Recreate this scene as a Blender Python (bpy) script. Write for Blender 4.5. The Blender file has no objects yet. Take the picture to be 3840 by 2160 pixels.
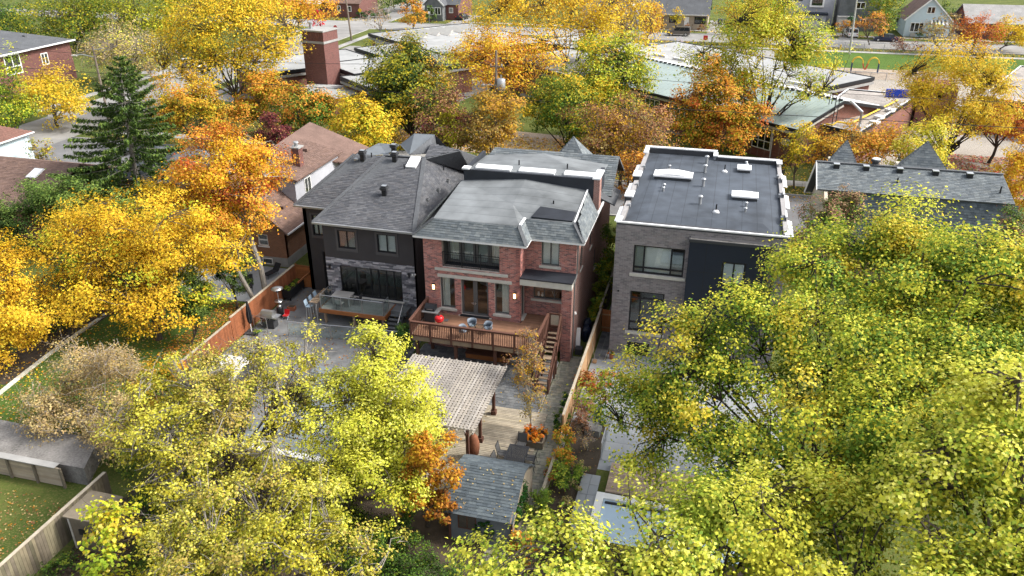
import bpy, math, random
import numpy as np
from mathutils import Vector as V, Matrix

SC = bpy.context.scene
COL = SC.collection
RAD = math.radians
random.seed(7)

# ---------------------------------------------------------------- camera
CAM_POS = V((0.0, 0.0, 27.5))
yaw, pitch, roll = RAD(-14.813), RAD(26.144), RAD(-0.153)
_f = V((math.sin(yaw) * math.cos(pitch), math.cos(yaw) * math.cos(pitch), -math.sin(pitch)))
_r = V((math.cos(yaw), -math.sin(yaw), 0.0))
_u = _r.cross(_f)
r_ = _r * math.cos(roll) + _u * math.sin(roll)
u_ = -_r * math.sin(roll) + _u * math.cos(roll)
cam = bpy.data.cameras.new('camera')
cam.sensor_width = 36.0
cam.lens = 36.0 * 3028.7 / 3840.0
cam.clip_end = 3000.0
camo = bpy.data.objects.new('camera', cam)
camo.matrix_world = Matrix(((r_.x, u_.x, -_f.x, CAM_POS.x), (r_.y, u_.y, -_f.y, CAM_POS.y), (r_.z, u_.z, -_f.z, CAM_POS.z), (0, 0, 0, 1)))
COL.objects.link(camo)
SC.camera = camo

# ---------------------------------------------------------------- sky, sun, exposure
SUN_EL, SUN_AZ = RAD(44), RAD(78)          # azimuth measured from +Y towards +X
world = bpy.data.worlds.new('World')
SC.world = world
world.use_nodes = True
wn = world.node_tree
wn.nodes.clear()
sky = wn.nodes.new('ShaderNodeTexSky')
sky.sky_type = 'NISHITA'
sky.sun_disc = False
sky.sun_elevation = SUN_EL
sky.sun_rotation = SUN_AZ
sky.dust_density = 4.0
sky.air_density = 1.0
hs = wn.nodes.new('ShaderNodeHueSaturation')   # thin overcast: the blue is washed out evenly
hs.inputs['Saturation'].default_value = 0.35
bgn = wn.nodes.new('ShaderNodeBackground')
bgn.inputs['Strength'].default_value = 0.15
wo = wn.nodes.new('ShaderNodeOutputWorld')
wn.links.new(sky.outputs[0], hs.inputs['Color'])
wn.links.new(hs.outputs[0], bgn.inputs[0])
wn.links.new(bgn.outputs[0], wo.inputs[0])
sun = bpy.data.lights.new('sun', 'SUN')
sun.energy = 2.1
sun.angle = RAD(10)
sun.color = (1.0, 0.95, 0.86)
suno = bpy.data.objects.new('sun', sun)
sd = V((math.sin(SUN_AZ) * math.cos(SUN_EL), math.cos(SUN_AZ) * math.cos(SUN_EL), math.sin(SUN_EL)))
suno.rotation_euler = sd.to_track_quat('Z', 'Y').to_euler()
COL.objects.link(suno)
SC.view_settings.view_transform = 'Standard'
SC.view_settings.look = 'None'
SC.view_settings.exposure = 1.17
SC.view_settings.gamma = 1.0
SC.view_settings.use_curve_mapping = False
SC.cycles.max_bounces = 8
SC.cycles.transparent_max_bounces = 12

# ---------------------------------------------------------------- materials
MT = {}
def pm(name, col, rough=0.75, var=0.12, scale=2.0, bump=0.0, bscale=30.0, metal=0.0, spec=0.3, tint=False, hue=0.0):
    """plain procedural material: base colour, two octaves of noise wear, optional bump and per-piece tint"""
    m = bpy.data.materials.new(name)
    m.use_nodes = True
    nt = m.node_tree; N = nt.nodes; L = nt.links
    b = N['Principled BSDF']
    b.inputs['Roughness'].default_value = rough
    b.inputs['Metallic'].default_value = metal
    b.inputs['Specular IOR Level'].default_value = spec
    g = N.new('ShaderNodeNewGeometry')
    n1 = N.new('ShaderNodeTexNoise'); n1.inputs['Scale'].default_value = scale; n1.inputs['Detail'].default_value = 5.0
    L.new(g.outputs['Position'], n1.inputs['Vector'])
    n2 = N.new('ShaderNodeTexNoise'); n2.inputs['Scale'].default_value = scale * 0.13; n2.inputs['Detail'].default_value = 3.0
    L.new(g.outputs['Position'], n2.inputs['Vector'])
    ad = N.new('ShaderNodeMath'); ad.operation = 'ADD'
    L.new(n1.outputs['Fac'], ad.inputs[0]); L.new(n2.outputs['Fac'], ad.inputs[1])
    mr = N.new('ShaderNodeMapRange')
    mr.inputs['From Min'].default_value = 0.6; mr.inputs['From Max'].default_value = 1.4
    mr.inputs['To Min'].default_value = 1 - var * 1.5; mr.inputs['To Max'].default_value = 1 + var * 1.5
    L.new(ad.outputs[0], mr.inputs['Value'])
    mx = N.new('ShaderNodeVectorMath'); mx.operation = 'MULTIPLY'
    mx.inputs[0].default_value = col[:3]
    L.new(mr.outputs['Result'], mx.inputs[1])
    out = mx.outputs[0]
    if tint:
        at = N.new('ShaderNodeAttribute'); at.attribute_name = 'tint'
        m2 = N.new('ShaderNodeVectorMath'); m2.operation = 'MULTIPLY'
        L.new(out, m2.inputs[0]); L.new(at.outputs['Color'], m2.inputs[1])
        out = m2.outputs[0]
    L.new(out, b.inputs['Base Color'])
    if bump:
        n3 = N.new('ShaderNodeTexNoise'); n3.inputs['Scale'].default_value = bscale; n3.inputs['Detail'].default_value = 4.0
        L.new(g.outputs['Position'], n3.inputs['Vector'])
        bp = N.new('ShaderNodeBump'); bp.inputs['Strength'].default_value = bump; bp.inputs['Distance'].default_value = 0.05
        L.new(n3.outputs['Fac'], bp.inputs['Height']); L.new(bp.outputs[0], b.inputs['Normal'])
    MT[name] = m
    return m

def brickmat(name, c1, c2, mortar, bw, bh, ms, axis):
    """brick texture for walls too oblique or too far to tell the bricks apart; axis = wall normal"""
    m = pm(name, c1, 0.85, 0.1, 3.0)
    nt = m.node_tree; N = nt.nodes; L = nt.links
    b = N['Principled BSDF']
    g = N.new('ShaderNodeNewGeometry')
    sp = N.new('ShaderNodeSeparateXYZ'); L.new(g.outputs['Position'], sp.inputs[0])
    cb = N.new('ShaderNodeCombineXYZ')
    if axis == 'xy':
        a = N.new('ShaderNodeMath'); a.operation = 'ADD'
        L.new(sp.outputs['X'], a.inputs[0]); L.new(sp.outputs['Y'], a.inputs[1]); L.new(a.outputs[0], cb.inputs['X'])
    else:
        L.new(sp.outputs['Y' if axis == 'x' else 'X'], cb.inputs['X'])
    L.new(sp.outputs['Z'], cb.inputs['Y'])
    t = N.new('ShaderNodeTexBrick')
    t.inputs['Scale'].default_value = 1.0
    t.inputs['Brick Width'].default_value = bw; t.inputs['Row Height'].default_value = bh
    t.inputs['Mortar Size'].default_value = ms; t.inputs['Mortar Smooth'].default_value = 0.1
    t.inputs['Color1'].default_value = (*c1, 1); t.inputs['Color2'].default_value = (*c2, 1); t.inputs['Mortar'].default_value = (*mortar, 1)
    L.new(cb.outputs[0], t.inputs['Vector'])
    ml = b.inputs['Base Color'].links[0].from_socket.node
    ml.inputs[0].default_value = (1, 1, 1)
    L.new(t.outputs['Color'], ml.inputs[0])
    bp = N.new('ShaderNodeBump'); bp.inputs['Strength'].default_value = 0.5; bp.inputs['Distance'].default_value = 0.02; bp.invert = True
    L.new(t.outputs['Fac'], bp.inputs['Height']); L.new(bp.outputs[0], b.inputs['Normal'])
    return m

def glassmat(name, col=(0.75, 0.8, 0.8), refl=0.16, rough=0.02):
    m = bpy.data.materials.new(name); m.use_nodes = True
    nt = m.node_tree; N = nt.nodes; L = nt.links; N.clear()
    o = N.new('ShaderNodeOutputMaterial'); mx = N.new('ShaderNodeMixShader')
    tr = N.new('ShaderNodeBsdfTransparent'); tr.inputs[0].default_value = (*col, 1)
    gl = N.new('ShaderNodeBsdfGlossy'); gl.inputs['Roughness'].default_value = rough
    lw = N.new('ShaderNodeLayerWeight')
    pw = N.new('ShaderNodeMath'); pw.operation = 'POWER'; pw.inputs[1].default_value = 4.0
    mr = N.new('ShaderNodeMapRange'); mr.inputs['To Min'].default_value = refl; mr.inputs['To Max'].default_value = 0.9
    L.new(lw.outputs['Facing'], pw.inputs[0]); L.new(pw.outputs[0], mr.inputs['Value']); L.new(mr.outputs[0], mx.inputs[0])
    L.new(tr.outputs[0], mx.inputs[1]); L.new(gl.outputs[0], mx.inputs[2]); L.new(mx.outputs[0], o.inputs[0])
    MT[name] = m
    return m

def leafmat(name, trans=0.4, rough=0.55):
    m = bpy.data.materials.new(name); m.use_nodes = True
    nt = m.node_tree; N = nt.nodes; L = nt.links; N.clear()
    o = N.new('ShaderNodeOutputMaterial'); mx = N.new('ShaderNodeMixShader'); mx.inputs[0].default_value = trans
    at = N.new('ShaderNodeAttribute'); at.attribute_name = 'tint'
    df = N.new('ShaderNodeBsdfPrincipled'); df.inputs['Roughness'].default_value = rough; df.inputs['Specular IOR Level'].default_value = 0.12
    tl = N.new('ShaderNodeBsdfTranslucent')
    L.new(at.outputs['Color'], df.inputs['Base Color']); L.new(at.outputs['Color'], tl.inputs['Color'])
    L.new(df.outputs[0], mx.inputs[1]); L.new(tl.outputs[0], mx.inputs[2]); L.new(mx.outputs[0], o.inputs[0])
    MT[name] = m
    return m

def emit(name, col, s):
    m = bpy.data.materials.new(name); m.use_nodes = True
    b = m.node_tree.nodes['Principled BSDF']
    b.inputs['Base Color'].default_value = (*col, 1); b.inputs['Emission Color'].default_value = (*col, 1); b.inputs['Emission Strength'].default_value = s
    MT[name] = m

def seammat(name, col, axis, pitch_m, width, dark=0.55, rough=0.6, var=0.14):
    """membrane / sheet roofing or board texture with thin lap seams every pitch_m along one axis"""
    m = pm(name, col, rough, var, 0.9, 0.05, 60)
    nt = m.node_tree; N = nt.nodes; L = nt.links; b = N['Principled BSDF']
    g = N.new('ShaderNodeNewGeometry'); sp = N.new('ShaderNodeSeparateXYZ'); L.new(g.outputs['Position'], sp.inputs[0])
    w = N.new('ShaderNodeMath'); w.operation = 'MODULO'
    a = N.new('ShaderNodeMath'); a.operation = 'ADD'; a.inputs[1].default_value = 500.0 * pitch_m
    L.new(sp.outputs[axis], a.inputs[0]); L.new(a.outputs[0], w.inputs[0]); w.inputs[1].default_value = pitch_m
    lt = N.new('ShaderNodeMath'); lt.operation = 'LESS_THAN'; lt.inputs[1].default_value = width
    L.new(w.outputs[0], lt.inputs[0])
    mr = N.new('ShaderNodeMapRange'); mr.inputs['To Min'].default_value = 1.0; mr.inputs['To Max'].default_value = dark
    L.new(lt.outputs[0], mr.inputs['Value'])
    old = b.inputs['Base Color'].links[0].from_socket
    m2 = N.new('ShaderNodeVectorMath'); m2.operation = 'MULTIPLY'
    L.new(old, m2.inputs[0]); L.new(mr.outputs[0], m2.inputs[1]); L.new(m2.outputs[0], b.inputs['Base Color'])
    return m

pm('white_paint', (0.78, 0.78, 0.76), 0.5, 0.05)
pm('white_metal', (0.66, 0.67, 0.68), 0.35, 0.04)
pm('off_white', (0.48, 0.465, 0.43), 0.7, 0.08)
pm('lime_stone', (0.46, 0.45, 0.41), 0.8, 0.12, 3)
pm('black_metal', (0.016, 0.017, 0.02), 0.45, 0.1)
pm('charcoal', (0.045, 0.047, 0.052), 0.6, 0.12)
pm('frame_grey', (0.10, 0.10, 0.10), 0.5, 0.08)
pm('steel', (0.55, 0.56, 0.57), 0.3, 0.05, metal=0.9)
pm('galvanised', (0.36, 0.37, 0.38), 0.45, 0.1, metal=0.6)
pm('concrete', (0.30, 0.295, 0.285), 0.85, 0.14, 1.2, 0.2)
pm('pale_concrete', (0.25, 0.265, 0.28), 0.8, 0.12, 1.0, 0.1)
seammat('patio_grey', (0.15, 0.154, 0.158), 'Y', 2.4, 0.03, 0.6, 0.7, 0.42)
pm('asphalt', (0.15, 0.15, 0.155), 0.9, 0.18, 0.8, 0.2)
pm('old_asphalt', (0.235, 0.23, 0.222), 0.9, 0.22, 0.35, 0.2)
pm('gravel', (0.20, 0.19, 0.18), 0.95, 0.35, 9.0, 0.6, 40)
pm('soil', (0.06, 0.045, 0.032), 0.95, 0.4, 2.0, 0.5)
pm('interior_dark', (0.06, 0.058, 0.055), 0.9, 0.2)
pm('interior_wall', (0.33, 0.31, 0.28), 0.9, 0.1)
pm('interior_floor', (0.30, 0.17, 0.085), 0.5, 0.15, 5)
pm('curtain', (0.74, 0.72, 0.66), 0.9, 0.06, 6)
pm('blind_or_back', (0.70, 0.70, 0.68), 0.8, 0.06, 4)
pm('blind_dim', (0.36, 0.38, 0.37), 0.8, 0.1, 4)
pm('stucco', (0.055, 0.051, 0.053), 0.9, 0.10, 1.5, 0.15, 50)
pm('stucco_trim', (0.085, 0.080, 0.082), 0.9, 0.08, 1.5)
pm('mortar_light', (0.42, 0.36, 0.33), 0.95, 0.15, 4)
pm('mortar_grey', (0.30, 0.28, 0.28), 0.95, 0.12, 4)
pm('brick_red', (0.37, 0.168, 0.145), 0.85, 0.12, 5, tint=True)
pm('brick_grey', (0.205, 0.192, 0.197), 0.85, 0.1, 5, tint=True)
pm('stone_clad', (0.19, 0.19, 0.21), 0.85, 0.25, 7, 0.4, 25, tint=True)
pm('shingle_grey', (0.082, 0.084, 0.092), 0.92, 0.14, 5, 0.3, 90, tint=True)
pm('shingle_blue', (0.125, 0.14, 0.148), 0.92, 0.14, 5, 0.3, 90, tint=True)
pm('shingle_slate', (0.083, 0.10, 0.112), 0.92, 0.14, 5, 0.3, 90, tint=True)
pm('shingle_brown', (0.155, 0.10, 0.082), 0.92, 0.14, 5, 0.3, 90, tint=True)
pm('roof_brown', (0.155, 0.10, 0.082), 0.92, 0.2, 6, 0.3)
pm('roof_grey', (0.085, 0.09, 0.098), 0.92, 0.2, 6, 0.3)
pm('roof_pale', (0.26, 0.255, 0.25), 0.9, 0.2, 5, 0.3)
pm('gravel_roof', (0.28, 0.255, 0.235), 0.95, 0.3, 3.0, 0.4)
seammat('membrane_blue', (0.052, 0.062, 0.078), 'X', 0.92, 0.035, 0.5, 0.6, 0.36)
seammat('membrane_grey', (0.130, 0.140, 0.146), 'Y', 0.95, 0.04, 0.55, 0.6, 0.34)
pm('membrane_plain', (0.125, 0.14, 0.155), 0.7, 0.16, 1.0)
pm('membrane_dark', (0.02, 0.023, 0.03), 0.55, 0.25, 1.2)
pm('school_roof', (0.29, 0.295, 0.295), 0.85, 0.18, 0.6)
pm('panel_navy', (0.014, 0.02, 0.033), 0.55, 0.08, 1)
pm('deck_brown', (0.10, 0.046, 0.032), 0.75, 0.12, 4, tint=True)
pm('deck_floor', (0.215, 0.115, 0.072), 0.75, 0.14, 3, tint=True)
pm('tread_wood', (0.25, 0.185, 0.13), 0.85, 0.16, 4, tint=True)
pm('weathered_wood', (0.36, 0.315, 0.245), 0.9, 0.18, 4, 0.2, 40, tint=True)
pm('grey_slat', (0.30, 0.275, 0.25), 0.9, 0.16, 4, tint=True)
pm('fence_red', (0.26, 0.092, 0.04), 0.8, 0.14, 3, tint=True)
pm('fence_orange', (0.30, 0.115, 0.04), 0.75, 0.12, 3, tint=True)
pm('fence_tan', (0.33, 0.20, 0.105), 0.85, 0.16, 3, tint=True)
pm('fence_old', (0.16, 0.135, 0.10), 0.95, 0.22, 3, tint=True)
pm('wall_tan', (0.33, 0.275, 0.21), 0.9, 0.14, 2, tint=True)
pm('paver', (0.27, 0.26, 0.215), 0.9, 0.2, 4, 0.2, 30, tint=True)
pm('paver_dark', (0.125, 0.13, 0.135), 0.9, 0.2, 4, 0.2, 30, tint=True)
pm('siding_white', (0.38, 0.39, 0.43), 0.6, 0.05, tint=True)
pm('siding_blue', (0.50, 0.60, 0.66), 0.6, 0.05, tint=True)
pm('cream_wall', (0.55, 0.50, 0.40), 0.85, 0.08)
pm('bark', (0.085, 0.068, 0.052), 0.95, 0.35, 6, 0.6, 30)
pm('bark_grey', (0.21, 0.19, 0.165), 0.95, 0.3, 6, 0.5, 30)
pm('bark_dark', (0.04, 0.033, 0.027), 0.95, 0.35, 6, 0.6, 30)
pm('twig_pale', (0.36, 0.31, 0.27), 0.95, 0.2, 6)
pm('cloth_black', (0.018, 0.018, 0.021), 0.9, 0.2, 6)
pm('skin', (0.45, 0.27, 0.19), 0.6, 0.05)
pm('hair', (0.03, 0.022, 0.017), 0.7, 0.2)
pm('rubber', (0.02, 0.02, 0.02), 0.85, 0.1)
pm('red_enamel', (0.55, 0.018, 0.022), 0.25, 0.04)
pm('red_paint', (0.50, 0.03, 0.03), 0.5, 0.06)
pm('yellow_paint', (0.65, 0.42, 0.03), 0.5, 0.06)
pm('navy_paint', (0.02, 0.035, 0.10), 0.5, 0.06)
pm('royal_blue', (0.02, 0.06, 0.42), 0.6, 0.08)
pm('terracotta', (0.36, 0.13, 0.07), 0.8, 0.12)
pm('wicker', (0.22, 0.085, 0.045), 0.8, 0.25, 25, 0.5, 60)
pm('chair_blue', (0.16, 0.19, 0.23), 0.6, 0.06)
pm('pale_blue', (0.45, 0.58, 0.70), 0.6, 0.05)
pm('plank_tan', (0.34, 0.26, 0.20), 0.85, 0.15, 3, tint=True)
pm('tarp', (0.01, 0.016, 0.035), 0.3, 0.4, 8, 0.6, 12)
pm('pool_cover', (0.16, 0.185, 0.20), 0.35, 0.2, 1.2)
pm('pole_wood', (0.19, 0.155, 0.125), 0.95, 0.25, 5)
pm('pole_concrete', (0.40, 0.39, 0.37), 0.9, 0.1, 3)
pm('hoop_white', (0.78, 0.78, 0.78), 0.5, 0.03)
glassmat('glass_window', (0.88, 0.91, 0.91), 0.08)
glassmat('glass_dark', (0.45, 0.5, 0.52), 0.10)
glassmat('glass_rail', (0.90, 0.955, 0.95), 0.07)
leafmat('leaf', 0.30)
leafmat('needle', 0.15)
leafmat('litter', 0.1, 0.8)
emit('lamp_glow', (1.0, 0.62, 0.25), 3.5)
brickmat('brick_side_x', (0.34, 0.15, 0.12), (0.24, 0.095, 0.075), (0.36, 0.29, 0.26), 0.235, 0.078, 0.014, 'x')
brickmat('brick_side_y', (0.30, 0.125, 0.095), (0.20, 0.08, 0.065), (0.34, 0.27, 0.24), 0.235, 0.078, 0.014, 'y')
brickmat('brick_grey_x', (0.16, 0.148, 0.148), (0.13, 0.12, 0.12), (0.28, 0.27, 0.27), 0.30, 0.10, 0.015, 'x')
brickmat('brick_orange_x', (0.29, 0.115, 0.055), (0.22, 0.085, 0.045), (0.27, 0.20, 0.15), 0.235, 0.078, 0.012, 'x')
brickmat('brick_orange_y', (0.29, 0.115, 0.055), (0.22, 0.085, 0.045), (0.27, 0.20, 0.15), 0.235, 0.078, 0.012, 'y')
brickmat('brick_school', (0.23, 0.075, 0.052), (0.15, 0.052, 0.038), (0.22, 0.16, 0.13), 0.26, 0.085, 0.012, 'xy')
brickmat('brick_dark', (0.17, 0.062, 0.052), (0.11, 0.042, 0.038), (0.18, 0.12, 0.105), 0.26, 0.085, 0.01, 'xy')

# ---------------------------------------------------------------- geometry helpers
WL = {}                                     # world location of every parent object
def link(o, parent=None):
    COL.objects.link(o)
    if parent is not None:
        o.parent = parent
    return o
def tag(o, label=None, cat=None, group=None, kind=None):
    if label: o['label'] = label
    if cat: o['category'] = cat
    if group: o['group'] = group
    if kind: o['kind'] = kind
    return o
def thing(name, label, cat, loc=(0, 0, 0), group=None, rz=0.0):
    o = bpy.data.objects.new(name, None)
    o.empty_display_size = 0.3
    o.location = loc
    o.rotation_euler = (0, 0, rz)
    link(o); WL[o.name] = V(loc)
    return tag(o, label, cat, group)

class MB:
    def __init__(s): s.v = []; s.f = []; s.t = []
    def _add(s, vs, fs, tint=None):
        k = len(s.v); s.v.extend([tuple(p) for p in vs])
        for f in fs:
            s.f.append([i + k for i in f]); s.t.append(tint or (1, 1, 1))
        return s
    def obox(s, o, a, b, c, tint=None):
        o, a, b, c = V(o), V(a), V(b), V(c)
        if a.cross(b).dot(c) < 0: o = o + c; c = -c
        vs = [o, o + a, o + a + b, o + b, o + c, o + a + c, o + a + b + c, o + b + c]
        return s._add(vs, [(3, 2, 1, 0), (4, 5, 6, 7), (0, 1, 5, 4), (1, 2, 6, 5), (2, 3, 7, 6), (3, 0, 4, 7)], tint)
    def box(s, p, q, tint=None):
        x0, x1 = sorted((p[0], q[0])); y0, y1 = sorted((p[1], q[1])); z0, z1 = sorted((p[2], q[2]))
        return s.obox((x0, y0, z0), (x1 - x0, 0, 0), (0, y1 - y0, 0), (0, 0, z1 - z0), tint)
    def cbox(s, c, sx, sy, sz, rz=0.0, tint=None):
        u = V((math.cos(rz), math.sin(rz), 0)) * sx; w = V((-math.sin(rz), math.cos(rz), 0)) * sy
        return s.obox(V(c) - u / 2 - w / 2, u, w, (0, 0, sz), tint)
    def beam(s, p, q, w, h, tint=None, up=(0, 0, 1)):
        p, q = V(p), V(q); d = q - p
        sd = d.cross(V(up))
        if sd.length < 1e-6: sd = V((1, 0, 0))
        sd = sd.normalized(); upv = sd.cross(d).normalized()
        return s.obox(p - sd * w / 2 - upv * h / 2, d, sd * w, upv * h, tint)
    def poly(s, pts, tint=None):
        return s._add(pts, [tuple(range(len(pts)))], tint)
    def slab(s, pts, th, tint=None):
        pts = [V(p) for p in pts]; n = (pts[1] - pts[0]).cross(pts[2] - pts[0]).normalized()
        if n.z < 0: pts = pts[::-1]; n = -n
        k = len(pts); vs = pts + [p - n * th for p in pts]
        fs = [tuple(range(k)), tuple(range(2 * k - 1, k - 1, -1))] + [(i, i + k, (i + 1) % k + k, (i + 1) % k) for i in range(k)]
        return s._add(vs, fs, tint)
    def prism(s, pts, z0, z1, tint=None):
        a = sum(pts[i][0] * pts[(i + 1) % len(pts)][1] - pts[(i + 1) % len(pts)][0] * pts[i][1] for i in range(len(pts)))
        if a < 0: pts = pts[::-1]
        k = len(pts); vs = [(x, y, z1) for x, y in pts] + [(x, y, z0) for x, y in pts]
        fs = [tuple(range(k)), tuple(range(2 * k - 1, k - 1, -1))] + [(i, i + k, (i + 1) % k + k, (i + 1) % k) for i in range(k)]
        return s._add(vs, fs, tint)
    def extr(s, pts, d, tint=None):
        """planar outline pushed along d"""
        pts = [V(p) for p in pts]; d = V(d); k = len(pts)
        n = (pts[1] - pts[0]).cross(pts[2] - pts[0])
        if n.dot(d) < 0: pts = pts[::-1]
        vs = [p + d for p in pts] + pts
        fs = [tuple(range(k)), tuple(range(2 * k - 1, k - 1, -1))] + [(i, i + k, (i + 1) % k + k, (i + 1) % k) for i in range(k)]
        return s._add(vs, fs, tint)
    def tube(s, pts, r, n=6, tint=None):
        pts = [V(p) for p in pts]; rs = r if isinstance(r, (list, tuple)) else [r] * len(pts)
        vs = []; k = len(pts); ref = None
        for i, p in enumerate(pts):
            d = (pts[min(i + 1, k - 1)] - pts[max(i - 1, 0)]).normalized()
            a = V((0, 0, 1)) if abs(d.z) < 0.9 else V((1, 0, 0))
            x = d.cross(a).normalized()
            if ref is not None and abs(d.dot(ref)) < 0.95: x = (ref - d * ref.dot(d)).normalized()
            ref = x; y = d.cross(x)
            for j in range(n):
                an = 2 * math.pi * j / n
                vs.append(p + (x * math.cos(an) + y * math.sin(an)) * rs[i])
        fs = []
        for i in range(k - 1):
            for j in range(n):
                fs.append((i * n + j, i * n + (j + 1) % n, (i + 1) * n + (j + 1) % n, (i + 1) * n + j))
        fs.append(tuple(range(n - 1, -1, -1))); fs.append(tuple(range((k - 1) * n, k * n)))
        return s._add(vs, fs, tint)
    def lathe(s, c, prof, n=12, tint=None, sx=1.0, sy=1.0):
        c = V(c); vs = []; fs = []
        for r, z in prof:
            for j in range(n):
                a = 2 * math.pi * j / n
                vs.append((c.x + r * math.cos(a) * sx, c.y + r * math.sin(a) * sy, c.z + z))
        k = len(prof)
        for i in range(k - 1):
            for j in range(n):
                fs.append((i * n + j, i * n + (j + 1) % n, (i + 1) * n + (j + 1) % n, (i + 1) * n + j))
        fs.append(tuple(range(n - 1, -1, -1))); fs.append(tuple(range((k - 1) * n, k * n)))
        return s._add(vs, fs, tint)
    def build(s, name, mat, parent=None, smooth=False, kind=None, local=False):
        me = bpy.data.meshes.new(name)
        off = V((0, 0, 0))
        if parent is not None and not local: off = WL.get(parent.name, off)
        me.from_pydata([(x - off.x, y - off.y, z - off.z) for x, y, z in s.v], [], s.f)
        me.materials.append(MT[mat] if isinstance(mat, str) else mat)
        a = me.attributes.new('tint', 'FLOAT_COLOR', 'FACE')
        a.data.foreach_set('color', np.array([(t[0], t[1], t[2], 1.0) for t in s.t], dtype=np.float32).ravel())
        if smooth: me.polygons.foreach_set('use_smooth', [True] * len(me.polygons))
        me.update()
        o = bpy.data.objects.new(name, me)
        link(o, parent); WL[o.name] = off
        if kind: o['kind'] = kind
        return o

def copy_tree(o, parent=None):
    c = o.copy(); COL.objects.link(c); c.parent = parent
    for ch in [k for k in o.children]:
        copy_tree(ch, c)
    return c

# units for repeated small pieces (x along u, y along v, z out of the surface)
UNITS = {
    'wedge': ([(0, 0, 0), (1, 0, 0), (1, 1, 0), (0, 1, 0), (0, 0, 1), (1, 0, 1), (1, 1, .12), (0, 1, .12)], [(4, 5, 6, 7), (0, 1, 5, 4), (1, 2, 6, 5), (3, 0, 4, 7)]),
    'block': ([(0, 0, 0), (1, 0, 0), (1, 1, 0), (0, 1, 0), (0, 0, 1), (1, 0, 1), (1, 1, 1), (0, 1, 1)], [(4, 5, 6, 7), (0, 1, 5, 4), (1, 2, 6, 5), (2, 3, 7, 6), (3, 0, 4, 7)]),
    'stave': ([(0, 0, 0), (1, 0, 0), (1, 1, 0), (0, 1, 0), (0, 0, 1), (1, 0, 1), (1, 1, 1), (0, 1, 1)], [(3, 2, 1, 0), (4, 5, 6, 7), (0, 1, 5, 4), (1, 2, 6, 5), (2, 3, 7, 6), (3, 0, 4, 7)]),
}
_UC = {}
def unit_mesh(unit, mat, tint):
    k = (unit, mat, tint)
    if k not in _UC:
        me = bpy.data.meshes.new(unit)
        me.from_pydata(UNITS[unit][0], [], UNITS[unit][1])
        me.materials.append(MT[mat])
        a = me.attributes.new('tint', 'FLOAT_COLOR', 'FACE')
        a.data.foreach_set('color', np.array([(*tint, 1.0)] * len(UNITS[unit][1]), dtype=np.float32).ravel())
        _UC[k] = me
    return _UC[k]

def pieces(name, rest, unit, mats, mat, parent, tints, limit=300):
    """mats: list of (origin, U, V, N). The ones nearest the camera become objects, the others one mesh"""
    if not mats: return
    rng = random.Random(len(mats) * 7 + 3)
    mats = sorted(mats, key=lambda m: (V(m[0]) - CAM_POS).length)
    off = WL.get(parent.name, V((0, 0, 0)))
    for o, U, W, N in mats[:limit]:
        me = unit_mesh(unit, mat, rng.choice(tints))
        ob = bpy.data.objects.new(name, me)
        p = V(o) - off
        ob.parent = parent
        ob.matrix_local = Matrix(((U[0], W[0], N[0], p.x), (U[1], W[1], N[1], p.y), (U[2], W[2], N[2], p.z), (0, 0, 0, 1)))
        COL.objects.link(ob)
    if len(mats) > limit:
        b = MB(); uv, uf = UNITS[unit]
        for o, U, W, N in mats[limit:]:
            o, U, W, N = V(o), V(U), V(W), V(N)
            b._add([o + U * x + W * y + N * z for x, y, z in uv], uf, rng.choice(tints))
        b.build(rest, mat, parent, kind='stuff')

def scan(poly, v):
    xs = []
    for i in range(len(poly)):
        (a, b), (c, d) = poly[i], poly[(i + 1) % len(poly)]
        if (b <= v) != (d <= v): xs.append(a + (v - b) * (c - a) / (d - b))
    xs.sort()
    return list(zip(xs[::2], xs[1::2]))

def shingle_list(pts, e=0.2, w=0.38, th=0.022, seed=1):
    rng = random.Random(seed)
    pts = [V(p) for p in pts]; n = (pts[1] - pts[0]).cross(pts[2] - pts[0]).normalized()
    if n.z < 0: n = -n
    u = V((0, 0, 1)).cross(n).normalized(); v = n.cross(u)
    if v.z < 0: u, v = -u, -v
    p0 = pts[0]
    pl = [((p - p0).dot(u), (p - p0).dot(v)) for p in pts]
    v0, v1 = min(p[1] for p in pl), max(p[1] for p in pl)
    out = []; y = v0
    while y < v1 - 0.02:
        h = min(e, v1 - y)
        for a, b in scan(pl, y + h * 0.5):
            x = a - rng.random() * w * 0.0; off = rng.random() * w
            x1 = a + off if off > 0.06 else a + w
            while x < b - 0.02:
                x1 = min(x1, b)
                t = th * rng.uniform(0.75, 1.35)
                out.append((p0 + u * x + v * (y - 0.01) + n * 0.003, u * (x1 - x - 0.006), v * (h + 0.02), n * t))
                x = x1; x1 = x + w * rng.uniform(0.7, 1.3)
        y += e
    return out

def roof(parent, name, planes, mat_sh, mat_slab, tints, e=0.2, w=0.38, limit=0, th=0.12, edge='white_metal'):
    """roof deck slabs + laid shingles"""
    b = MB(); lst = []
    for i, p in enumerate(planes):
        b.slab(p, th); lst += shingle_list(p, e, w, seed=i + 5)
    r = b.build(name, mat_slab, parent)
    pieces('shingle', 'shingle_courses', 'wedge', lst, mat_sh, r, tints, limit)
    return r

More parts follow.
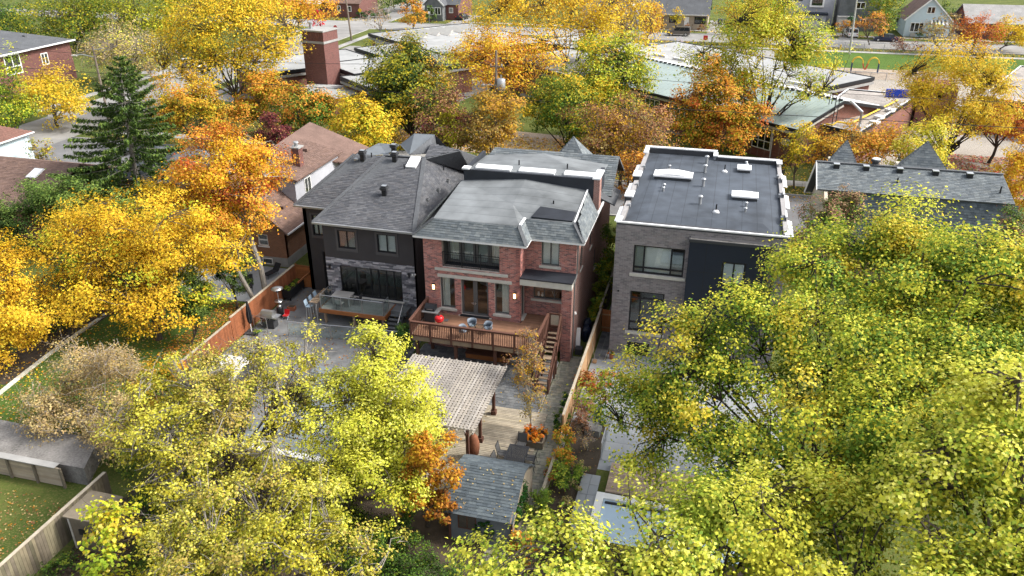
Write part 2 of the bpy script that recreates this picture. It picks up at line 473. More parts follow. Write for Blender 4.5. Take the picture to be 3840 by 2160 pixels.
def wall(parent, O, U, N, W, H, th, ops, mat, name='wall'):
    """solid wall with real openings. ops: (x0, z0, x1, z1) along U and Z"""
    O, U, N = V(O), V(U), V(N)
    xs = sorted({0.0, W, *[o[0] for o in ops], *[o[2] for o in ops]})
    b = MB()
    for i in range(len(xs) - 1):
        xa, xb = xs[i], xs[i + 1]
        if xb - xa < 1e-4: continue
        cut = sorted((o[1], o[3]) for o in ops if o[0] < (xa + xb) / 2 < o[2])
        z = 0.0
        for a, c in cut + [(H, H)]:
            if a - z > 1e-3: b.obox(O + U * xa + V((0, 0, z)) - N * th, U * (xb - xa), N * th, (0, 0, a - z))
            z = max(z, c)
    return b.build(name, mat, parent)

def brick_list(O, U, N, W, H, ops, bw, bh, j, proud, seed=1, bond=0.5):
    O, U, N = V(O), V(U), V(N); rng = random.Random(seed); out = []; row = 0; z = 0.0
    while z < H - bh * 0.4:
        h = min(bh, H - z) - j
        x = -bw * (bond if row % 2 else 0.0)
        while x < W - 0.02:
            segs = [(max(x, 0) + j / 2, min(x + bw, W) - j / 2)]
            for a, c, d, e in ops:
                if c < z + bh * 0.7 and e > z + bh * 0.3:
                    ns = []
                    for s0, s1 in segs:
                        if s1 <= a or s0 >= d: ns.append((s0, s1)); continue
                        if s0 < a: ns.append((s0, a))
                        if s1 > d: ns.append((d, s1))
                    segs = ns
            for s0, s1 in segs:
                if s1 - s0 > 0.03:
                    out.append((O + U * s0 + V((0, 0, z + j / 2)) + N * 0.001, U * (s1 - s0), V((0, 0, h)), N * proud * rng.uniform(0.7, 1.3)))
            x += bw
        z += bh; row += 1
    return out

def window(parent, O, U, N, w, h, fm='frame_grey', fw=0.07, mull=(), tran=(), depth=0.10, back='blind_or_back', glass='glass_window', sill=None, bars=None, name='window', slats=False, inset=0.06, backs=None):
    """frame bars (the part), one pane per light, what hangs behind it, a sill"""
    O, U, N = V(O), V(U), V(N); Z = V((0, 0, 1))
    b = MB(); o = O - N * (depth + inset)
    def bar(x0, z0, x1, z1, d=depth, k=0.0): b.obox(o + U * x0 + Z * z0 - N * k, U * (x1 - x0), Z * (z1 - z0), N * d)
    bar(0, 0, w, fw); bar(0, h - fw, w, h); bar(0, fw, fw, h - fw); bar(w - fw, fw, w, h - fw)
    mx = [m * w for m in mull]; tz = [t * h for t in tran]
    for m in mx: bar(m - fw / 2, fw, m + fw / 2, h - fw, depth - .004)
    xs = [fw] + [c for m in mx for c in (m - fw / 2, m + fw / 2)] + [w - fw]
    zs = [fw] + [c for t in tz for c in (t - fw / 2, t + fw / 2)] + [h - fw]
    for i in range(0, len(xs), 2):
        for t in tz: bar(xs[i], t - fw / 2, xs[i + 1], t + fw / 2, depth - .008)
    f = b.build(name, fm, parent)
    pk_ = depth * (.4 if inset >= 0 else .7); bo = -.09 if inset >= 0 else depth + inset + .003
    for i in range(0, len(xs), 2):
        for k in range(0, len(zs), 2):
            p = MB(); p.obox(o + U * xs[i] + Z * zs[k] + N * pk_, U * (xs[i + 1] - xs[i]), Z * (zs[k + 1] - zs[k]), N * 0.012)
            p.build('pane', glass, f)
    if backs is None: backs = [(0.0, 1.0, 0.0, 1.0, back)] if back else []
    for a, c, z0, z1, m in backs:
        q = MB()
        if slats:
            z = z0 * h + .02
            while z < z1 * h - .03:
                q.obox(o + U * (a * w + .01) + Z * z - N * 0.05, U * ((c - a) * w - .02), Z * 0.035 + N * 0.02, N * 0.006); z += 0.06
            q.build('blind_or_back', m, f)
        elif m == 'curtain':
            nx = max(3, int((c - a) * w / 0.07)); pts = []
            for i in range(nx + 1):
                pts.append(o + U * (a * w + (c - a) * w * i / nx) - N * (0.10 + 0.035 * math.sin(i * 2.1)))
            for i in range(nx): q.poly([pts[i] + Z * z0 * h, pts[i + 1] + Z * z0 * h, pts[i + 1] + Z * z1 * h, pts[i] + Z * z1 * h])
            q.build('curtain', m, f)
        else:
            q.obox(o + U * (a * w + .01) + Z * (z0 * h + .01) + N * bo, U * ((c - a) * w - .02), Z * ((z1 - z0) * h - .02), N * (0.015 if inset >= 0 else .006))
            q.build('blind_or_back', m, f)  # with interior_dark: a dark sheet that paints the shade of an unlit room
    if sill:
        sm, ov, sh, sd = sill
        q = MB(); q.obox(O - U * ov - Z * sh - N * .02, U * (w + 2 * ov), Z * (sh - .004), N * (sd + .02)); q.build('sill', sm, f)
    return f

def room(parent, x0, x1, y0, y1, z0, z1, floor='interior_floor'):
    """a closed room shell behind glazing so that panes show an inside"""
    b = MB(); t = 0.05
    b.box((x0, y1, z0), (x1, y1 + t, z1)); b.box((x0 - t, y0, z0), (x0, y1, z1)); b.box((x1, y0, z0), (x1 + t, y1, z1)); b.box((x0 - t, y0, z1), (x1 + t, y1 + t, z1 + t))
    r = b.build('room', 'interior_wall', parent)
    f = MB(); f.box((x0 - t, y0, z0 - t), (x1 + t, y1 + t, z0)); f.build('floor', floor, r)
    return r

def picket_line(p, q, h, bw, gap, th, z=0.0):
    p, q = V(p), V(q); d = q - p; L = d.length; u = d / L; n = V((-u.y, u.x, 0)); out = []
    x = 0.0
    while x < L - bw * .5:
        w = min(bw, L - x); g = p + u * x
        out.append((V((g.x, g.y, g.z + z)), u * (w - gap), V((0, 0, h + random.uniform(-.01, .01))), n * th)); x += bw
    return out
GREYT = [(1, 1, 1), (.86, .88, .9), (1.14, 1.12, 1.1), (.75, .77, .8), (1.25, 1.25, 1.24), (.94, .96, 1.0)]
WOODT = [(1, 1, 1), (.88, .87, .86), (1.1, 1.1, 1.1), (.95, .93, .9), (1.05, 1.04, 1.0), (.80, .80, .80)]
REDT = [(1, 1, 1), (1.15, 1.02, 1.0), (.78, .8, .85), (.5, .6, .68), (.9, .85, .85), (1.3, 1.15, 1.1), (1.05, .92, .9), (.66, .7, .74), (1.2, 1.3, 1.35)]

# ---------------------------------------------------------------- ground, streets, paving
def grassmat(name, ca, cb, cc, s=0.35):
    m = bpy.data.materials.new(name); m.use_nodes = True
    nt = m.node_tree; N = nt.nodes; L = nt.links; b = N['Principled BSDF']
    b.inputs['Roughness'].default_value = 0.95; b.inputs['Specular IOR Level'].default_value = 0.1
    g = N.new('ShaderNodeNewGeometry')
    def noise(sc, d):
        n = N.new('ShaderNodeTexNoise'); n.inputs['Scale'].default_value = sc; n.inputs['Detail'].default_value = d
        L.new(g.outputs['Position'], n.inputs['Vector']); return n
    n1, n2, n3 = noise(s, 4), noise(9.0, 6), noise(38.0, 4)
    r = N.new('ShaderNodeValToRGB'); e = r.color_ramp.elements
    e[0].position = 0.36; e[0].color = (*ca, 1); e[1].position = 0.62; e[1].color = (*cb, 1)
    L.new(n1.outputs['Fac'], r.inputs[0])
    mx = N.new('ShaderNodeMix'); mx.data_type = 'RGBA'
    r2 = N.new('ShaderNodeValToRGB'); r2.color_ramp.elements[0].position = 0.48; r2.color_ramp.elements[1].position = 0.72
    L.new(n2.outputs['Fac'], r2.inputs[0]); L.new(r2.outputs[0], mx.inputs[0])
    L.new(r.outputs[0], mx.inputs[6]); mx.inputs[7].default_value = (*cc, 1)
    L.new(mx.outputs[2], b.inputs['Base Color'])
    bp = N.new('ShaderNodeBump'); bp.inputs['Strength'].default_value = 0.8; bp.inputs['Distance'].default_value = 0.06
    L.new(n3.outputs['Fac'], bp.inputs['Height']); L.new(bp.outputs[0], b.inputs['Normal'])
    MT[name] = m
grassmat('grass', (0.055, 0.085, 0.018), (0.10, 0.125, 0.03), (0.16, 0.14, 0.05))
grassmat('grass_green', (0.05, 0.105, 0.018), (0.075, 0.135, 0.025), (0.12, 0.15, 0.04))
grassmat('chips', (0.27, 0.21, 0.16), (0.34, 0.28, 0.22), (0.38, 0.33, 0.27), 0.6)
grassmat('yard_tarmac', (0.29, 0.26, 0.225), (0.33, 0.30, 0.26), (0.36, 0.33, 0.29), 0.12)

def sheet(name, pts, z, mat, th=0.0):
    b = MB()
    if th: b.prism(pts, z - th, z)
    else: b.poly([(x, y, z) for x, y in pts])
    o = b.build(name, mat); o['kind'] = 'structure'
    return o
def rect(x0, y0, x1, y1): return [(x0, y0), (x1, y0), (x1, y1), (x0, y1)]
sheet('ground', rect(-900, -300, 900, 1500), 0.0, 'grass')
sheet('road', rect(-420, 71.6, 300, 81.6), 0.004, 'asphalt')
sheet('road', rect(-89.5, -60, -78.6, 420), 0.008, 'old_asphalt')
sheet('road', rect(-420, 173.2, 380, 183.6), 0.012, 'old_asphalt')
for y0, y1 in ((81.6, 81.78), (71.42, 71.6)):
    sheet('kerb', rect(-78.4, y0, 300, y1), 0.12, 'concrete', 0.12)
for x0, x1 in ((-78.6, -78.4),):
    for a, c in ((84, 172), (185, 420)): sheet('kerb', rect(x0, a, x1, c), 0.12, 'concrete', 0.12)
sheet('kerb', rect(-89.7, 90, -89.5, 172), 0.12, 'concrete', 0.12)
sheet('kerb', rect(-77, 173.0, 380, 173.2), 0.12, 'concrete', 0.12)
sheet('kerb', rect(-77, 183.6, 380, 183.8), 0.12, 'concrete', 0.12)
# sidewalks laid in slabs: joints are real gaps
def sidewalk(p, q, w, step, z=0.03, mat='concrete'):
    p, q = V((*p, 0)), V((*q, 0)); d = q - p; L = d.length; u = d / L; n = V((-u.y, u.x, 0)) * w
    b = MB(); x = 0.0
    while x < L - .1:
        b.obox(p + u * x, u * min(step - 0.03, L - x), n, (0, 0, z), random.choice(GREYT)); x += step
    o = b.build('sidewalk', mat); o['kind'] = 'structure'
sidewalk((-76, 84.7), (120, 84.7), 1.75, 1.6)
sidewalk((-74.3, 88), (-74.3, 168), 1.5, 1.6)
sidewalk((-72, 168.0), (160, 168.0), 1.6, 1.6)
sidewalk((-92.3, 92), (-92.3, 168), 1.5, 1.6)
sidewalk((-60, 187.5), (160, 187.5), 1.5, 1.6)
sheet('parking_lot', [(-73.5, 104), (-40, 100), (-34, 128), (-58, 152), (-73.5, 152)], 0.016, 'old_asphalt')
sheet('school_yard', [(-30, 118), (-14, 104), (40, 88), (70, 100), (70, 143), (-30, 143)], 0.02, 'yard_tarmac')
sheet('school_yard', [(-40, 143), (8, 143), (8, 166.5), (-40, 166.5)], 0.02, 'old_asphalt')
sheet('playground', rect(9.5, 143, 70, 152.0), 0.022, 'chips')
sheet('lawn', rect(9.5, 152.2, 70, 167.4), 0.022, 'grass_green')
sheet('path', [(-40, 88), (-6, 88), (-6, 96), (-40, 100)], 0.012, 'chips')
# driveways across the far street
for x0, x1, y1 in ((-5.4, -1.6, 205), (13.5, 20, 198), (21.5, 25, 192), (43, 46.5, 200), (-64.5, -60.5, 200), (-29, -26, 200)):
    sheet('driveway', rect(x0, 183.8, x1, y1), 0.016, 'old_asphalt')
sheet('driveway', rect(-97, 118, -89.7, 130), 0.016, 'old_asphalt')
sheet('driveway', rect(4.9, 62, 7.4, 71.4), 0.016, 'asphalt')
sheet('driveway', [(-42, 66), (-34, 66), (-34, 71.4), (-42, 71.4)], 0.016, 'asphalt')
# back gardens
sheet('patio', rect(-30.35, 30.6, -18.2, 50.4), 0.02, 'patio_grey')
sheet('patio', rect(-41.5, 46.9, -31.0, 53.0), 0.02, 'pale_concrete')
sheet('patio', rect(-5.65, 45.3, 5.2, 46.44), 0.018, 'pale_concrete')
sheet('patio', rect(-6.55, 34.2, 5.2, 45.3), 0.02, 'pale_concrete')
sheet('lawn', rect(-44.0, 26.8, -30.8, 46.8), 0.012, 'grass_green')
sheet('lawn', rect(-60, 2, -27.8, 25.0), 0.012, 'grass')
sheet('planting_bed', rect(-6.5, 24, -4.4, 38.2), 0.024, 'soil')
sheet('planting_bed', rect(-27.2, 5, 12, 29.9), 0.012, 'soil')
sheet('planting_bed', rect(-44.0, 33, -41.4, 46), 0.016, 'soil')
sheet('gravel_terrace', [(-46, 26.1), (-29.6, 26.3), (-30.6, 28.6), (-46, 28.9)], 1.1, 'gravel', 1.1)
sheet('red_leaf_bed', rect(22.5, 84, 40, 101), 0.016, 'grass')

# paving stones: narrow side path, paved court under the deck and pergola, neighbour's gateway
path = tag(MB().box((-8.5, 26, -.05), (-6.75, 45.2, 0.008)).build('path', 'mortar_grey'), kind='structure')
pv = []
y = 26.05; row = 0
while y < 45.0:
    d = random.choice((0.22, 0.26, 0.30)); x = -8.48 + (0.0 if row % 2 else -0.1)
    while x < -6.8:
        w = random.choice((0.20, 0.27, 0.34)); a, c = max(x, -8.48), min(x + w, -6.77)
        if c - a > 0.05: pv.append((V((a, y, 0.006)), V((c - a - .018, 0, 0)), V((0, d - .018, 0)), V((0, 0, random.uniform(.024, .036)))))
        x += w
    y += d; row += 1
pieces('paver', 'paver_rows', 'block', pv, 'paver', path, [(1, 1, 1), (.9, .92, .88), (1.12, 1.1, 1.0), (.8, .84, .8), (1.2, 1.18, 1.1)], 300)
court = tag(MB().box((-17.9, 38.4, -.05), (-8.55, 44.3, 0.008)).build('courtyard', 'mortar_grey'), kind='structure')
pv = []; y = 38.45; row = 0
while y < 44.2:
    x = -17.85 - (0.2 if row % 2 else 0)
    while x < -8.6:
        w = random.choice((0.3, 0.42)); a, c = max(x, -17.85), min(x + w, -8.6)
        if c - a > .05: pv.append((V((a, y, 0.006)), V((c - a - .02, 0, 0)), V((0, .28, 0)), V((0, 0, random.uniform(.02, .032)))))
        x += w
    y += .3; row += 1
pieces('paver', 'paver_rows', 'block', pv, 'paver_dark', court, GREYT, 150)
gw = tag(MB().box((-6.5, 45.32, -.05), (-5.7, 58, 0.008)).build('path', 'mortar_grey'), kind='structure')
pv = []; y = 45.35
while y < 50:
    x = -6.48
    while x < -5.75:
        w = .37; pv.append((V((x, y, 0.006)), V((w - .02, 0, 0)), V((0, .33, 0)), V((0, 0, random.uniform(.024, .036))))); x += w
    y += .35
pieces('paver', 'paver_rows', 'block', pv, 'paver_dark', gw, GREYT, 60)

# low weathered timber deck: one board after the other
ld = thing('timber_deck', 'low weathered timber deck under the dining table beside the paved path', 'deck', (-11.5, 34, 0))
pl = []; y = 30.0
while y < 38.35:
    x = -16.5
    while x < -8.0:
        L = random.uniform(3.2, 4.6); x1 = min(x + L, -7.98 if y < 37.9 else -8.0)
        pl.append((V((x, y, 0.05)), V((x1 - x - .012, 0, 0)), V((0, 0.135, 0)), V((0, 0, 0.05 + random.uniform(0, .004))))); x = x1
    y += 0.152
pieces('plank', 'plank_rows', 'stave', pl, 'weathered_wood', ld, [(1, 1, 1), (.9, .9, .9), (1.1, 1.08, 1.05), (.82, .82, .8), (1.05, 1.04, 1.0)], 300)
MB().box((-16.5, 30.0, 0.01), (-8.0, 38.3, 0.045)).build('joists', 'bark_dark', ld)

# ---------------------------------------------------------------- brick house (centre)
X, Y, Zv = V((1, 0, 0)), V((0, 1, 0)), V((0, 0, 1))
FR = -Y                                      # facing the back gardens
bh = thing('brick_house', 'red brick house with grey shingle skirt roof and Juliet balcony above a brown deck', 'house', (-12.7, 52, 0))
# left front block: y = 44.4, x -17.6 .. -11.2 ; right recess: y = 45.7
opsL = [(1.05, 2.98, 2.03, 5.2), (2.45, 2.62, 4.3, 5.2), (4.72, 2.98, 5.68, 5.2), (1.25, 5.95, 5.05, 7.95)]
wall(bh, (-17.6, 44.4, 0), X, FR, 6.4, 8.1, 0.35, opsL, 'mortar_light')
bl = brick_list((-17.6, 44.4, 0), X, FR, 6.4, 8.1, opsL, 0.235, 0.082, 0.014, 0.010, 3)
opsR = [(0.55, 3.75, 2.6, 5.1), (1.05, 6.15, 2.2, 7.98)]
wall(bh, (-11.2, 45.7, 0), X, FR, 3.3, 8.1, 0.35, opsR, 'mortar_light')
bl += brick_list((-11.2, 45.7, 0), X, FR, 3.3, 8.1, opsR, 0.235, 0.082, 0.014, 0.010, 4)
# return of the left block (faces right) and the corner pier that carries the canopy
wall(bh, (-11.2, 44.4, 0), Y, X, 1.3, 8.1, 0.3, [(0.25, 2.66, 1.05, 4.9)], 'mortar_light')
bl += brick_list((-11.2, 44.4, 0), Y, X, 1.3, 8.1, [(0.25, 2.66, 1.05, 4.9)], 0.235, 0.082, 0.014, 0.010, 5)
wall(bh, (-8.55, 44.5, 0), X, FR, 0.60, 5.3, 1.19, [], 'mortar_light')
bl += brick_list((-8.55, 44.5, 0), X, FR, 0.65, 5.3, [], 0.235, 0.082, 0.014, 0.010, 6)
pieces('brick', 'brick_courses', 'block', bl, 'brick_red', bh, REDT, 260)
# right side wall, back and left walls
wall(bh, (-7.9, 45.71, 0), Y, X, 14.7, 8.1, 0.35, [(1.44, 5.4, 2.24, 7.0), (5.04, 5.4, 5.84, 7.0), (7.34, 2.8, 8.14, 4.4)], 'brick_side_x')
wall(bh, (-7.9, 44.51, 0), Y, X, 1.19, 5.3, 0.05, [], 'brick_side_x')
wall(bh, (-17.6, 44.8, 0), Y, -X, 15.6, 8.1, 0.3, [], 'brick_side_x')
wall(bh, (-17.6, 60.4, 0), X, Y, 9.7, 8.1, 0.3, [], 'brick_side_y')
for yy, z in ((47.15, 5.4), (50.75, 5.4), (53.05, 2.8)):
    window(bh, (-7.9, yy, z), Y, X, 0.8, 1.6, 'frame_grey', 0.06, back='interior_dark', sill=('lime_stone', .08, .12, .06))
# storey bands, lintel and sills of pale stone
for x0, x1, z0, z1, pr, nm in ((-16.85, -12.0, 5.68, 5.86, .10, 'balcony_sill'), (-16.7, -11.75, 5.2, 5.42, .06, 'lintel'), (-15.35, -13.1, 2.44, 2.60, .34, 'door_step')):
    b = MB(); b.box((x0, 44.4 - pr, z0), (x1, 44.38, z1)); b.build(nm, 'lime_stone', bh)
# living room behind the glazing
room(bh, -17.2, -11.6, 44.76, 49.5, 2.62, 5.35)
b = MB(); b.box((-13.6, 47.4, 2.63), (-13.1, 47.9, 3.1)); b.box((-13.6, 47.85, 3.1), (-13.1, 47.92, 3.65)); b.build('armchair', 'curtain', bh)
b = MB(); b.lathe((-14.3, 48.2, 2.63), [(.35, 0), (.05, .04), (.05, .7), (.75, .72), (.75, .76)], 18); b.build('round_table', 'off_white', bh)
window(bh, (-16.55, 44.4, 2.98), X, FR, 0.98, 2.22, 'frame_grey', 0.06, sill=('lime_stone', .12, .16, .10), back=None, backs=[(0.05, 0.55, 0, 1, 'curtain')], inset=.12)
window(bh, (-12.88, 44.4, 2.98), X, FR, 0.96, 2.22, 'frame_grey', 0.06, sill=('lime_stone', .12, .16, .10), back=None, backs=[(0.42, 0.97, 0, 1, 'curtain')], inset=.12)
def french_door(parent, x0, x1, y, z0, z1, leaves, fm='frame_grey', fw=.13, back=None, name='door', hand=True):
    w = (x1 - x0) / leaves
    for i in range(leaves):
        f = window(parent, (x0 + i * w, y, z0), X, FR, w - .012, z1 - z0, fm, fw, back=back, glass='glass_window', inset=.14, name=name)
        if hand:
            xx = x0 + i * w + (w - .075 if i % 2 == 0 else .06); h = MB()
            h.box((xx - .015, y - .17, z0 + .9), (xx + .015, y - .128, z0 + 1.06)); h.box((xx - .012, y - .19, z0 + 1.0), (xx - .012 + (.11 if i % 2 else -.11), y - .17, z0 + 1.025)); h.build('handle', 'steel', f)
french_door(bh, -15.15, -13.3, 44.4, 2.62, 5.2, 2)
b = MB(); b.box((-15.2, 44.16, 2.605), (-13.25, 44.39, 2.66)); b.build('threshold', 'black_metal', bh)
# side door in the return wall
window(bh, (-11.2, 44.65, 2.66), Y, X, 0.8, 2.24, 'frame_grey', 0.12, back='interior_dark', name='side_door', sill=('lime_stone', .06, .10, .16))
# Juliet balcony: recessed doors, dark floor, railing
b = MB(); b.box((-16.35, 44.405, 5.88), (-12.55, 45.3, 5.93)); b.build('balcony_floor', 'membrane_dark', bh)
b = MB(); b.box((-16.35, 45.55, 5.93), (-12.55, 45.62, 7.97)); b.box((-16.4, 44.7, 5.93), (-16.36, 45.55, 7.97)); b.box((-12.54, 44.7, 5.93), (-12.5, 45.55, 7.97)); b.build('balcony_wall', 'frame_grey', bh)
for i, (x, bk) in enumerate(((-16.25, 'curtain'), (-15.3, 'blind_dim'), (-14.35, 'blind_dim'), (-13.45, 'curtain'))):
    window(bh, (x, 45.32, 5.95), X, FR, .88, 1.98, 'frame_grey', .12, back=None, backs=[(.10, .9, .04, .97, bk)], inset=.0, name='balcony_door')
rl = MB(); yR = 44.46
rl.box((-16.35, yR - .02, 6.93), (-12.55, yR + .02, 6.97)); rl.box((-16.35, yR - .015, 6.0), (-12.55, yR + .015, 6.03)); rl.box((-16.35, yR - .012, 6.78), (-12.55, yR + .012, 6.80))
for x in (-16.33, -15.05, -13.8, -12.57): rl.box((x - .025, yR - .025, 5.93), (x + .025, yR + .025, 7.06 if -16 < x < -13 else 6.97))
rl = rl.build('balcony_railing', 'black_metal', bh)
bal = []
x = -16.24
while x < -12.6:
    bal.append((V((x, yR - .008, 6.03)), V((.016, 0, 0)), V((0, 0, .75)), V((0, -.016, 0)))); x += .115
pieces('baluster', 'balusters', 'stave', bal, 'black_metal', rl, [(1, 1, 1)], 60)
# upper right window and kitchen window
window(bh, (-10.15, 45.7, 6.15), X, FR, 1.15, 1.83, 'frame_grey', 0.075, (0.5,), back='blind_or_back', inset=.1, sill=('lime_stone', .14, .15, .07))
room(bh, -10.9, -8.3, 46.06, 49, 2.7, 5.2)
kw = window(bh, (-10.65, 45.7, 3.75), X, FR, 2.05, 1.35, 'frame_grey', 0.07, (0.34, 0.67), back=None, backs=[(.02, .98, .88, 1, 'blind_or_back')], inset=.1, sill=('lime_stone', .14, .15, .09))
b = MB(); b.lathe((-10.35, 45.95, 3.82), [(.04, 0), (.10, .12), (.05, .22), (.08, .3)], 10); b.lathe((-10.1, 45.95, 3.82), [(.05, 0), (.12, .1), (.03, .2), (.06, .24)], 10)
for a in (-.15, .0, .17): b.beam((-9.3, 45.95, 3.84), (-9.3 + a, 45.95, 4.25), .03, .02)
b.build('window_ornaments', 'white_paint', kw)
# flat canopy over the recess
b = MB(); b.box((-11.198, 44.25, 5.3), (-7.88, 44.40, 5.72)); b.box((-8.05, 44.41, 5.3), (-7.88, 45.695, 5.72)); b.build('canopy_fascia', 'lime_stone', bh)
b = MB(); b.box((-11.195, 44.22, 5.723), (-7.85, 45.69, 5.80)); b.build('canopy_roof', 'membrane_dark', bh)
b = MB(); b.box((-8.58, 44.42, 5.28), (-7.87, 44.46, 5.302)); b.box((-11.19, 44.42, 5.24), (-8.06, 45.68, 5.298)); b.build('soffit', 'off_white', bh)
# wall lanterns
for x in (-17.0, -11.55):
    l = MB(); l.box((x - .10, 44.27, 4.22), (x + .10, 44.385, 4.27)); l.box((x - .10, 44.27, 4.62), (x + .10, 44.385, 4.67)); l.box((x - .10, 44.36, 4.27), (x + .10, 44.385, 4.62))
    for dx in (-.10, .085): l.box((x + dx, 44.27, 4.27), (x + dx + .015, 44.285, 4.62))
    l = l.build('wall_lantern', 'black_metal', bh)
    MB().box((x - .07, 44.285, 4.28), (x + .07, 44.35, 4.61)).build('lamp', 'lamp_glow', l)
# gutters and downpipe
b = MB()
ev = [(-18.05, 43.95), (-10.75, 43.95), (-10.75, 45.25), (-7.42, 45.25), (-7.42, 57.2)]
for a, c in zip(ev, ev[1:]): b.beam((*a, 8.05), (*c, 8.05), .13, .13)
b.beam((-18.05, 43.95, 8.05), (-18.05, 57.5, 8.05), .13, .13)
b.build('gutter', 'white_metal', bh)
b = MB(); b.box((-17.98, 44.0, 7.93), (-10.82, 44.39, 7.97)); b.box((-10.85, 45.32, 7.93), (-7.5, 45.69, 7.97)); b.box((-7.88, 45.7, 7.93), (-7.5, 57, 7.97)); b.build('soffit', 'off_white', bh)
b = MB(); b.tube([(-7.80, 45.55, 8.0), (-7.80, 45.5, 5.9), (-7.80, 44.75, 5.6), (-7.80, 44.75, .2)], .05, 6); b.build('downpipe', 'frame_grey', bh)
# skirt roof (mansard) with individual shingles
zt = 9.1; ze = 8.12
sk = [[(-18.1, 43.9, ze), (-10.7, 43.9, ze), (-11.35, 44.62, zt), (-16.9, 44.62, zt)],
      [(-10.7, 43.9, ze), (-10.7, 45.2, ze), (-11.35, 45.92, zt), (-11.35, 44.62, zt)],
      [(-10.7, 45.2, ze), (-7.38, 45.2, ze), (-8.15, 45.92, zt), (-11.35, 45.92, zt)],
      [(-7.38, 45.2, ze), (-7.38, 50.5, ze), (-8.15, 50.5, zt + .6), (-8.15, 45.92, zt)],
      [(-18.1, 43.9, ze), (-18.1, 50.5, ze), (-16.9, 50.5, zt + .6), (-16.9, 44.62, zt)]]
roof(bh, 'skirt_roof', sk, 'shingle_blue', 'roof_grey', GREYT, 0.16, 0.30, 300)
b = MB()
for p, q in (((-18.1, 43.9, ze), (-16.9, 44.62, zt)), ((-10.7, 43.9, ze), (-11.35, 44.62, zt)), ((-7.38, 45.2, ze), (-8.15, 45.92, zt))): b.beam(V(p) + Zv * .04, V(q) + Zv * .04, .24, .035)
b.build('hip_cap', 'roof_grey', bh)
MB().beam((-11.3, 44.72, 9.15), (-11.3, 45.95, 9.15), .16, .07).build('roof_flashing', 'white_metal', bh)
MB().beam((-8.15, 45.95, 9.16), (-8.15, 50.5, 9.76), .10, .06).build('roof_flashing', 'white_metal', bh)
# shallow membrane roof rising to a clerestory
b = MB(); A = (-12.4, 47.2, 9.5); B = (-12.4, 50.5, 10.12)
zb = 9.7
b.poly([(-16.9, 44.6, zt + .01), (-11.35, 44.6, zt + .01), A]); b.poly([(-11.35, 44.6, zt + .01), (-11.35, 45.9, zt + .01), A]); b.poly([(-11.35, 45.9, zt + .01), (-8.15, 45.9, zt + .01), A])
b.poly([(-8.15, 45.9, zt + .01), (-8.15, 50.5, zb), B, A]); b.poly([(-16.9, 50.5, zb), (-16.9, 44.6, zt + .01), A, B])
b.build('membrane_roof', 'membrane_grey', bh)
MB().tube([(-9.9, 47.9, 9.3), (-9.9, 47.9, 9.75)], .05, 8).build('vent_pipe', 'black_metal', bh)
MB().slab([(-10.9, 46.0, 9.27), (-8.3, 46.0, 9.22), (-8.3, 47.2, 9.40), (-10.6, 47.2, 9.55)], .12).build('roof_patch', 'membrane_dark', bh)
b = MB(); b.box((-16.75, 50.5, 9.2), (-7.45, 50.72, 10.5)); b.box((-16.75, 50.72, 9.2), (-16.5, 55, 10.5)); b.box((-7.7, 50.72, 9.2), (-7.45, 53.2, 10.5)); b.build('clerestory_wall', 'membrane_dark', bh)
MB().box((-16.85, 50.42, 10.5), (-16.35, 51.0, 10.6)).build('coping', 'white_metal', bh); MB().box((-7.85, 50.42, 10.5), (-7.35, 52.4, 10.6)).build('coping', 'white_metal', bh)
MB().box((-7.75, 50.48, 8.4), (-7.36, 51.3, 10.5)).build('corner_pier', 'brick_side_y', bh)
b = MB(); P = (-12.2, 55.0, 10.62)
b.poly([(-16.7, 50.64, 10.44), (-7.5, 50.64, 10.44), P]); b.poly([(-7.5, 50.64, 10.44), (-7.5, 55.2, 10.1), P]); b.poly([(-16.7, 55.2, 10.1), (-16.7, 50.64, 10.44), P])
b.build('upper_roof', 'membrane_grey', bh)
for x in (-15.9, -12.85, -9.75):
    s = MB(); s.slab([(x - .1, 50.75, 10.6), (x + 2.35, 50.75, 10.6), (x + 2.35, 51.4, 10.68), (x - .1, 51.4, 10.68)], .16); s = s.build('skylight', 'white_metal', bh)
    MB().slab([(x + .05, 50.85, 10.63), (x + 2.2, 50.85, 10.63), (x + 2.2, 51.3, 10.69), (x + .05, 51.3, 10.69)], .02).build('dome', 'hoop_white', s)
b = MB()
for x in (-13.3, -9.9): b.tube([(x, 52.3, 10.4), (x, 52.3, 10.85)], .05, 8)
b.build('vent_pipe', 'black_metal', bh)
# main gable behind
zr, yr = 10.15, 57.2
roof(bh, 'gable_roof', [[(-17.9, 54.0, 8.2), (-7.0, 54.0, 8.2), (-7.0, yr, zr), (-16.4, yr, zr)], [(-7.0, yr, zr), (-7.0, 60.9, 8.0), (-17.9, 60.9, 8.0), (-16.4, yr, zr)]], 'shingle_blue', 'roof_grey', GREYT, 0.2, 0.36, 0)
MB().extr([(-7.45, 54.0, 8.05), (-7.45, 60.4, 8.05), (-7.45, yr, zr - .12)], (-.3, 0, 0)).build('gable_wall', 'brick_side_x', bh)
b = MB(); b.slab([(-8.2, 53.0, 8.6), (-6.6, 53.0, 7.9), (-6.6, 56.2, 7.9), (-8.2, 56.2, 8.6)], .08); b.build('side_roof', 'roof_grey', bh)
gd = thing('entrance_turret', 'small pointed slate turret roof rising behind the brick house ridge', 'turret', (-11.3, 62, 0))
pk = V((-11.4, 62.5, 9.9)); q = [(-12.9, 61, 8.0), (-9.9, 61, 8.0), (-9.9, 64, 8.0), (-12.9, 64, 8.0)]
roof(gd, 'turret_roof', [[q[i], q[(i + 1) % 4], pk] for i in range(4)], 'shingle_blue', 'roof_grey', GREYT, 0.22, 0.34, 0)
MB().box((-12.7, 61.2, 0), (-10.1, 63.8, 8.0)).build('wall', 'brick_side_y', gd)
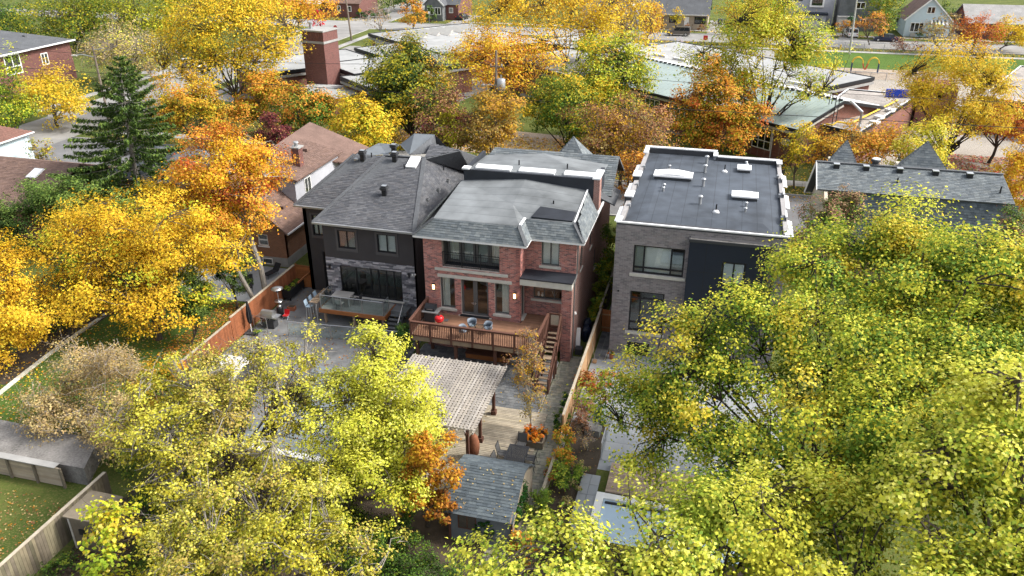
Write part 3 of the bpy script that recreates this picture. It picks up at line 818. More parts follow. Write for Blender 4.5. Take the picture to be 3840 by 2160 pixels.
# cat-head vent, lamp and outlet on the side wall
b = MB(); b.box((-7.88, 45.0, 3.3), (-7.7, 45.12, 3.42)); b.lathe((-7.72, 45.0, 3.28), [(.02, 0), (.07, .03), (.06, .12)], 8); b.build('flood_lamp', 'white_paint', bh)

# ---------------------------------------------------------------- raised deck, stairs and what stands on them
dk = thing('raised_deck', 'brown timber deck on posts with baluster railing and stairs behind the brick house', 'deck', (-13.3, 42.7, 0))
DX0, DX1, DY0, DZ = -17.35, -9.35, 41.0, 2.6
bd = []; y = DY0 + .02
while y < 45.6:
    x0, x1 = (DX0, DX1) if y < 44.2 else (-11.1, DX1)
    segs = [(x0, -14.6), (-14.6, -11.25), (-11.25, x1)] if x0 < -15 else [(x0, x1)]
    for a, c in segs: bd.append((V((a + .004, y, DZ - .035)), V((c - a - .01, 0, 0)), V((0, .132, 0)), V((0, 0, .035 + random.uniform(0, .003)))))
    y += .14
pieces('deck_board', 'deck_boards', 'stave', bd, 'deck_floor', dk, WOODT, 200)
b = MB(); b.box((DX0, DY0 - .05, DZ - .30), (DX1, DY0 - .005, DZ - .002)); b.box((DX0 - .045, DY0 - .05, DZ - .30), (DX0 - .005, 44.3, DZ - .002)); b.box((DX1 + .005, DY0 - .05, DZ - .3), (DX1 + .045, 44.0, DZ - .002)); b.build('rim_joist', 'tread_wood', dk)
b = MB()
for i in range(9): b.box((DX0 + .3 + i * .93, DY0 + .01, DZ - .24), (DX0 + .35 + i * .93, 44.3, DZ - .04))
b.build('joists', 'bark_dark', dk)
for x in (-17.1, -14.55, -12.0, -9.6):
    for yy in (41.25, 43.9): MB().box((x - .09, yy - .09, 0.03), (x + .09, yy + .09, DZ - .31)).build('post', 'deck_brown', dk)
def railing(p, q, parent, h=1.05, step=.115, posts=()):
    p, q = V(p), V(q); d = q - p; L = d.length; u = d / L; n = V((-u.y, u.x, 0))
    b = MB(); b.beam(p + Zv * h, q + Zv * h, .16, .045); b.beam(p + Zv * (h - .09), q + Zv * (h - .09), .045, .09); b.beam(p + Zv * .07, q + Zv * .07, .045, .08)
    b.build('rail', 'deck_brown', parent)
    for t in posts:
        c = p + d * t; MB().box((c.x - .055, c.y - .055, c.z - .25), (c.x + .055, c.y + .055, c.z + h - .025)).build('railing_post', 'deck_brown', parent)
    x = .06; m = []
    while x < L - .05:
        c = p + u * x - n * .02; m.append((c + Zv * .03, u * .036, Zv * (h - .12), n * .036)); x += step
    pieces('baluster', 'balusters', 'stave', m, 'deck_brown', parent, WOODT, 100)
railing((DX0 - .02, DY0 - .08, DZ), (DX1 + .02, DY0 - .08, DZ), dk, posts=(.005, .165, .33, .5, .665, .83, .995))
railing((DX0 - .07, DY0, DZ), (DX0 - .07, 44.3, DZ), dk, posts=(.5, .98))
railing((DX1 + .07, DY0, DZ), (DX1 + .07, 43.95, DZ), dk, posts=(.5, .98))
# stairs
SX0, SX1 = -9.22, -8.5
def flight(y0, z0, n, run, rise):
    for i in range(n):
        zz = z0 - rise * (i + 1); yy = y0 - run * (i + 1)
        MB().box((SX0, yy - .02, zz - .04), (SX1, yy + run - .02, zz), random.choice(WOODT)).build('tread', 'tread_wood', dk)
        if i % 2 == 0: MB().box((SX0 + .3, yy + run - .06, zz - .12), (SX0 + .36, yy + run - .03, zz - .041)).build('riser_block', 'deck_brown', dk)
    return y0 - run * n, z0 - rise * n
y1, z1 = flight(44.0, DZ, 5, .235, .205)
MB().box((SX0, y1 - .56, z1 - .235), (SX1, y1 - .03, z1 - .195)).build('landing', 'tread_wood', dk)
y2, z2 = flight(y1 - .56, z1 - .195, 7, .262, .192)
for x in (SX0 - .03, SX1 + .03):
    b = MB(); b.beam((x, 44.02, DZ - .12), (x, y1 - .02, z1 - .12), .05, .26); b.beam((x, y1 - .03, z1 - .30), (x, y1 - .56, z1 - .30), .05, .22); b.beam((x, y1 - .56, z1 - .3), (x, y2 + .05, z2 - .06), .05, .26); b.build('stringer', 'deck_brown', dk)
    b = MB(); b.beam((x, 44.05, DZ + .98), (x, y1, z1 + .95), .10, .10); b.beam((x, y1, z1 + .78), (x, y1 - .56, z1 + .75), .10, .10); b.beam((x, y1 - .56, z1 + .75), (x, y2 + .05, z2 + .95), .10, .10); b.build('handrail', 'deck_brown', dk)
    for yy, zb, zz in ((44.05, DZ - .3, DZ + 1.05), (y1 - .02, 0.03, z1 + 1.0), (y1 - .56, 0.03, z1 + .8), (y2 + .06, 0.03, z2 + 1.05)):
        MB().box((x - .05, yy - .05, zb), (x + .05, yy + .05, zz)).build('stair_post', 'deck_brown', dk)
    m = []
    for i in range(9):
        t = i / 9; m.append((V((x - .018, 44.0 - (44.0 - y1) * t - .1, DZ - (DZ - z1) * t - .1)), V((.036, 0, 0)), V((0, 0, .98)), V((0, -.036, 0))))
    for i in range(15):
        t = i / 15; ya, za = y1 - .6, z1 - .25; m.append((V((x - .018, ya - (ya - y2) * t - .05, za - (za - z2) * t)), V((.036, 0, 0)), V((0, 0, 1.0)), V((0, -.036, 0))))
    pieces('baluster', 'balusters', 'stave', m, 'deck_brown', dk, WOODT, 60)
g = MB(); yg = 44.1
g.box((SX0, yg - .03, DZ + .05), (SX1, yg + .03, DZ + .2)); g.box((SX0, yg - .03, DZ + .98), (SX1, yg + .03, DZ + 1.08)); g.box((SX0, yg - .03, DZ + .2), (SX0 + .09, yg + .03, DZ + .98)); g.box((SX1 - .09, yg - .03, DZ + .2), (SX1, yg + .03, DZ + .98))
g = g.build('stair_gate', 'deck_brown', dk)
b = MB()
for i in range(-8, 9):
    for s in (-1, 1):
        c = (SX0 + SX1) / 2 + i * .085; x0, z0 = c - .36, DZ + .59 - s * .36; p, q = [], []
        # clip diagonal to the gate opening
        t0, t1 = 0.0, 1.0
        xa, xb = x0, x0 + .72
        ta = (SX0 + .09 - xa) / .72; tb = (SX1 - .09 - xa) / .72
        t0, t1 = max(0, ta), min(1, tb)
        if t1 - t0 > .05: b.beam((x0 + .72 * t0, yg + .005 * s, z0 + s * .72 * t0), (x0 + .72 * t1, yg + .005 * s, z0 + s * .72 * t1), .006, .026)
b.build('lattice', 'cream_wall', g)
# timber storage bench under the deck
bn = thing('storage_bench', 'long orange timber box bench in the shade under the raised deck', 'bench', (-13, 43.6, 0))
MB().box((-14.6, 43.3, .03), (-11.7, 44.2, .38)).build('box', 'fence_orange', bn); MB().box((-14.65, 43.25, .385), (-11.65, 44.2, .43)).build('lid', 'deck_brown', bn)

def lathe_part(name, mat, parent, c, prof, n=14, smooth=True, **k):
    return MB().lathe(c, prof, n, **k).build(name, mat, parent, smooth)
# gas grill on the deck
gr = thing('gas_grill', 'grey gas grill with black lid in the corner of the brown deck', 'grill', (-16.85, 43.15, DZ))
b = MB(); b.box((-17.2, 42.9, DZ + .02), (-16.5, 43.45, DZ + .72)); b.build('cabinet', 'charcoal', gr)
b = MB(); b.box((-17.3, 42.72, DZ + .74), (-16.2, 43.5, DZ + .80)); b.build('shelf', 'galvanised', gr)
b = MB(); pr = [(42.88, .80), (42.88, .98), (43.0, 1.14), (43.22, 1.2), (43.42, 1.1), (43.45, .80)]
b.extr([(-17.15, yy, DZ + z) for yy, z in pr], (.68, 0, 0)); b.build('lid', 'black_metal', gr)
MB().beam((-17.0, 42.85, DZ + .95), (-16.6, 42.85, DZ + .95), .03, .03).build('handle', 'steel', gr)
# red kettle barbecue
kb = thing('kettle_barbecue', 'round red enamel kettle barbecue on legs near the deck railing', 'barbecue', (-15.95, 42.3, DZ))
kc = (-15.95, 42.3, DZ + .62)
lathe_part('bowl', 'red_enamel', kb, kc, [(.02, -.2), (.18, -.16), (.27, -.04), (.29, .06)], 18)
lathe_part('lid', 'red_enamel', kb, kc, [(.295, .065), (.28, .16), (.2, .25), (.06, .29)], 18)
lathe_part('knob', 'black_metal', kb, kc, [(.03, .292), (.07, .31), (.07, .36), (.02, .37)], 10)
for a in range(3):
    an = a * 2.1 + .4; MB().tube([(kc[0] + .15 * math.cos(an), kc[1] + .15 * math.sin(an), kc[2] - .15), (kc[0] + .3 * math.cos(an), kc[1] + .3 * math.sin(an), DZ)], .013, 5).build('leg', 'black_metal', kb)
MB().box((-15.62, 42.15, DZ + .62), (-15.35, 42.45, DZ + .65)).build('side_table', 'charcoal', kb)
# bistro set
tb = thing('glass_table', 'small square glass table with thin black legs on the brown deck', 'table', (-13.3, 41.85, DZ))
MB().box((-13.7, 41.5, DZ + .72), (-12.9, 42.2, DZ + .735)).build('tabletop', 'glass_rail', tb)
b = MB()
for p, q in (((-13.7, 41.5), (-12.9, 41.5)), ((-12.9, 41.5), (-12.9, 42.2)), ((-12.9, 42.2), (-13.7, 42.2)), ((-13.7, 42.2), (-13.7, 41.5))): b.beam((*p, DZ + .71), (*q, DZ + .71), .025, .02)
b.build('rim', 'black_metal', tb)
for sx in (-1, 1):
    for sy in (-1, 1): MB().beam((-13.3 + sx * .36, 41.85 + sy * .31, DZ + .70), (-13.3 - sx * .1 * sy, 41.85 + sy * .33, DZ), .022, .022).build('leg', 'black_metal', tb)
def tub_chair(c, a, label, grp='tub chairs around the glass table'):
    t = thing('tub_chair', label, 'chair', c, grp, a)
    n = 16; b = MB(); ring = []
    for i in range(n):
        an = -2.35 + 4.7 * i / (n - 1); h = .80 if abs(an) < 1.3 else .80 - (abs(an) - 1.3) * .2
        ring.append((math.sin(an) * .30, -math.cos(an) * -.27, h))
    for i in range(n - 1):
        a0, a1 = V(ring[i]), V(ring[i + 1])
        for r0, r1, zb in ((1.0, .93, .44),):
            b._add([(a0.x, a0.y, a0.z), (a1.x, a1.y, a1.z), (a1.x * .88, a1.y * .88, .44), (a0.x * .88, a0.y * .88, .44), (a0.x * .93, a0.y * .93, a0.z), (a1.x * .93, a1.y * .93, a1.z), (a1.x * .8, a1.y * .8, .44), (a0.x * .8, a0.y * .8, .44)],
                   [(0, 3, 2, 1), (4, 5, 6, 7), (0, 1, 5, 4), (3, 7, 6, 2)])
    b.build('backrest', 'chair_blue', t, True, local=True)
    MB().lathe((0, .02, .41), [(.26, 0), (.27, .04), (.24, .06)], 16).build('seat', 'chair_blue', t, True, local=True)
    for sx in (-1, 1):
        for sy in (-1, 1): MB().tube([(sx * .16, sy * .16, .41), (sx * .24, sy * .23, 0)], .012, 5).build('leg', 'black_metal', t, local=True)
    return t
tub_chair((-13.85, 42.5, DZ), .35, 'blue grey tub chair with open back left of the glass table')
tub_chair((-12.75, 42.35, DZ), -.5, 'blue grey tub chair with open back right of the glass table')
tub_chair((-14.15, 41.6, DZ), 1.5, 'blue grey tub chair half hidden behind the deck balusters')

# ---------------------------------------------------------------- pergola
pg = thing('pergola', 'weathered grey lattice pergola on dark brown posts beside the timber deck', 'pergola', (-13.5, 35.6, 0))
for x, yy in ((-11.05, 37.55), (-11.05, 34.85), (-11.15, 32.9), (-15.9, 37.55), (-15.9, 34.85), (-15.9, 32.9)):
    p = MB().box((x - .08, yy - .08, .1), (x + .08, yy + .08, 2.3)).build('post', 'deck_brown', pg)
    b = MB(); b.box((x - .15, yy - .15, .1), (x + .15, yy + .15, .38)); b.box((x - .22, yy - .22, .045), (x + .22, yy + .22, .099)); b.build('post_base', 'deck_brown', p)
for x in (-11.05, -15.9): MB().box((x - .05, 32.3, 2.302), (x + .05, 38.7, 2.46)).build('beam', 'deck_brown', pg)
m = [(V((-16.35 + i * .437, 32.25, 2.462)), V((.045, 0, 0)), V((0, 6.75 if i % 1 == 0 else 6.6, 0)), V((0, 0, .14))) for i in range(14)]
pieces('rafter', 'rafters', 'stave', m, 'grey_slat', pg, WOODT, 50)
m = [(V((-16.42, 32.4 + i * .232, 2.604)), V((5.86, 0, 0)), V((0, .135, 0)), V((0, 0, .03))) for i in range(28)]
m += [(V((-16.40 + i * .2, 32.42, 2.636)), V((.115, 0, 0)), V((0, 6.36, 0)), V((0, 0, .028))) for i in range(29)]
pieces('slat', 'slats', 'stave', m, 'grey_slat', pg, WOODT, 80)
# wicker pod and ground lantern under the pergola corner
wk = thing('wicker_lantern', 'tall brown wicker pod hanging at the pergola corner', 'lantern', (-10.95, 33.35, .3))
lathe_part('basket', 'wicker', wk, (-10.95, 33.35, .35), [(.12, 0), (.26, .1), (.31, .45), (.30, .8), (.22, 1.15), (.08, 1.32)], 20)
MB().tube([(-10.95, 33.35, 1.66), (-10.95, 33.35, 2.3)], .012, 5).build('chain', 'black_metal', wk)
lt = thing('floor_lantern', 'small dark green metal lantern standing on the deck by the shed', 'lantern', (-10.55, 32.3, .1))
b = MB(); b.box((-10.67, 32.18, .10), (-10.43, 32.42, .14)); b.box((-10.66, 32.19, .45), (-10.44, 32.41, .48))
for sx in (-.11, .09):
    for sy in (-.11, .09): b.box((-10.55 + sx, 32.3 + sy, .14), (-10.53 + sx, 32.32 + sy, .45))
b.build('cage', 'black_metal', lt); lathe_part('cap', 'charcoal', lt, (-10.55, 32.3, .482), [(.16, 0), (.05, .12), (.02, .18)], 8); lathe_part('candle', 'white_paint', lt, (-10.55, 32.3, .141), [(.05, 0), (.05, .2)], 8)

# ---------------------------------------------------------------- patio dining set
dt = thing('dining_table', 'long dark metal lattice dining table on the weathered deck', 'table', (-8.63, 33.1, .1))
TX0, TX1, TY0, TY1, TZ = -9.18, -8.08, 32.0, 34.2, .78
b = MB(); b.box((TX0, TY0, TZ - .05), (TX0 + .06, TY1, TZ)); b.box((TX1 - .06, TY0, TZ - .05), (TX1, TY1, TZ)); b.box((TX0 + .06, TY0, TZ - .05), (TX1 - .06, TY0 + .06, TZ)); b.box((TX0 + .06, TY1 - .06, TZ - .05), (TX1 - .06, TY1, TZ)); b.build('rim', 'charcoal', dt)
b = MB(); w, h = TX1 - TX0 - .12, TY1 - TY0 - .12
for s in (-1, 1):
    k = -h
    while k < w + h:
        # diagonal strips clipped to the top
        pts = []
        for t in np.linspace(0, h, 2):
            pass
        x0 = k; a0 = max(0, -x0) if s > 0 else max(0, x0 - w)
        a1 = min(h, w - x0) if s > 0 else min(h, x0)
        if a1 - a0 > .04:
            ya, yb = TY0 + .06 + a0, TY0 + .06 + a1
            xa, xb = TX0 + .06 + x0 + s * a0, TX0 + .06 + x0 + s * a1
            b.beam((xa, ya, TZ - .012 - .004 * s), (xb, yb, TZ - .012 - .004 * s), .034, .008)
        k += .085
b.build('lattice_top', 'charcoal', dt)
for sx in (TX0 + .12, TX1 - .12):
    for sy in (TY0 + .15, TY1 - .15): MB().tube([(sx, sy, TZ - .05), (sx, sy, .1)], .03, 6).build('leg', 'charcoal', dt)
def patio_chair(loc, rz, label):
    t = thing('patio_chair', label, 'chair', loc, 'patio chairs around the lattice table', rz)
    b = MB(); b.box((-.24, -.24, .40), (.24, .24, .43)); b.build('seat', 'frame_grey', t, local=True)
    b = MB(); b.obox((-.23, .22, .46), (.46, 0, 0), (0, .12, .48), (0, .02, -.004)); b.build('backrest', 'frame_grey', t, local=True)
    for sx in (-1, 1):
        MB().tube([(sx * .25, -.25, 0), (sx * .25, -.25, .62), (sx * .25, .2, .64)], .014, 5).build('armrest', 'black_metal', t, local=True)
        MB().tube([(sx * .25, .30, 0), (sx * .25, .22, .42), (sx * .25, .36, .98)], .016, 5).build('leg', 'black_metal', t, local=True)
    MB().tube([(-.25, .36, .98), (.25, .36, .98)], .016, 5).build('top_rail', 'black_metal', t, local=True)
    return t
patio_chair((-9.42, 33.65, .1), RAD(90), 'black sling patio chair on the shed side of the table, farther along')
patio_chair((-9.42, 32.8, .1), RAD(84), 'black sling patio chair on the left of the lattice table close to the shed')
patio_chair((-7.88, 33.6, .1), RAD(-90), 'black sling patio chair pushed in on the path side of the table')
patio_chair((-7.86, 32.75, .1), RAD(-96), 'black sling patio chair on the path side close to the shed roof')
patio_chair((-8.65, 34.6, .1), 0.0, 'black sling patio chair at the head of the table by the orange hostas')

# ---------------------------------------------------------------- garden shed in front
sh = thing('garden_shed', 'grey green garden shed with dark slate shingle gambrel roof and ivy', 'shed', (-8.85, 28.9, 0))
x0, x1 = -10.3, -7.3
prof = [(27.45, 0), (27.45, 1.85), (28.55, 2.55), (29.45, 2.85), (30.35, 2.55), (31.3, 1.85), (31.3, 0)]
MB().box((x0 + .02, 27.45, 0), (x1 - .02, 27.5, 1.85)).build('wall', 'membrane_plain', sh)
MB().box((x0 + .02, 31.25, 0), (x1 - .02, 31.3, 1.85)).build('wall', 'membrane_plain', sh)
m = []; yy = 27.46
def zroof(t):
    for (a, b_), (c, d) in zip(prof[1:6], prof[2:6]):
        if a <= t <= c: return b_ + (d - b_) * (t - a) / (c - a)
    return 1.85
while yy < 31.25:
    for xx, nn in ((x1, 1), (x0, -1)):
        m.append((V((xx, yy, 0)), V((0, .235, 0)), V((0, 0, min(zroof(yy), zroof(min(yy + .235, 31.29))) - .02)), V((.03 * nn, 0, 0))))
    yy += .245
pieces('plank', 'planks', 'stave', m, 'fence_old', sh, [(2.0, 2.0, 2.1), (2.3, 2.25, 2.3), (1.8, 1.8, 1.9)], 60)
for xx in (x0, x1):
    b = MB(); b.beam((xx, 27.2, 1.72), (xx, 28.58, 2.52), .06, .12); b.beam((xx, 28.58, 2.52), (xx, 29.45, 2.83), .06, .12); b.build('barge_board', 'tread_wood', sh)
for xx in (x0, x1): MB().box((xx - .05, 27.38, 0), (xx + .05, 27.449, 1.8)).build('corner_post', 'deck_brown', sh)
pls = [[(x0 - .2, 27.2, 1.76), (x1 + .12, 27.2, 1.76), (x1 + .12, 28.58, 2.6), (x0 - .2, 28.58, 2.6)], [(x0 - .2, 28.58, 2.6), (x1 + .12, 28.58, 2.6), (x1 + .12, 29.5, 2.92), (x0 - .2, 29.5, 2.92)],
       [(x0 - .2, 29.5, 2.92), (x1 + .12, 29.5, 2.92), (x1 + .12, 30.42, 2.6), (x0 - .2, 30.42, 2.6)], [(x0 - .2, 30.42, 2.6), (x1 + .12, 30.42, 2.6), (x1 + .12, 31.55, 1.76), (x0 - .2, 31.55, 1.76)]]
roof(sh, 'roof', pls, 'shingle_slate', 'roof_grey', GREYT, .145, .30, 300, .05)
window(sh, (-9.9, 27.45, .75), X, FR, .9, .8, 'deck_brown', .05, (.5,), back='interior_dark', inset=-.03, depth=.04)

# ---------------------------------------------------------------- grey stucco house (left of the brick house)
gh = thing('stucco_house', 'dark grey stucco house with stone clad ground floor and broad hip roof', 'house', (-24, 54, 0))
gx0, gx1, gy = -26.3, -19.55, 47.5
opsG = [(1.12, 5.0, 2.46, 6.35), (4.1, 5.0, 5.48, 6.35)]
wall(gh, (gx0, gy, 4.2), X, FR, gx1 - gx0, 2.75, .3, [(a, z0 - 4.2, c, z1 - 4.2) for a, z0, c, z1 in opsG], 'stucco')
opsS = [(1.03, 1.32, 5.75, 3.65)]
wall(gh, (gx0, gy + .02, 0), X, FR, gx1 - gx0, 4.2, .3, opsS, 'charcoal', 'stone_wall')
sl = []; rng = random.Random(5); z = .02
while z < 4.18:
    hh = rng.choice((.10, .13, .17)); hh = min(hh, 4.2 - z); x = 0.0
    while x < gx1 - gx0 - .02:
        w = min(rng.uniform(.28, .75), gx1 - gx0 - x)
        if not (x + w > 1.03 and x < 5.75 and z + hh * .6 > 1.32 and z + hh * .4 < 3.65) :
            sl.append((V((gx0 + x, gy + .021, z)), V((w - .012, 0, 0)), V((0, 0, hh - .012)), V((0, -rng.uniform(.02, .06), 0))))
        elif x < 1.03 < x + w: sl.append((V((gx0 + x, gy + .021, z)), V((1.03 - x, 0, 0)), V((0, 0, hh - .012)), V((0, -.04, 0))))
        elif x < 5.75 < x + w: sl.append((V((gx0 + 5.75, gy + .021, z)), V((x + w - 5.75, 0, 0)), V((0, 0, hh - .012)), V((0, -.04, 0))))
        x += w
    z += hh
pieces('stone', 'stone_courses', 'block', sl, 'stone_clad', gh, [(1, 1, 1), (.7, .7, .72), (1.4, 1.38, 1.35), (1.9, 1.85, 1.8), (.5, .5, .54), (1.15, 1.1, 1.1), (2.3, 2.2, 2.15)], 300)
wall(gh, (gx1, gy + .02, 0), Y, X, 13.5, 6.95, .3, [], 'stucco')
wall(gh, (-29.2, 50.1, 0), X, FR, 2.9, 6.95, .3, [(.7, 4.6, 1.5, 6.2), (1.25, 0.05, 2.35, 3.3)], 'stucco')
wall(gh, (-26.3, 47.52, 0), Y, -X, 2.58, 6.95, .29, [], 'stucco')
wall(gh, (-29.2, 50.1, 0), Y, -X, 11, 6.95, .3, [], 'stucco')
wall(gh, (-29.2, 61.0, 0), X, Y, 9.65, 6.95, .3, [], 'stucco')
def trimmed(x, z, w, h, y, bk, sl=False):
    window(gh, (x, y, z), X, FR, w, h, 'black_metal', .07, (.5,), back=bk, slats=sl, inset=.05)
    b = MB(); t = .15
    b.box((x - t, y - .05, z - t - .06), (x + w + t, y - .002, z - .002)); b.box((x - t, y - .04, z + h + .002), (x + w + t, y - .002, z + h + t)); b.box((x - t, y - .04, z), (x - .002, y - .002, z + h)); b.box((x + w + .002, y - .04, z), (x + w + t, y - .002, z + h)); b.build('window_trim', 'stucco_trim', gh)
trimmed(gx0 + 1.12, 5.0, 1.34, 1.35, gy, 'blind_or_back', True)
trimmed(gx0 + 4.1, 5.0, 1.38, 1.35, gy, 'blind_or_back')
trimmed(-28.5, 4.6, .8, 1.6, 50.1, 'blind_or_back')
b = MB()
window(gh, (-27.95, 50.1, .05), X, FR, 1.1, 3.25, 'black_metal', .09, (), (.28, .5, .72), back='interior_dark', glass='glass_dark', name='side_door')
# five-leaf sliding glass wall and the room behind it
room(gh, -26.2, -19.7, 47.85, 52.5, 1.3, 3.9, 'interior_dark')
window(gh, (gx0 + 1.03, gy, 1.32), X, FR, 4.72, 2.33, 'black_metal', .07, (.26, .50, .62, .75, .87), back=None, backs=[], glass='glass_dark', inset=.03, name='glass_wall')
b = MB(); b.box((-25.2, 47.3, 1.26), (-20.4, 47.46, 1.318)); b.build('threshold', 'lime_stone', gh)
for x in (-26.0, -19.95):
    b = MB(); b.box((x - .05, 47.33, 3.35), (x + .05, 47.44, 3.65)); b.box((x - .09, 47.25, 3.62), (x + .09, 47.42, 3.67)); b.build('wall_lamp', 'black_metal', gh)
b = MB(); b.lathe((-19.65, 47.3, 3.55), [(.02, 0), (.07, .03), (.07, .12), (.02, .14)], 8); b.lathe((-19.45, 47.3, 3.6), [(.02, 0), (.06, .03), (.06, .1), (.02, .12)], 8); b.build('security_light', 'white_paint', gh)
# roof
E1, E2, E3 = (-26.7, 47.0, 6.95), (-19.2, 46.9, 6.95), (-29.62, 49.75, 6.95)
RM, RR, RL = (-24.4, 54.85, 9.6), (-21.3, 54.95, 9.6), (-26.85, 54.65, 9.55)
VE = (-26.7, 49.72, 6.97); BK = (-19.35, 60.7, 7.7)
roof(gh, 'roof', [[E1, E2, RR, RM], [E2, (-19.2, 60.7, 6.95), RR]], 'shingle_grey', 'roof_grey', GREYT, .17, .36, 300)
roof(gh, 'roof', [[E3, VE, RM, RL]], 'shingle_grey', 'roof_grey', GREYT, .17, .36, 0)
b = MB(); b.poly([E1, RM, VE]); b.poly([E3, RL, (-29.62, 61, 6.95)]); b.poly([RL, (-27.1, 59.8, 9.0), (-29.62, 61, 6.95)]); b.build('roof_side', 'roof_grey', gh)
b = MB(); b.beam(V(E1) + Zv * .05, V(RM) + Zv * .05, .26, .04); b.beam(V(E2) + Zv * .05, V(RR) + Zv * .05, .30, .04); b.beam(V(RM) + Zv * .05, V(RR) + Zv * .05, .28, .04); b.beam(V(E3) + Zv * .05, V(RL) + Zv * .05, .24, .04); b.build('hip_cap', 'roof_grey', gh)
# rear roofs and the long flat-topped dormer
roof(gh, 'rear_roof', [[RR, (-19.1, 56.7, 9.9), (-21.4, 56.8, 10.2)], [RR, (-19.0, 59.5, 7.2), (-19.1, 56.7, 9.9)]], 'shingle_grey', 'roof_grey', GREYT, .17, .36, 0)
b = MB(); b.poly([(-21.4, 56.8, 10.2), (-19.1, 56.7, 9.9), (-18.7, 63.6, 7), (-24, 63.6, 7)]); b.poly([(-19.1, 56.7, 9.9), (-19.0, 59.5, 7.2), (-18.6, 63.4, 6.95), (-18.7, 63.6, 7)]); b.build('rear_slope', 'roof_grey', gh)
b = MB(); b.slab([(-24.3, 57.6, 9.7), (-22.6, 55.2, 9.7), (-21.5, 57.95, 10.6), (-23.15, 57.85, 10.6)], .02)
b.poly([(-27.1, 59.8, 9.0), (-26.85, 54.7, 9.5), (-24.4, 55.2, 9.55), (-24.3, 57.6, 9.68)]); b.build('flat_roof', 'membrane_plain', gh)
roof(gh, 'dormer_side', [[(-22.6, 55.2, 9.7), (-21.6, 56.3, 9.55), (-21.5, 58.2, 9.7), (-21.5, 57.95, 10.58)]], 'shingle_grey', 'roof_grey', GREYT, .17, .36, 0, .03)
b = MB(); b.poly([(-23.15, 57.85, 10.58), (-21.5, 57.95, 10.58), (-21.5, 62, 8), (-24.5, 62, 8)]); b.poly([(-24.3, 57.6, 9.68), (-23.15, 57.85, 10.58), (-24.5, 62, 8)]); b.build('dormer_back', 'roof_grey', gh)
b = MB()
for p, q in (((-29.62, 49.7), (-26.72, 49.66)), ((-26.74, 46.95), (-19.2, 46.85)), ((-19.14, 46.9), (-19.14, 60))): b.beam((*p, 6.93), (*q, 6.93), .12, .13)
b.build('gutter', 'galvanised', gh)
b = MB(); b.box((-26.65, 47.05, 6.80), (-19.25, 47.49, 6.84)); b.box((-29.55, 49.8, 6.80), (-26.32, 50.09, 6.84)); b.build('soffit', 'frame_grey', gh)
def zfront(x, y): return 6.95 + (y - 47.0) * (9.6 - 6.95) / 7.85
def hooded(x, y, s=1.0):
    z = zfront(x, y)
    v = MB().box((x - .16 * s, y - .16 * s, z - .1), (x + .16 * s, y + .16 * s, z + .38 * s)).build('roof_vent', 'black_metal', gh)
    b = MB()
    for k in range(3): b.cbox((x, y, z + (.39 + k * .085) * s), (.46 + .04 * k) * s, (.46 + .04 * k) * s, .05 * s)
    b.cbox((x, y, z + .65 * s), .42 * s, .42 * s, .06 * s); b.build('hood', 'charcoal', v)
    MB().cbox((x, y, z + .715 * s), .34 * s, .34 * s, .01).build('cap', 'steel', v)
hooded(-25.95, 54.2); hooded(-23.4, 54.3); hooded(-22.7, 50.45)
v = MB().box((-24.2, 55.6, 9.5), (-23.9, 55.9, 10.0)).build('roof_vent', 'black_metal', gh); b = MB()
for k in range(3): b.cbox((-24.05, 55.75, 10.0 + k * .085), .46 + .04 * k, .46, .05)
b.build('hood', 'charcoal', v); MB().cbox((-24.05, 55.75, 10.26), .36, .36, .01).build('cap', 'steel', v)
s = MB(); za, zb = zfront(0, 53.6) + .12, zfront(0, 54.8) + .16
s.slab([(-22.3, 53.6, za), (-21.5, 53.6, za), (-21.5, 54.8, zb), (-22.3, 54.8, zb)], .14); s = s.build('skylight', 'white_metal', gh)
MB().slab([(-22.2, 53.7, za + .045), (-21.6, 53.7, za + .045), (-21.6, 54.7, zb - .02), (-22.2, 54.7, zb - .02)], .02).build('pane', 'pale_blue', s)
for x, y, z in ((-20.1, 55.8, 8.6), (-22.35, 53.5, 9.1), (-25.4, 54.6, 9.4)): MB().tube([(x, y, z - .1), (x, y, z + .42)], .045, 7).build('vent_pipe', 'black_metal', gh)
for x, y in ((-19.75, 55.6), (-19.75, 53.4), (-19.8, 51.2)):
    z = 7.6; b = MB(); b.box((x - .1, y - .1, z - .2), (x + .12, y + .12, z + .22)); b.box((x - .12, y - .14, z + .16), (x + .16, y + .14, z + .22)); b.build('wall_vent', 'galvanised', gh)
b = MB(); b.cbox((-26.4, 54.0, zfront(0, 54.0) + .05), .3, .3, .12); b.build('flat_vent', 'galvanised', gh)

# ---------------------------------------------------------------- its raised deck with glass balustrade
gd = thing('glass_rail_deck', 'raised grey deck with orange timber edge and glass balustrade behind the stucco house', 'deck', (-23.6, 46.4, 0))
DZ2 = 1.15
pl = []; y = 45.38
while y < 47.25:
    pl.append((V((-26.0, y, DZ2 - .04)), V((4.85, 0, 0)), V((0, .185, 0)), V((0, 0, .04)))); y += .19
pieces('deck_board', 'deck_boards', 'stave', pl, 'grey_slat', gd, [(.78, .84, .86), (.72, .79, .81), (.82, .87, .9)], 40)
b = MB(); b.box((-26.03, 45.30, .86), (-21.12, 45.37, DZ2)); b.box((-21.12, 45.30, .86), (-21.06, 47.3, DZ2)); b.box((-26.09, 45.3, .86), (-26.03, 47.3, DZ2)); b.build('edge_board', 'fence_orange', gd)
for x in (-25.7, -23.5, -21.3): MB().box((x - .08, 45.42, .02), (x + .08, 45.58, .85)).build('post', 'tread_wood', gd)
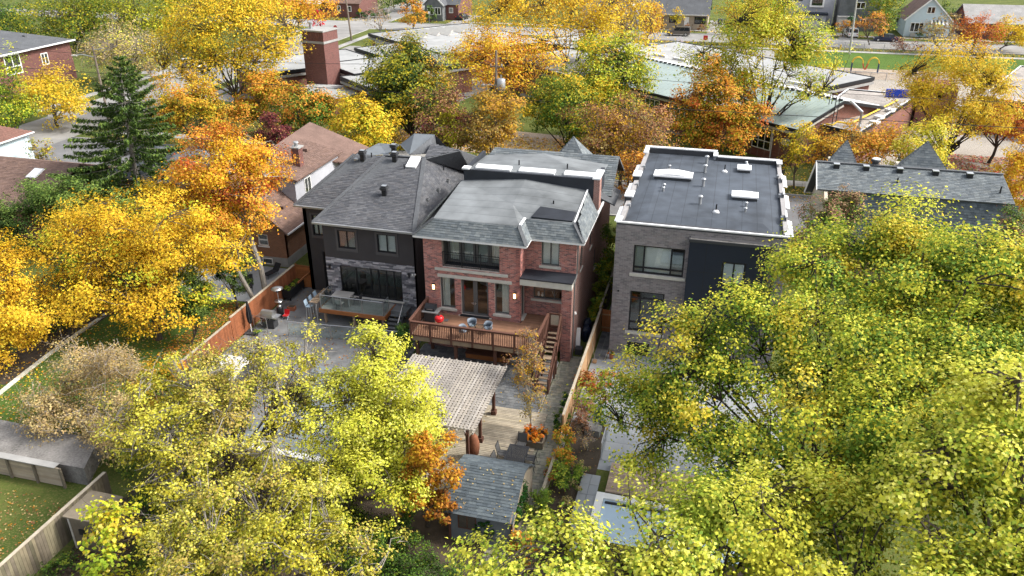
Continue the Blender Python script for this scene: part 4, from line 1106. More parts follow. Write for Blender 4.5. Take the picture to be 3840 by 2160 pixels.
def glass_rail(p, q, z, parent, h=1.05, n=3, name='glass_panel'):
    p, q = V((*p, z)), V((*q, z)); d = (q - p) / n
    for i in range(n + 1):
        c = p + d * i; MB().tube([c, c + Zv * h], .022, 6).build('rail_post', 'steel', parent)
    MB().tube([p + Zv * h, q + Zv * h], .024, 6).build('handrail', 'steel', parent)
    for i in range(n):
        a = p + d * i; u = d.normalized()
        g = MB(); g.obox(a + u * .05 + Zv * .08, d - u * .10, Zv * (h - .2), V((-u.y, u.x, 0)) * .012); g.build(name, 'glass_rail', parent)
glass_rail((-25.95, 45.42), (-21.2, 45.42), DZ2, gd, n=3)
glass_rail((-25.95, 45.5), (-25.95, 47.2), DZ2, gd, n=1)
glass_rail((-21.18, 45.5), (-21.18, 46.3), DZ2, gd, n=1)
MB().box((-21.05, 46.3, .86), (-19.9, 47.3, DZ2 - .03)).build('landing', 'patio_grey', gd)
for i in range(5): MB().box((-21.02, 46.27 - .26 * (i + 1), DZ2 - .05 - .19 * (i + 1) - .04), (-20.1, 46.27 - .26 * i, DZ2 - .05 - .19 * (i + 1))).build('tread', 'patio_grey', gd)
for x in (-21.06, -20.06): MB().beam((x, 46.3, .80), (x, 44.95, -.05), .06, .2).build('stringer', 'charcoal', gd)
b = MB(); b.tube([(-20.0, 45.0, 0.02), (-20.0, 45.0, .95), (-20.0, 46.3, 2.1), (-20.0, 47.2, 2.15)], .022, 6); b.build('stair_rail', 'steel', gd)
g = MB(); g.poly([(-20.0, 45.05, .25), (-20.0, 46.25, 1.2), (-20.0, 46.25, 1.95), (-20.0, 45.05, .85)]); g.poly([(-20.0, 46.32, 1.25), (-20.0, 47.15, 1.25), (-20.0, 47.15, 2.05), (-20.0, 46.32, 2.0)]); g.build('glass_panel', 'glass_rail', gd)
# timber bar counter at the end of the deck
bc = thing('bar_counter', 'slatted timber bar counter on posts at the end of the grey deck', 'counter', (-26.45, 46.5, 0))
for i in range(9): MB().box((-26.75, 45.25 + i * .26, 1.58), (-26.12, 45.45 + i * .26, 1.62), random.choice(WOODT)).build('slat', 'tread_wood', bc)
for x, y in ((-26.7, 45.3), (-26.15, 45.15), (-26.7, 47.4)): MB().box((x - .03, y - .03, 0.02), (x + .03, y + .03, 1.57)).build('post', 'galvanised', bc)
b = MB()
for i in range(5): b.box((-26.3 - .02, 45.05 - .0 * i, .02), (-26.3, 45.1, .05))
b.build('foot', 'galvanised', bc)
for i, y in enumerate((45.75, 46.45, 47.15)):
    t = thing('bar_stool', ('pale blue bar stool at the near end of the slatted counter', 'pale blue bar stool in the middle of the slatted counter', 'pale blue bar stool beside the stucco house wall')[i], 'stool', (-27.05, y, 0), 'bar stools at the slatted counter')
    MB().box((-27.25, y - .2, .98), (-26.87, y + .2, 1.02)).build('seat', 'pale_blue', t)
    MB().obox((-27.27, y - .2, 1.05), (-.10, 0, .42), (0, .4, 0), (.025, 0, .006)).build('backrest', 'pale_blue', t)
    for sx in (-.16, .16):
        for sy in (-.16, .16): MB().tube([(-27.06 + sx, y + sy, .98), (-27.06 + sx * 1.25, y + sy * 1.25, 0.02)], .014, 5).build('leg', 'white_metal', t)
# table and chairs on the grey deck
tb = thing('deck_table', 'grey rectangular table on the glass railed deck', 'table', (-24.7, 46.5, DZ2))
MB().box((-25.4, 46.0, DZ2 + .72), (-24.0, 46.9, DZ2 + .77)).build('tabletop', 'concrete', tb)
for sx in (-25.33, -24.13):
    for sy in (46.06, 46.78): MB().box((sx, sy, DZ2), (sx + .07, sy + .07, DZ2 + .718)).build('leg', 'concrete', tb)
def deck_chair(loc, rz, label, mat):
    t = thing('deck_chair', label, 'chair', loc, 'chairs around the grey deck table', rz)
    MB().box((-.22, -.22, .42), (.22, .22, .46)).build('seat', mat, t, local=True)
    MB().obox((-.22, .2, .46), (.44, 0, 0), (0, .08, .42), (0, .03, -.005)).build('backrest', mat, t, local=True)
    for sx in (-.19, .19):
        for sy in (-.19, .19): MB().tube([(sx, sy, .42), (sx * 1.15, sy * 1.15, 0)], .014, 5).build('leg', 'black_metal', t, local=True)
deck_chair((-25.75, 46.5, DZ2), RAD(90), 'charcoal chair at the left end of the grey deck table', 'charcoal')
deck_chair((-23.65, 46.6, DZ2), RAD(-95), 'charcoal chair at the right end of the grey deck table', 'charcoal')
deck_chair((-24.6, 45.72, DZ2), RAD(180), 'pale chair seen through the glass balustrade before the grey table', 'concrete')

# ---------------------------------------------------------------- patio of the stucco house
gf = thing('glass_fence', 'low frameless glass fence with steel posts across the grey patio', 'fence', (-25, 43.2, 0))
glass_rail((-27.35, 43.1), (-22.7, 43.45), .02, gf, 1.1, 3)
glass_rail((-22.7, 43.45), (-18.6, 43.75), .02, gf, 1.1, 3)
gf2 = thing('glass_fence', 'short glass fence with steel rail in front of the steel barbecue', 'fence', (-29.5, 43.2, 0))
glass_rail((-30.1, 43.3), (-28.95, 43.1), .02, gf2, 1.1, 1)
bq = thing('barbecue', 'stainless steel cabinet barbecue beside the red brown fence', 'barbecue', (-29.2, 43.9, 0))
MB().box((-29.75, 43.6, .06), (-28.75, 44.2, .85)).build('cabinet', 'charcoal', bq)
b = MB(); b.box((-30.05, 43.55, .86), (-28.45, 44.25, .92)); b.build('shelf', 'steel', bq)
b = MB(); b.extr([(-29.7, 43.58, .92), (-29.7, 43.58, 1.12), (-29.7, 43.75, 1.3), (-29.7, 44.0, 1.32), (-29.7, 44.18, 1.15), (-29.7, 44.18, .92)], (.9, 0, 0)); b.build('lid', 'steel', bq)
MB().tube([(-29.6, 43.53, 1.08), (-28.9, 43.53, 1.08)], .018, 6).build('handle', 'steel', bq)
for k in range(4): MB().cbox((-29.5 + k * .17, 43.585, .75), .05, .03, .05).build('knob', 'steel', bq)
um = thing('patio_umbrella', 'closed black patio umbrella in a weighted base by the fence', 'umbrella', (-30.0, 42.75, 0))
MB().box((-30.4, 42.4, .02), (-29.6, 43.1, .12)).build('base', 'charcoal', um)
MB().tube([(-30.0, 42.75, .12), (-30.0, 42.75, 2.55)], .03, 7).build('pole', 'white_metal', um)
b = MB(); pf = [(.05, .75), (.17, .95), (.20, 1.4), (.15, 1.9), (.06, 2.45), (.01, 2.6)]; n = 16; vs = []; fs = []
for r, z in pf:
    for j in range(n):
        rr = r * (1.0 if j % 2 else .68); a = 2 * math.pi * j / n; vs.append((-30.0 + rr * math.cos(a), 42.75 + rr * math.sin(a), z))
for i in range(len(pf) - 1):
    for j in range(n): fs.append((i * n + j, i * n + (j + 1) % n, (i + 1) * n + (j + 1) % n, (i + 1) * n + j))
b._add(vs, fs); b.build('canopy', 'cloth_black', um)
ht = thing('patio_heater', 'tall steel patio heater with round reflector beside the tree trunks', 'heater', (-29.3, 45.5, 0))
lathe_part('tank_cover', 'black_metal', ht, (-29.3, 45.5, .03), [(.24, 0), (.24, .65), (.2, .78)], 16)
lathe_part('collar', 'steel', ht, (-29.3, 45.5, .80), [(.2, 0), (.1, .12), (.04, .14)], 14)
MB().tube([(-29.3, 45.5, .9), (-29.3, 45.5, 1.95)], .035, 8).build('pole', 'steel', ht)
lathe_part('side_table', 'steel', ht, (-29.3, 45.5, 1.25), [(.3, 0), (.3, .025)], 20)
lathe_part('burner', 'charcoal', ht, (-29.3, 45.5, 1.95), [(.09, 0), (.12, .05), (.10, .25)], 12)
lathe_part('reflector', 'steel', ht, (-29.3, 45.5, 2.22), [(.42, 0), (.43, .02), (.25, .09), (.05, .12)], 24)
kc = thing('toy_chair', 'small red folding child chair with pale blue legs on the patio', 'chair', (-28.75, 45.3, 0))
MB().box((-28.95, 45.1, .26), (-28.55, 45.45, .29)).build('seat', 'red_paint', kc); MB().obox((-28.95, 45.45, .29), (.4, 0, 0), (0, .1, .33), (0, .02, 0)).build('backrest', 'red_enamel', kc)
for sx in (-28.93, -28.57):
    b = MB(); b.beam((sx, 45.08, .02), (sx, 45.45, .3), .025, .025); b.beam((sx, 45.45, .02), (sx, 45.1, .3), .025, .025); b.build('leg', 'pale_blue', kc)
pb = thing('planter_box', 'long black planter box with herbs along the fence', 'planter', (-30.1, 48.9, 0))
b = MB(); b.box((-30.4, 47.8, .25), (-29.75, 50.0, .3)); b.box((-30.4, 47.8, .3), (-30.36, 50, .85)); b.box((-29.79, 47.8, .3), (-29.75, 50, .85)); b.box((-30.36, 47.8, .3), (-29.79, 47.84, .85)); b.box((-30.36, 49.96, .3), (-29.79, 50, .85)); b.build('box', 'black_metal', pb)
MB().box((-30.35, 47.85, .301), (-29.8, 49.95, .74)).build('soil', 'soil', pb)
for x in (-30.36, -29.82):
    for y in (47.85, 49.9): MB().box((x, y, .02), (x + .06, y + .06, .249)).build('leg', 'black_metal', pb)
tr = thing('terracotta_trough', 'small terracotta trough near the patio heater', 'planter', (-28.9, 46.6, 0)); MB().prism([(-29.3, 46.4), (-28.7, 46.4), (-28.75, 46.8), (-29.25, 46.8)], .02, .3).build('pot', 'terracotta', tr); MB().box((-29.22, 46.45, .301), (-28.78, 46.75, .33)).build('soil', 'soil', tr)
# red-brown board fence, step fence and gate
def board_fence(name, label, p, q, h, mat, bw=.145, both=True, cap=True, posts=2.4, post_mat=None, limit=120, tints=WOODT, pw=.09):
    t = thing(name, label, 'fence', ((p[0] + q[0]) / 2, (p[1] + q[1]) / 2, 0))
    P, Q = V((*p, 0)), V((*q, 0)); d = Q - P; L = d.length; u = d / L; n = V((-u.y, u.x, 0))
    m = picket_line(P - n * .03, Q - n * .03, h - .06, bw, .012, -.02, .05)
    if both: m += picket_line(P + n * .03 + u * bw * .5, Q + n * .03, h - .06, bw, .012, .02, .05)
    pieces('fence_board', 'fence_boards', 'stave', m, mat, t, tints, limit)
    b = MB()
    for z in (.25, h - .3): b.beam(P + Zv * z, Q + Zv * z, .05, .09)
    b.build('fence_rail', post_mat or mat, t)
    if cap: MB().beam(P + Zv * (h + .02), Q + Zv * (h + .02), .16, .04).build('cap_rail', 'weathered_wood', t)
    k = max(1, round(L / posts))
    for i in range(k + 1):
        c = P + d * (i / k); MB().cbox((c.x, c.y, 0), pw, pw, h).build('fence_post', post_mat or mat, t)
    return t
board_fence('board_fence', 'red brown board fence rising in a step beside the barbecue patio', (-30.5, 41.3), (-30.5, 50.1), 1.9, 'fence_red', limit=120)
board_fence('board_fence', 'lower red brown board fence running down the lawn towards the yellow trees', (-30.5, 30.5), (-30.5, 41.25), 1.65, 'fence_red', limit=120)
gt = thing('patio_gate', 'orange horizontal board gate with a dark round ornament beside the stucco house', 'gate', (-29.8, 50.25, 0))
for i in range(12): MB().box((-30.4, 50.2, .08 + i * .152), (-29.22, 50.26, .222 + i * .152), random.choice(WOODT)).build('board', 'fence_orange', gt)
for x in (-30.45, -29.22): MB().box((x - .04, 50.18, .02), (x + .04, 50.30, 1.95)).build('post', 'fence_orange', gt)
MB().lathe((0, 0, 0), [(.18, 0), (.18, .03), (.05, .035)], 16).build('ornament', 'black_metal', gt, local=True)
gt.children[-1].matrix_local = Matrix.Translation((.0, -.06, 1.45)) @ Matrix.Rotation(RAD(90), 4, 'X')
# covered pool, winter furniture under a pale cover, cabana
pc = thing('pool_cover', 'blue grey covered swimming pool sunk in the grey patio', 'pool', (-21.5, 35.5, 0))
MB().prism([(-24.2, 31.6), (-19.0, 31.4), (-18.9, 39.6), (-23.6, 40.0)], .021, .045).build('cover', 'pool_cover', pc)
MB().prism([(-24.6, 31.1), (-18.6, 30.9), (-18.6, 31.35), (-24.2, 31.55)], .021, .09).build('coping', 'white_paint', pc)
b = MB()
for i in range(6): b.beam((-24.1 + .08 * i, 32.6 + i * 1.3, .05), (-18.95, 32.5 + i * 1.3, .05), .05, .01)
b.build('strap', 'black_metal', pc)
cb = thing('cabana', 'pale roofed pool cabana by the fence half hidden by yellow leaves', 'cabana', (-26.8, 35.2, 0))
b = MB(); b.slab([(-27.8, 33.9, 2.25), (-25.6, 33.9, 2.25), (-25.6, 35.2, 2.6), (-27.8, 35.2, 2.6)], .06); b.slab([(-27.8, 35.2, 2.6), (-25.6, 35.2, 2.6), (-25.6, 36.5, 2.25), (-27.8, 36.5, 2.25)], .06); b.build('roof', 'off_white', cb)
b = MB(); b.box((-27.6, 34.0, .02), (-25.8, 36.4, 2.2)); b.extr([(-25.8, 34.0, 2.2), (-25.8, 36.4, 2.2), (-25.8, 35.2, 2.52)], (-1.8, 0, 0)); b.build('wall', 'charcoal', cb)
MB().box((-26.7, 33.96, .02), (-26.0, 33.999, 1.9)).build('door', 'frame_grey', cb)

# ---------------------------------------------------------------- modern grey brick house (right)
rh = thing('modern_house', 'modern grey brick house with flat dark roof, white parapet and black wall panel', 'house', (-.5, 54, 0))
rx0, rx1, ry = -5.63, 4.6, 46.46
ops = [(1.17, 5.95, 4.3, 7.86), (1.14, 1.80, 3.3, 4.70), (1.13, -.1, 2.6, .98), (6.55, 5.95, 7.95, 7.5), (4.5, 2.6, 9.2, 8.8)]
opw = [o for o in ops if o[0] != 4.5]
wall(rh, (rx0, ry, 0), X, FR, rx1 - rx0, 9.1, .35, opw + [(6.3, 2.7, 9, 5.1)], 'mortar_grey')
bl = brick_list((rx0, ry, 0), X, FR, rx1 - rx0, 9.1, ops, .30, .105, .016, .012, 9, .5)
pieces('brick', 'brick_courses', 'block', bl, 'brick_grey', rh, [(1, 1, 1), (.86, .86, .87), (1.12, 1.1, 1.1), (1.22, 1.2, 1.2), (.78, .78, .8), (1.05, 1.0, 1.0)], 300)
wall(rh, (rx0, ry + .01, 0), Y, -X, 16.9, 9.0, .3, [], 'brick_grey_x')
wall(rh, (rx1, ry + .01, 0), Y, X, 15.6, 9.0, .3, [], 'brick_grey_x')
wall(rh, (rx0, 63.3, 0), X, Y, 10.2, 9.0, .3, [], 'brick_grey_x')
# black projecting panel with its own little gravel roof
MB().box((-1.12, 46.02, 2.6), (.92, 46.455, 8.6)).build('black_panel', 'panel_navy', rh)
MB().box((.92, 46.02, 7.52), (2.32, 46.455, 8.6)).build('black_panel', 'panel_navy', rh); MB().box((.92, 46.02, 2.6), (2.32, 46.455, 5.93)).build('black_panel', 'panel_navy', rh); MB().box((2.32, 46.02, 2.6), (3.6, 46.455, 8.6)).build('black_panel', 'panel_navy', rh)
for z_ in (4.55, 6.65): MB().box((-1.12, 46.016, z_), (.92 if z_ > 6 else 3.6, 46.02, z_ + .03)).build('panel_joint', 'black_metal', rh)
MB().box((-.1, 46.015, 2.6), (-.07, 46.02, 8.6)).build('panel_joint', 'black_metal', rh)
b = MB(); b.box((-1.16, 45.96, 8.6), (3.64, 46.02, 8.78)); b.box((-1.16, 46.02, 8.6), (-1.1, 46.45, 8.78)); b.box((3.58, 46.02, 8.6), (3.64, 46.45, 8.78)); b.build('panel_coping', 'charcoal', rh)
MB().box((-1.1, 46.02, 8.602), (3.58, 46.45, 8.70)).build('panel_gravel', 'gravel', rh)
b = MB(); b.tube([(3.66, 46.2, 8.5), (3.85, 46.2, 8.35), (3.9, 46.3, 7.6), (3.9, 46.3, 3)], .06, 7); b.build('downpipe', 'black_metal', rh)
room(rh, -5.2, -.9, 46.83, 50, 5.7, 8.1, 'interior_wall'); room(rh, -5.2, -1.2, 46.83, 50, 1.6, 4.9)
sl = ('lime_stone', .16, .20, .09)
window(rh, (rx0 + 1.17, ry, 5.95), X, FR, 3.13, 1.91, 'black_metal', .10, (.21, .745), (.20,), back=None, backs=[(.0, .21, 0, 1, 'blind_dim'), (.21, .745, 0, 1, 'blind_or_back'), (.745, 1, 0, .72, 'blind_dim')], sill=sl, inset=.08)
window(rh, (rx0 + 1.14, ry, 1.80), X, FR, 2.16, 2.90, 'black_metal', .10, (.31,), (.215, .82), back=None, backs=[(0, 1, .0, .42, 'blind_dim')], sill=sl, inset=.08, glass='glass_dark')
window(rh, (rx0 + 1.13, ry, .02), X, FR, 1.47, .96, 'black_metal', .09, (.5,), back='interior_dark', inset=.08, glass='glass_dark')
window(rh, (.94, 46.02, 5.95), X, FR, 1.36, 1.55, 'black_metal', .10, (.5,), back='blind_or_back', inset=.04)
window(rh, (.7, ry, 2.72), X, FR, 2.6, 2.3, 'black_metal', .10, (.5,), back='interior_dark', inset=.08, glass='glass_dark')
MB().lathe((-5.25, 46.42, 4.55), [(.05, 0), (.07, .05), (.05, .1)], 8).build('wall_vent', 'black_metal', rh)
# flat roof: membrane with tapered front, parapets
b = MB(); z0 = 8.95
b.poly([(rx0 + .2, 46.9, 8.72), (rx1 - .2, 46.9, 8.72), (rx1 - 1.5, 49.2, z0), (rx0 + 1.6, 49.2, z0)])
b.poly([(rx0 + .2, 46.9, 8.72), (rx0 + 1.6, 49.2, z0), (rx0 + 1.6, 62, z0), (rx0 + .2, 63, 8.88)]); b.poly([(rx1 - 1.5, 49.2, z0), (rx1 - .2, 46.9, 8.72), (rx1 - .2, 62, 8.88), (rx1 - 1.5, 61.5, z0)])
b.poly([(rx0 + 1.6, 49.2, z0), (rx1 - 1.5, 49.2, z0), (rx1 - 1.5, 61.5, z0), (rx0 + 1.6, 62, z0)])
b.poly([(rx0 + 1.6, 62, z0), (rx1 - 1.5, 61.5, z0), (rx1 - .2, 62, 8.88), (-.3, 63.0, 8.88), (rx0 + .2, 63, 8.88)])
b.build('flat_roof', 'membrane_blue', rh)
b = MB(); b.box((rx0 + .02, 46.47, 8.5), (rx1 - .02, 46.619, 9.198)); b.box((rx0 + .16, 46.62, 8.5), (rx1 - .16, 46.9, 9.28)); b.box((rx0 + .12, 62.95, 8.5), (-.2, 63.28, 9.28)); b.box((-.2, 61.9, 8.5), (rx1 - .12, 62.12, 9.2)); b.box((rx0 + .01, 46.9, 8.5), (rx0 + .19, 62.95, 8.96)); b.box((rx1 - .19, 46.9, 8.5), (rx1 - .01, 61.9, 8.96)); b.build('parapet', 'charcoal', rh)
for p_, q_ in (((rx0 - .03, ry - .03, 9.22), (rx1 + .03, 46.58, 9.31)), ((rx0 - .04, 46.62, 9.29), (rx0 + .30, 47.3, 9.36)), ((rx1 - .30, 46.62, 9.29), (rx1 + .04, 47.3, 9.36)), ((rx0 - .06, 62.98, 9.281), (-.12, 63.34, 9.36)), ((-.4, 62.0, 9.21), (-.05, 62.98, 9.30)), ((-.05, 61.88, 9.21), (rx1 + .06, 62.16, 9.28)), ((rx1 - .36, 61.2, 9.19), (rx1 + .05, 61.87, 9.27)), ((rx0 - .06, 61.6, 9.2), (rx0 + .3, 62.97, 9.30))): MB().box(p_, q_).build('coping', 'white_metal', rh)
for sgn, xs, yl in ((-1, rx0, (51.2, 55.6)), (1, rx1, (49.8, 54.2, 57.4))):
    for y in yl:
        p = MB().box((xs - .12, y, 8.5), (xs + .12 - .2 * sgn, y + 1.1, 9.25)).build('parapet_block', 'charcoal', rh)
        MB().box((xs - .16, y - .05, 9.251), (xs + .2 - .24 * sgn, y + 1.15, 9.33)).build('coping', 'white_metal', p)
for sgn, xs in ((-1, rx0), (1, rx1)):
    for y in (47.6, 52.5, 56.9): MB().obox((xs + .02 * sgn, y, 8.90), (.26 * sgn, 0, -.06), (0, 2.6, 0), (0, 0, .04)).build('side_flashing', 'white_metal', rh)
for y in (50.3, 54.6, 58.8):
    for xs in (rx0 + .32, rx1 - .32): MB().cbox((xs, y, 8.9), .16, .3, .22).build('scupper_box', 'galvanised', rh)
def roof_box(x0, y0, x1, y1, z, h, dome):
    c = MB().box((x0, y0, z - .02), (x1, y1, z + h)).build('skylight', 'charcoal', rh)
    b = MB(); n = 8
    b.box((x0 - .07, y0 - .07, z + h + .002), (x1 + .07, y1 + .07, z + h + .10))
    for i in range(n):
        a0, a1 = i / n, (i + 1) / n; f0, f1 = dome * math.sin(math.pi * a0), dome * math.sin(math.pi * a1)
        xa, xb = x0 + (x1 - x0) * a0, x0 + (x1 - x0) * a1
        b._add([(xa, y0, z + h + .10), (xb, y0, z + h + .10), (xb, y1, z + h + .10), (xa, y1, z + h + .10), (xa, y0, z + h + .102 + f0), (xb, y0, z + h + .102 + f1), (xb, y1, z + h + .102 + f1), (xa, y1, z + h + .102 + f0)], [(4, 5, 6, 7), (0, 1, 5, 4), (2, 3, 7, 6)])
    b.build('dome', 'hoop_white', c)
roof_box(-4.3, 56.3, -1.7, 57.5, z0, .2, .15); roof_box(1.5, 59.3, 2.35, 60.3, z0, .2, .03); roof_box(1.2, 53.2, 2.8, 54.2, z0, .2, .05)
def goose(x, y, h, r):
    v = MB().tube([(x, y, z0 - .02), (x, y, z0 + h)], r * .55, 9).build('roof_vent', 'galvanised', rh)
    lathe_part('cap', 'steel', v, (x, y, z0 + h), [(r * .9, 0), (r, .02), (r * .6, r * .55), (.01, r * .7)], 12)
for x, y in ((-.84, 61.0), (-.86, 58.7), (-.83, 55.5), (-.86, 51.8)): goose(x, y, .5, .19)
for x, y in ((-3.45, 58.9), (-3.44, 54.5), (-3.44, 53.8), (2.07, 61.2), (2.09, 52.1), (2.04, 51.05), (2.1, 60.7)): goose(x, y, .24, .13)
for x, y in ((.54, 59.2), (.22, 50.5)):
    lathe_part('pipe_flashing', 'hoop_white', rh, (x, y, z0), [(.24, 0), (.14, .12), (.07, .16)], 12); MB().tube([(x, y, z0 + .1), (x, y, z0 + .55)], .045, 8).build('vent_pipe', 'black_metal', rh)

# ---------------------------------------------------------------- fence, gate and garden of the modern house
def plank_fence(name, label, p, q, h, mat, rows, sect=2.4, th=.04):
    t = thing(name, label, 'fence', ((p[0] + q[0]) / 2, (p[1] + q[1]) / 2, 0))
    P, Q = V((*p, 0)), V((*q, 0)); d = Q - P; L = d.length; k = max(1, round(L / sect)); u = d / L; n = V((-u.y, u.x, 0)); m = []
    for i in range(k):
        for r in range(rows):
            m.append((P + d * (i / k) + u * .05 + Zv * (.06 + r * (h - .06) / rows) - n * th / 2, u * (L / k - .10), Zv * ((h - .06) / rows - .012), n * th))
    pieces('fence_board', 'fence_boards', 'stave', m, mat, t, WOODT, 140)
    for i in range(k + 1):
        c = P + d * (i / k); MB().cbox((c.x, c.y, 0), .1, .1, h + .06).build('fence_post', mat, t)
    MB().beam(P + Zv * (h + .04), Q + Zv * (h + .04), .15, .035).build('cap_rail', 'weathered_wood', t)
    return t
plank_fence('plank_fence', 'tan horizontal plank fence between the paved path and the modern house garden', (-6.65, 36.0), (-6.65, 49.0), 1.8, 'fence_tan', 10)
plank_fence('plank_fence', 'old grey plank fence between the brick and modern houses above the ivy', (-6.72, 49.1), (-6.72, 60.0), 1.8, 'fence_old', 6)
plank_fence('plank_fence', 'low pale plank fence along the shrubs beside the garden shed', (-6.6, 29.5), (-6.6, 35.9), .9, 'weathered_wood', 5)
gt = thing('side_gate', 'brown vertical board gate between the plank fence and the grey brick wall', 'gate', (-6.1, 49.05, 0))
for i in range(6): MB().box((-6.55 + i * .145, 49.02, .06), (-6.415 + i * .145, 49.06, 1.75), random.choice(WOODT)).build('board', 'fence_orange', gt)
for z in (.35, 1.35): MB().box((-6.55, 48.98, z), (-5.68, 49.018, z + .1)).build('crossbar', 'fence_tan', gt)
br = thing('push_broom', 'wooden handled broom leaning against the tan plank fence', 'broom', (-6.35, 44.8, 0))
MB().tube([(-6.3, 44.9, .1), (-6.57, 44.9, 1.55)], .016, 6).build('handle', 'weathered_wood', br); MB().box((-6.45, 44.7, .03), (-6.2, 45.1, .12)).build('head', 'fence_tan', br)
fp = thing('flower_pot', 'small terracotta pot of orange flowers beside the grey brick wall', 'flower pot', (-5.35, 45.6, 0)); lathe_part('pot', 'terracotta', fp, (-5.35, 45.6, .02), [(.11, 0), (.15, .28), (.16, .3)], 12)
hs_ = thing('garden_hose', 'dark garden hose looped on the pale concrete patio', 'hose', (-5.0, 43.5, 0))
MB().tube([(-4.6, 44.3, .04), (-5.2, 44.4, .04), (-5.4, 44.0, .04), (-5.1, 43.6, .04), (-4.4, 43.2, .04), (-3.9, 43.3, .04)], .03, 6).build('hose', 'navy_paint', hs_)
# bags and bins in the side passage
bg = thing('covered_bins', 'bins wrapped in shiny dark plastic beside the brick side wall', 'bins', (-7.4, 48.2, 0))
b = MB()
for (x, y, h, r) in ((-7.45, 48.5, 1.15, .36), (-7.4, 47.7, 1.0, .38)):
    n = 12; prof_ = [(r, 0), (r * 1.05, h * .4), (r * .95, h * .8), (r * .6, h), (.05, h * 1.03)]; vs = []; fs = []
    for i, (rr, z) in enumerate(prof_):
        for j in range(n):
            a = 2 * math.pi * j / n; k = rr * (1 + .12 * math.sin(j * 2.3 + i)); vs.append((x + k * math.cos(a) * .8, y + k * math.sin(a), z + .03))
    for i in range(len(prof_) - 1):
        for j in range(n): fs.append((i * n + j, i * n + (j + 1) % n, (i + 1) * n + (j + 1) % n, (i + 1) * n + j))
    b._add(vs, fs)
b.build('wrap', 'tarp', bg)
cl = thing('garden_clutter', 'pale board and tools leaning in the brick house side passage', 'boards', (-7.5, 46.2, 0)); MB().beam((-7.7, 46.3, .05), (-7.82, 46.9, 1.3), .3, .04).build('board', 'white_paint', cl); MB().box((-7.75, 45.5, .03), (-7.3, 46.0, .45)).build('crate', 'charcoal', cl)
# terrace slabs, pool and timber pool deck
ps = thing('pool', 'narrow pool with pale water and white coping at the garden end', 'pool', (-1, 31.5, 0))
MB().prism([(-3.7, 29.0), (3.0, 29.0), (3.0, 31.7), (-3.7, 31.9)], .025, .05).build('water', 'pale_blue', ps)
b = MB(); b.prism([(-4.1, 28.6), (-3.72, 28.6), (-3.72, 32.3), (-4.1, 32.3)], .025, .14); b.prism([(-3.72, 31.92), (3.2, 31.72), (3.2, 32.1), (-3.72, 32.3)], .025, .14); b.build('coping', 'white_paint', ps)
MB().box((-3.6, 31.6, .05), (3.0, 31.72, .12)).build('cover_slot', 'black_metal', ps)
tr = thing('stone_terrace', 'pale stone slab terrace beside the narrow pool', 'terrace', (-4.4, 31.5, 0))
m = []
for i in range(2):
    for j in range(7): m.append((V((-5.05 + i * .48, 28.0 + j * .8, .03)), V((.465, 0, 0)), V((0, .785, 0)), V((0, 0, .07))))
for i in range(10):
    for j in range(6): m.append((V((-4.3 + i * .92, 35.0 + j * .85, .022)), V((.905, 0, 0)), V((0, .835, 0)), V((0, 0, .02))))
MT['slab_tint'] = pm('slab_tint', (.27, .285, .30), .8, .1, 1.0, tint=True)
pieces('slab', 'slabs', 'block', m, 'slab_tint', tr, [(1, 1, 1), (1.06, 1.06, 1.06), (.94, .95, .96)], 100)
wd = thing('pool_deck', 'brown grey timber deck between the terrace and the pool', 'deck', (-.5, 33.4, 0)); m = []; y = 32.4
while y < 34.6: m.append((V((-3.7, y, .1)), V((8.5, 0, 0)), V((0, .135, 0)), V((0, 0, .1)))); y += .145
pieces('plank', 'planks', 'stave', m, 'plank_tan', wd, WOODT, 40)
pg2 = thing('glass_panel_fence', 'clear glass pool panel standing on the pale terrace', 'fence', (-3.7, 38, 0)); glass_rail((-4.35, 35.0), (-4.35, 40.0), .03, pg2, 1.1, 3)
st = thing('stone_block', 'rough grey stone block table in the planting bed', 'stone', (-5.2, 37.4, 0)); MB().prism([(-5.6, 37.0), (-4.75, 36.95), (-4.7, 37.8), (-5.55, 37.85)], .02, .4).build('block', 'gravel', st)
# planter with hostas under the birch
pb = thing('planter_box', 'weathered square planter box at the end of the dining table', 'planter', (-8.2, 35.6, 0)); b = MB()
b.box((-8.85, 35.0, .1), (-7.55, 35.07, .5)); b.box((-8.85, 36.13, .1), (-7.55, 36.2, .5)); b.box((-8.85, 35.07, .1), (-8.78, 36.13, .5)); b.box((-7.62, 35.07, .1), (-7.55, 36.13, .5)); b.build('box', 'fence_old', pb); MB().box((-8.77, 35.08, .11), (-7.63, 36.12, .44)).build('soil', 'soil', pb)

# ---------------------------------------------------------------- long shingled house, far right
lh = thing('long_roof_house', 'cream house with long blue grey gambrel shingle roof and two pointed dormer roofs', 'house', (15, 66, 0))
LX0, LX1 = 7.65, 21.5
roof(lh, 'roof', [[(LX0, 63.6, 6.75), (LX1, 63.6, 6.75), (LX1 - .4, 66.6, 8.05), (LX0, 66.6, 8.05)]], 'shingle_blue', 'roof_grey', GREYT, .18, .34, 300)
roof(lh, 'lower_roof', [[(LX0 + 2.9, 62.1, 2.6), (LX1 + .3, 62.1, 2.6), (LX1 + .3, 63.75, 6.6), (LX0 + 2.9, 63.75, 6.6)]], 'shingle_slate', 'roof_grey', GREYT, .2, .34, 150)
roof(lh, 'street_roof', [[(LX0, 66.6, 8.05), (LX1 - .4, 66.6, 8.05), (LX1, 71.4, 4.0), (LX0, 71.4, 4.0)]], 'shingle_blue', 'roof_grey', GREYT, .3, .5, 0)
MB().beam((LX0, 66.6, 8.1), (LX1 - .4, 66.6, 8.1), .3, .05).build('ridge_cap', 'roof_grey', lh)
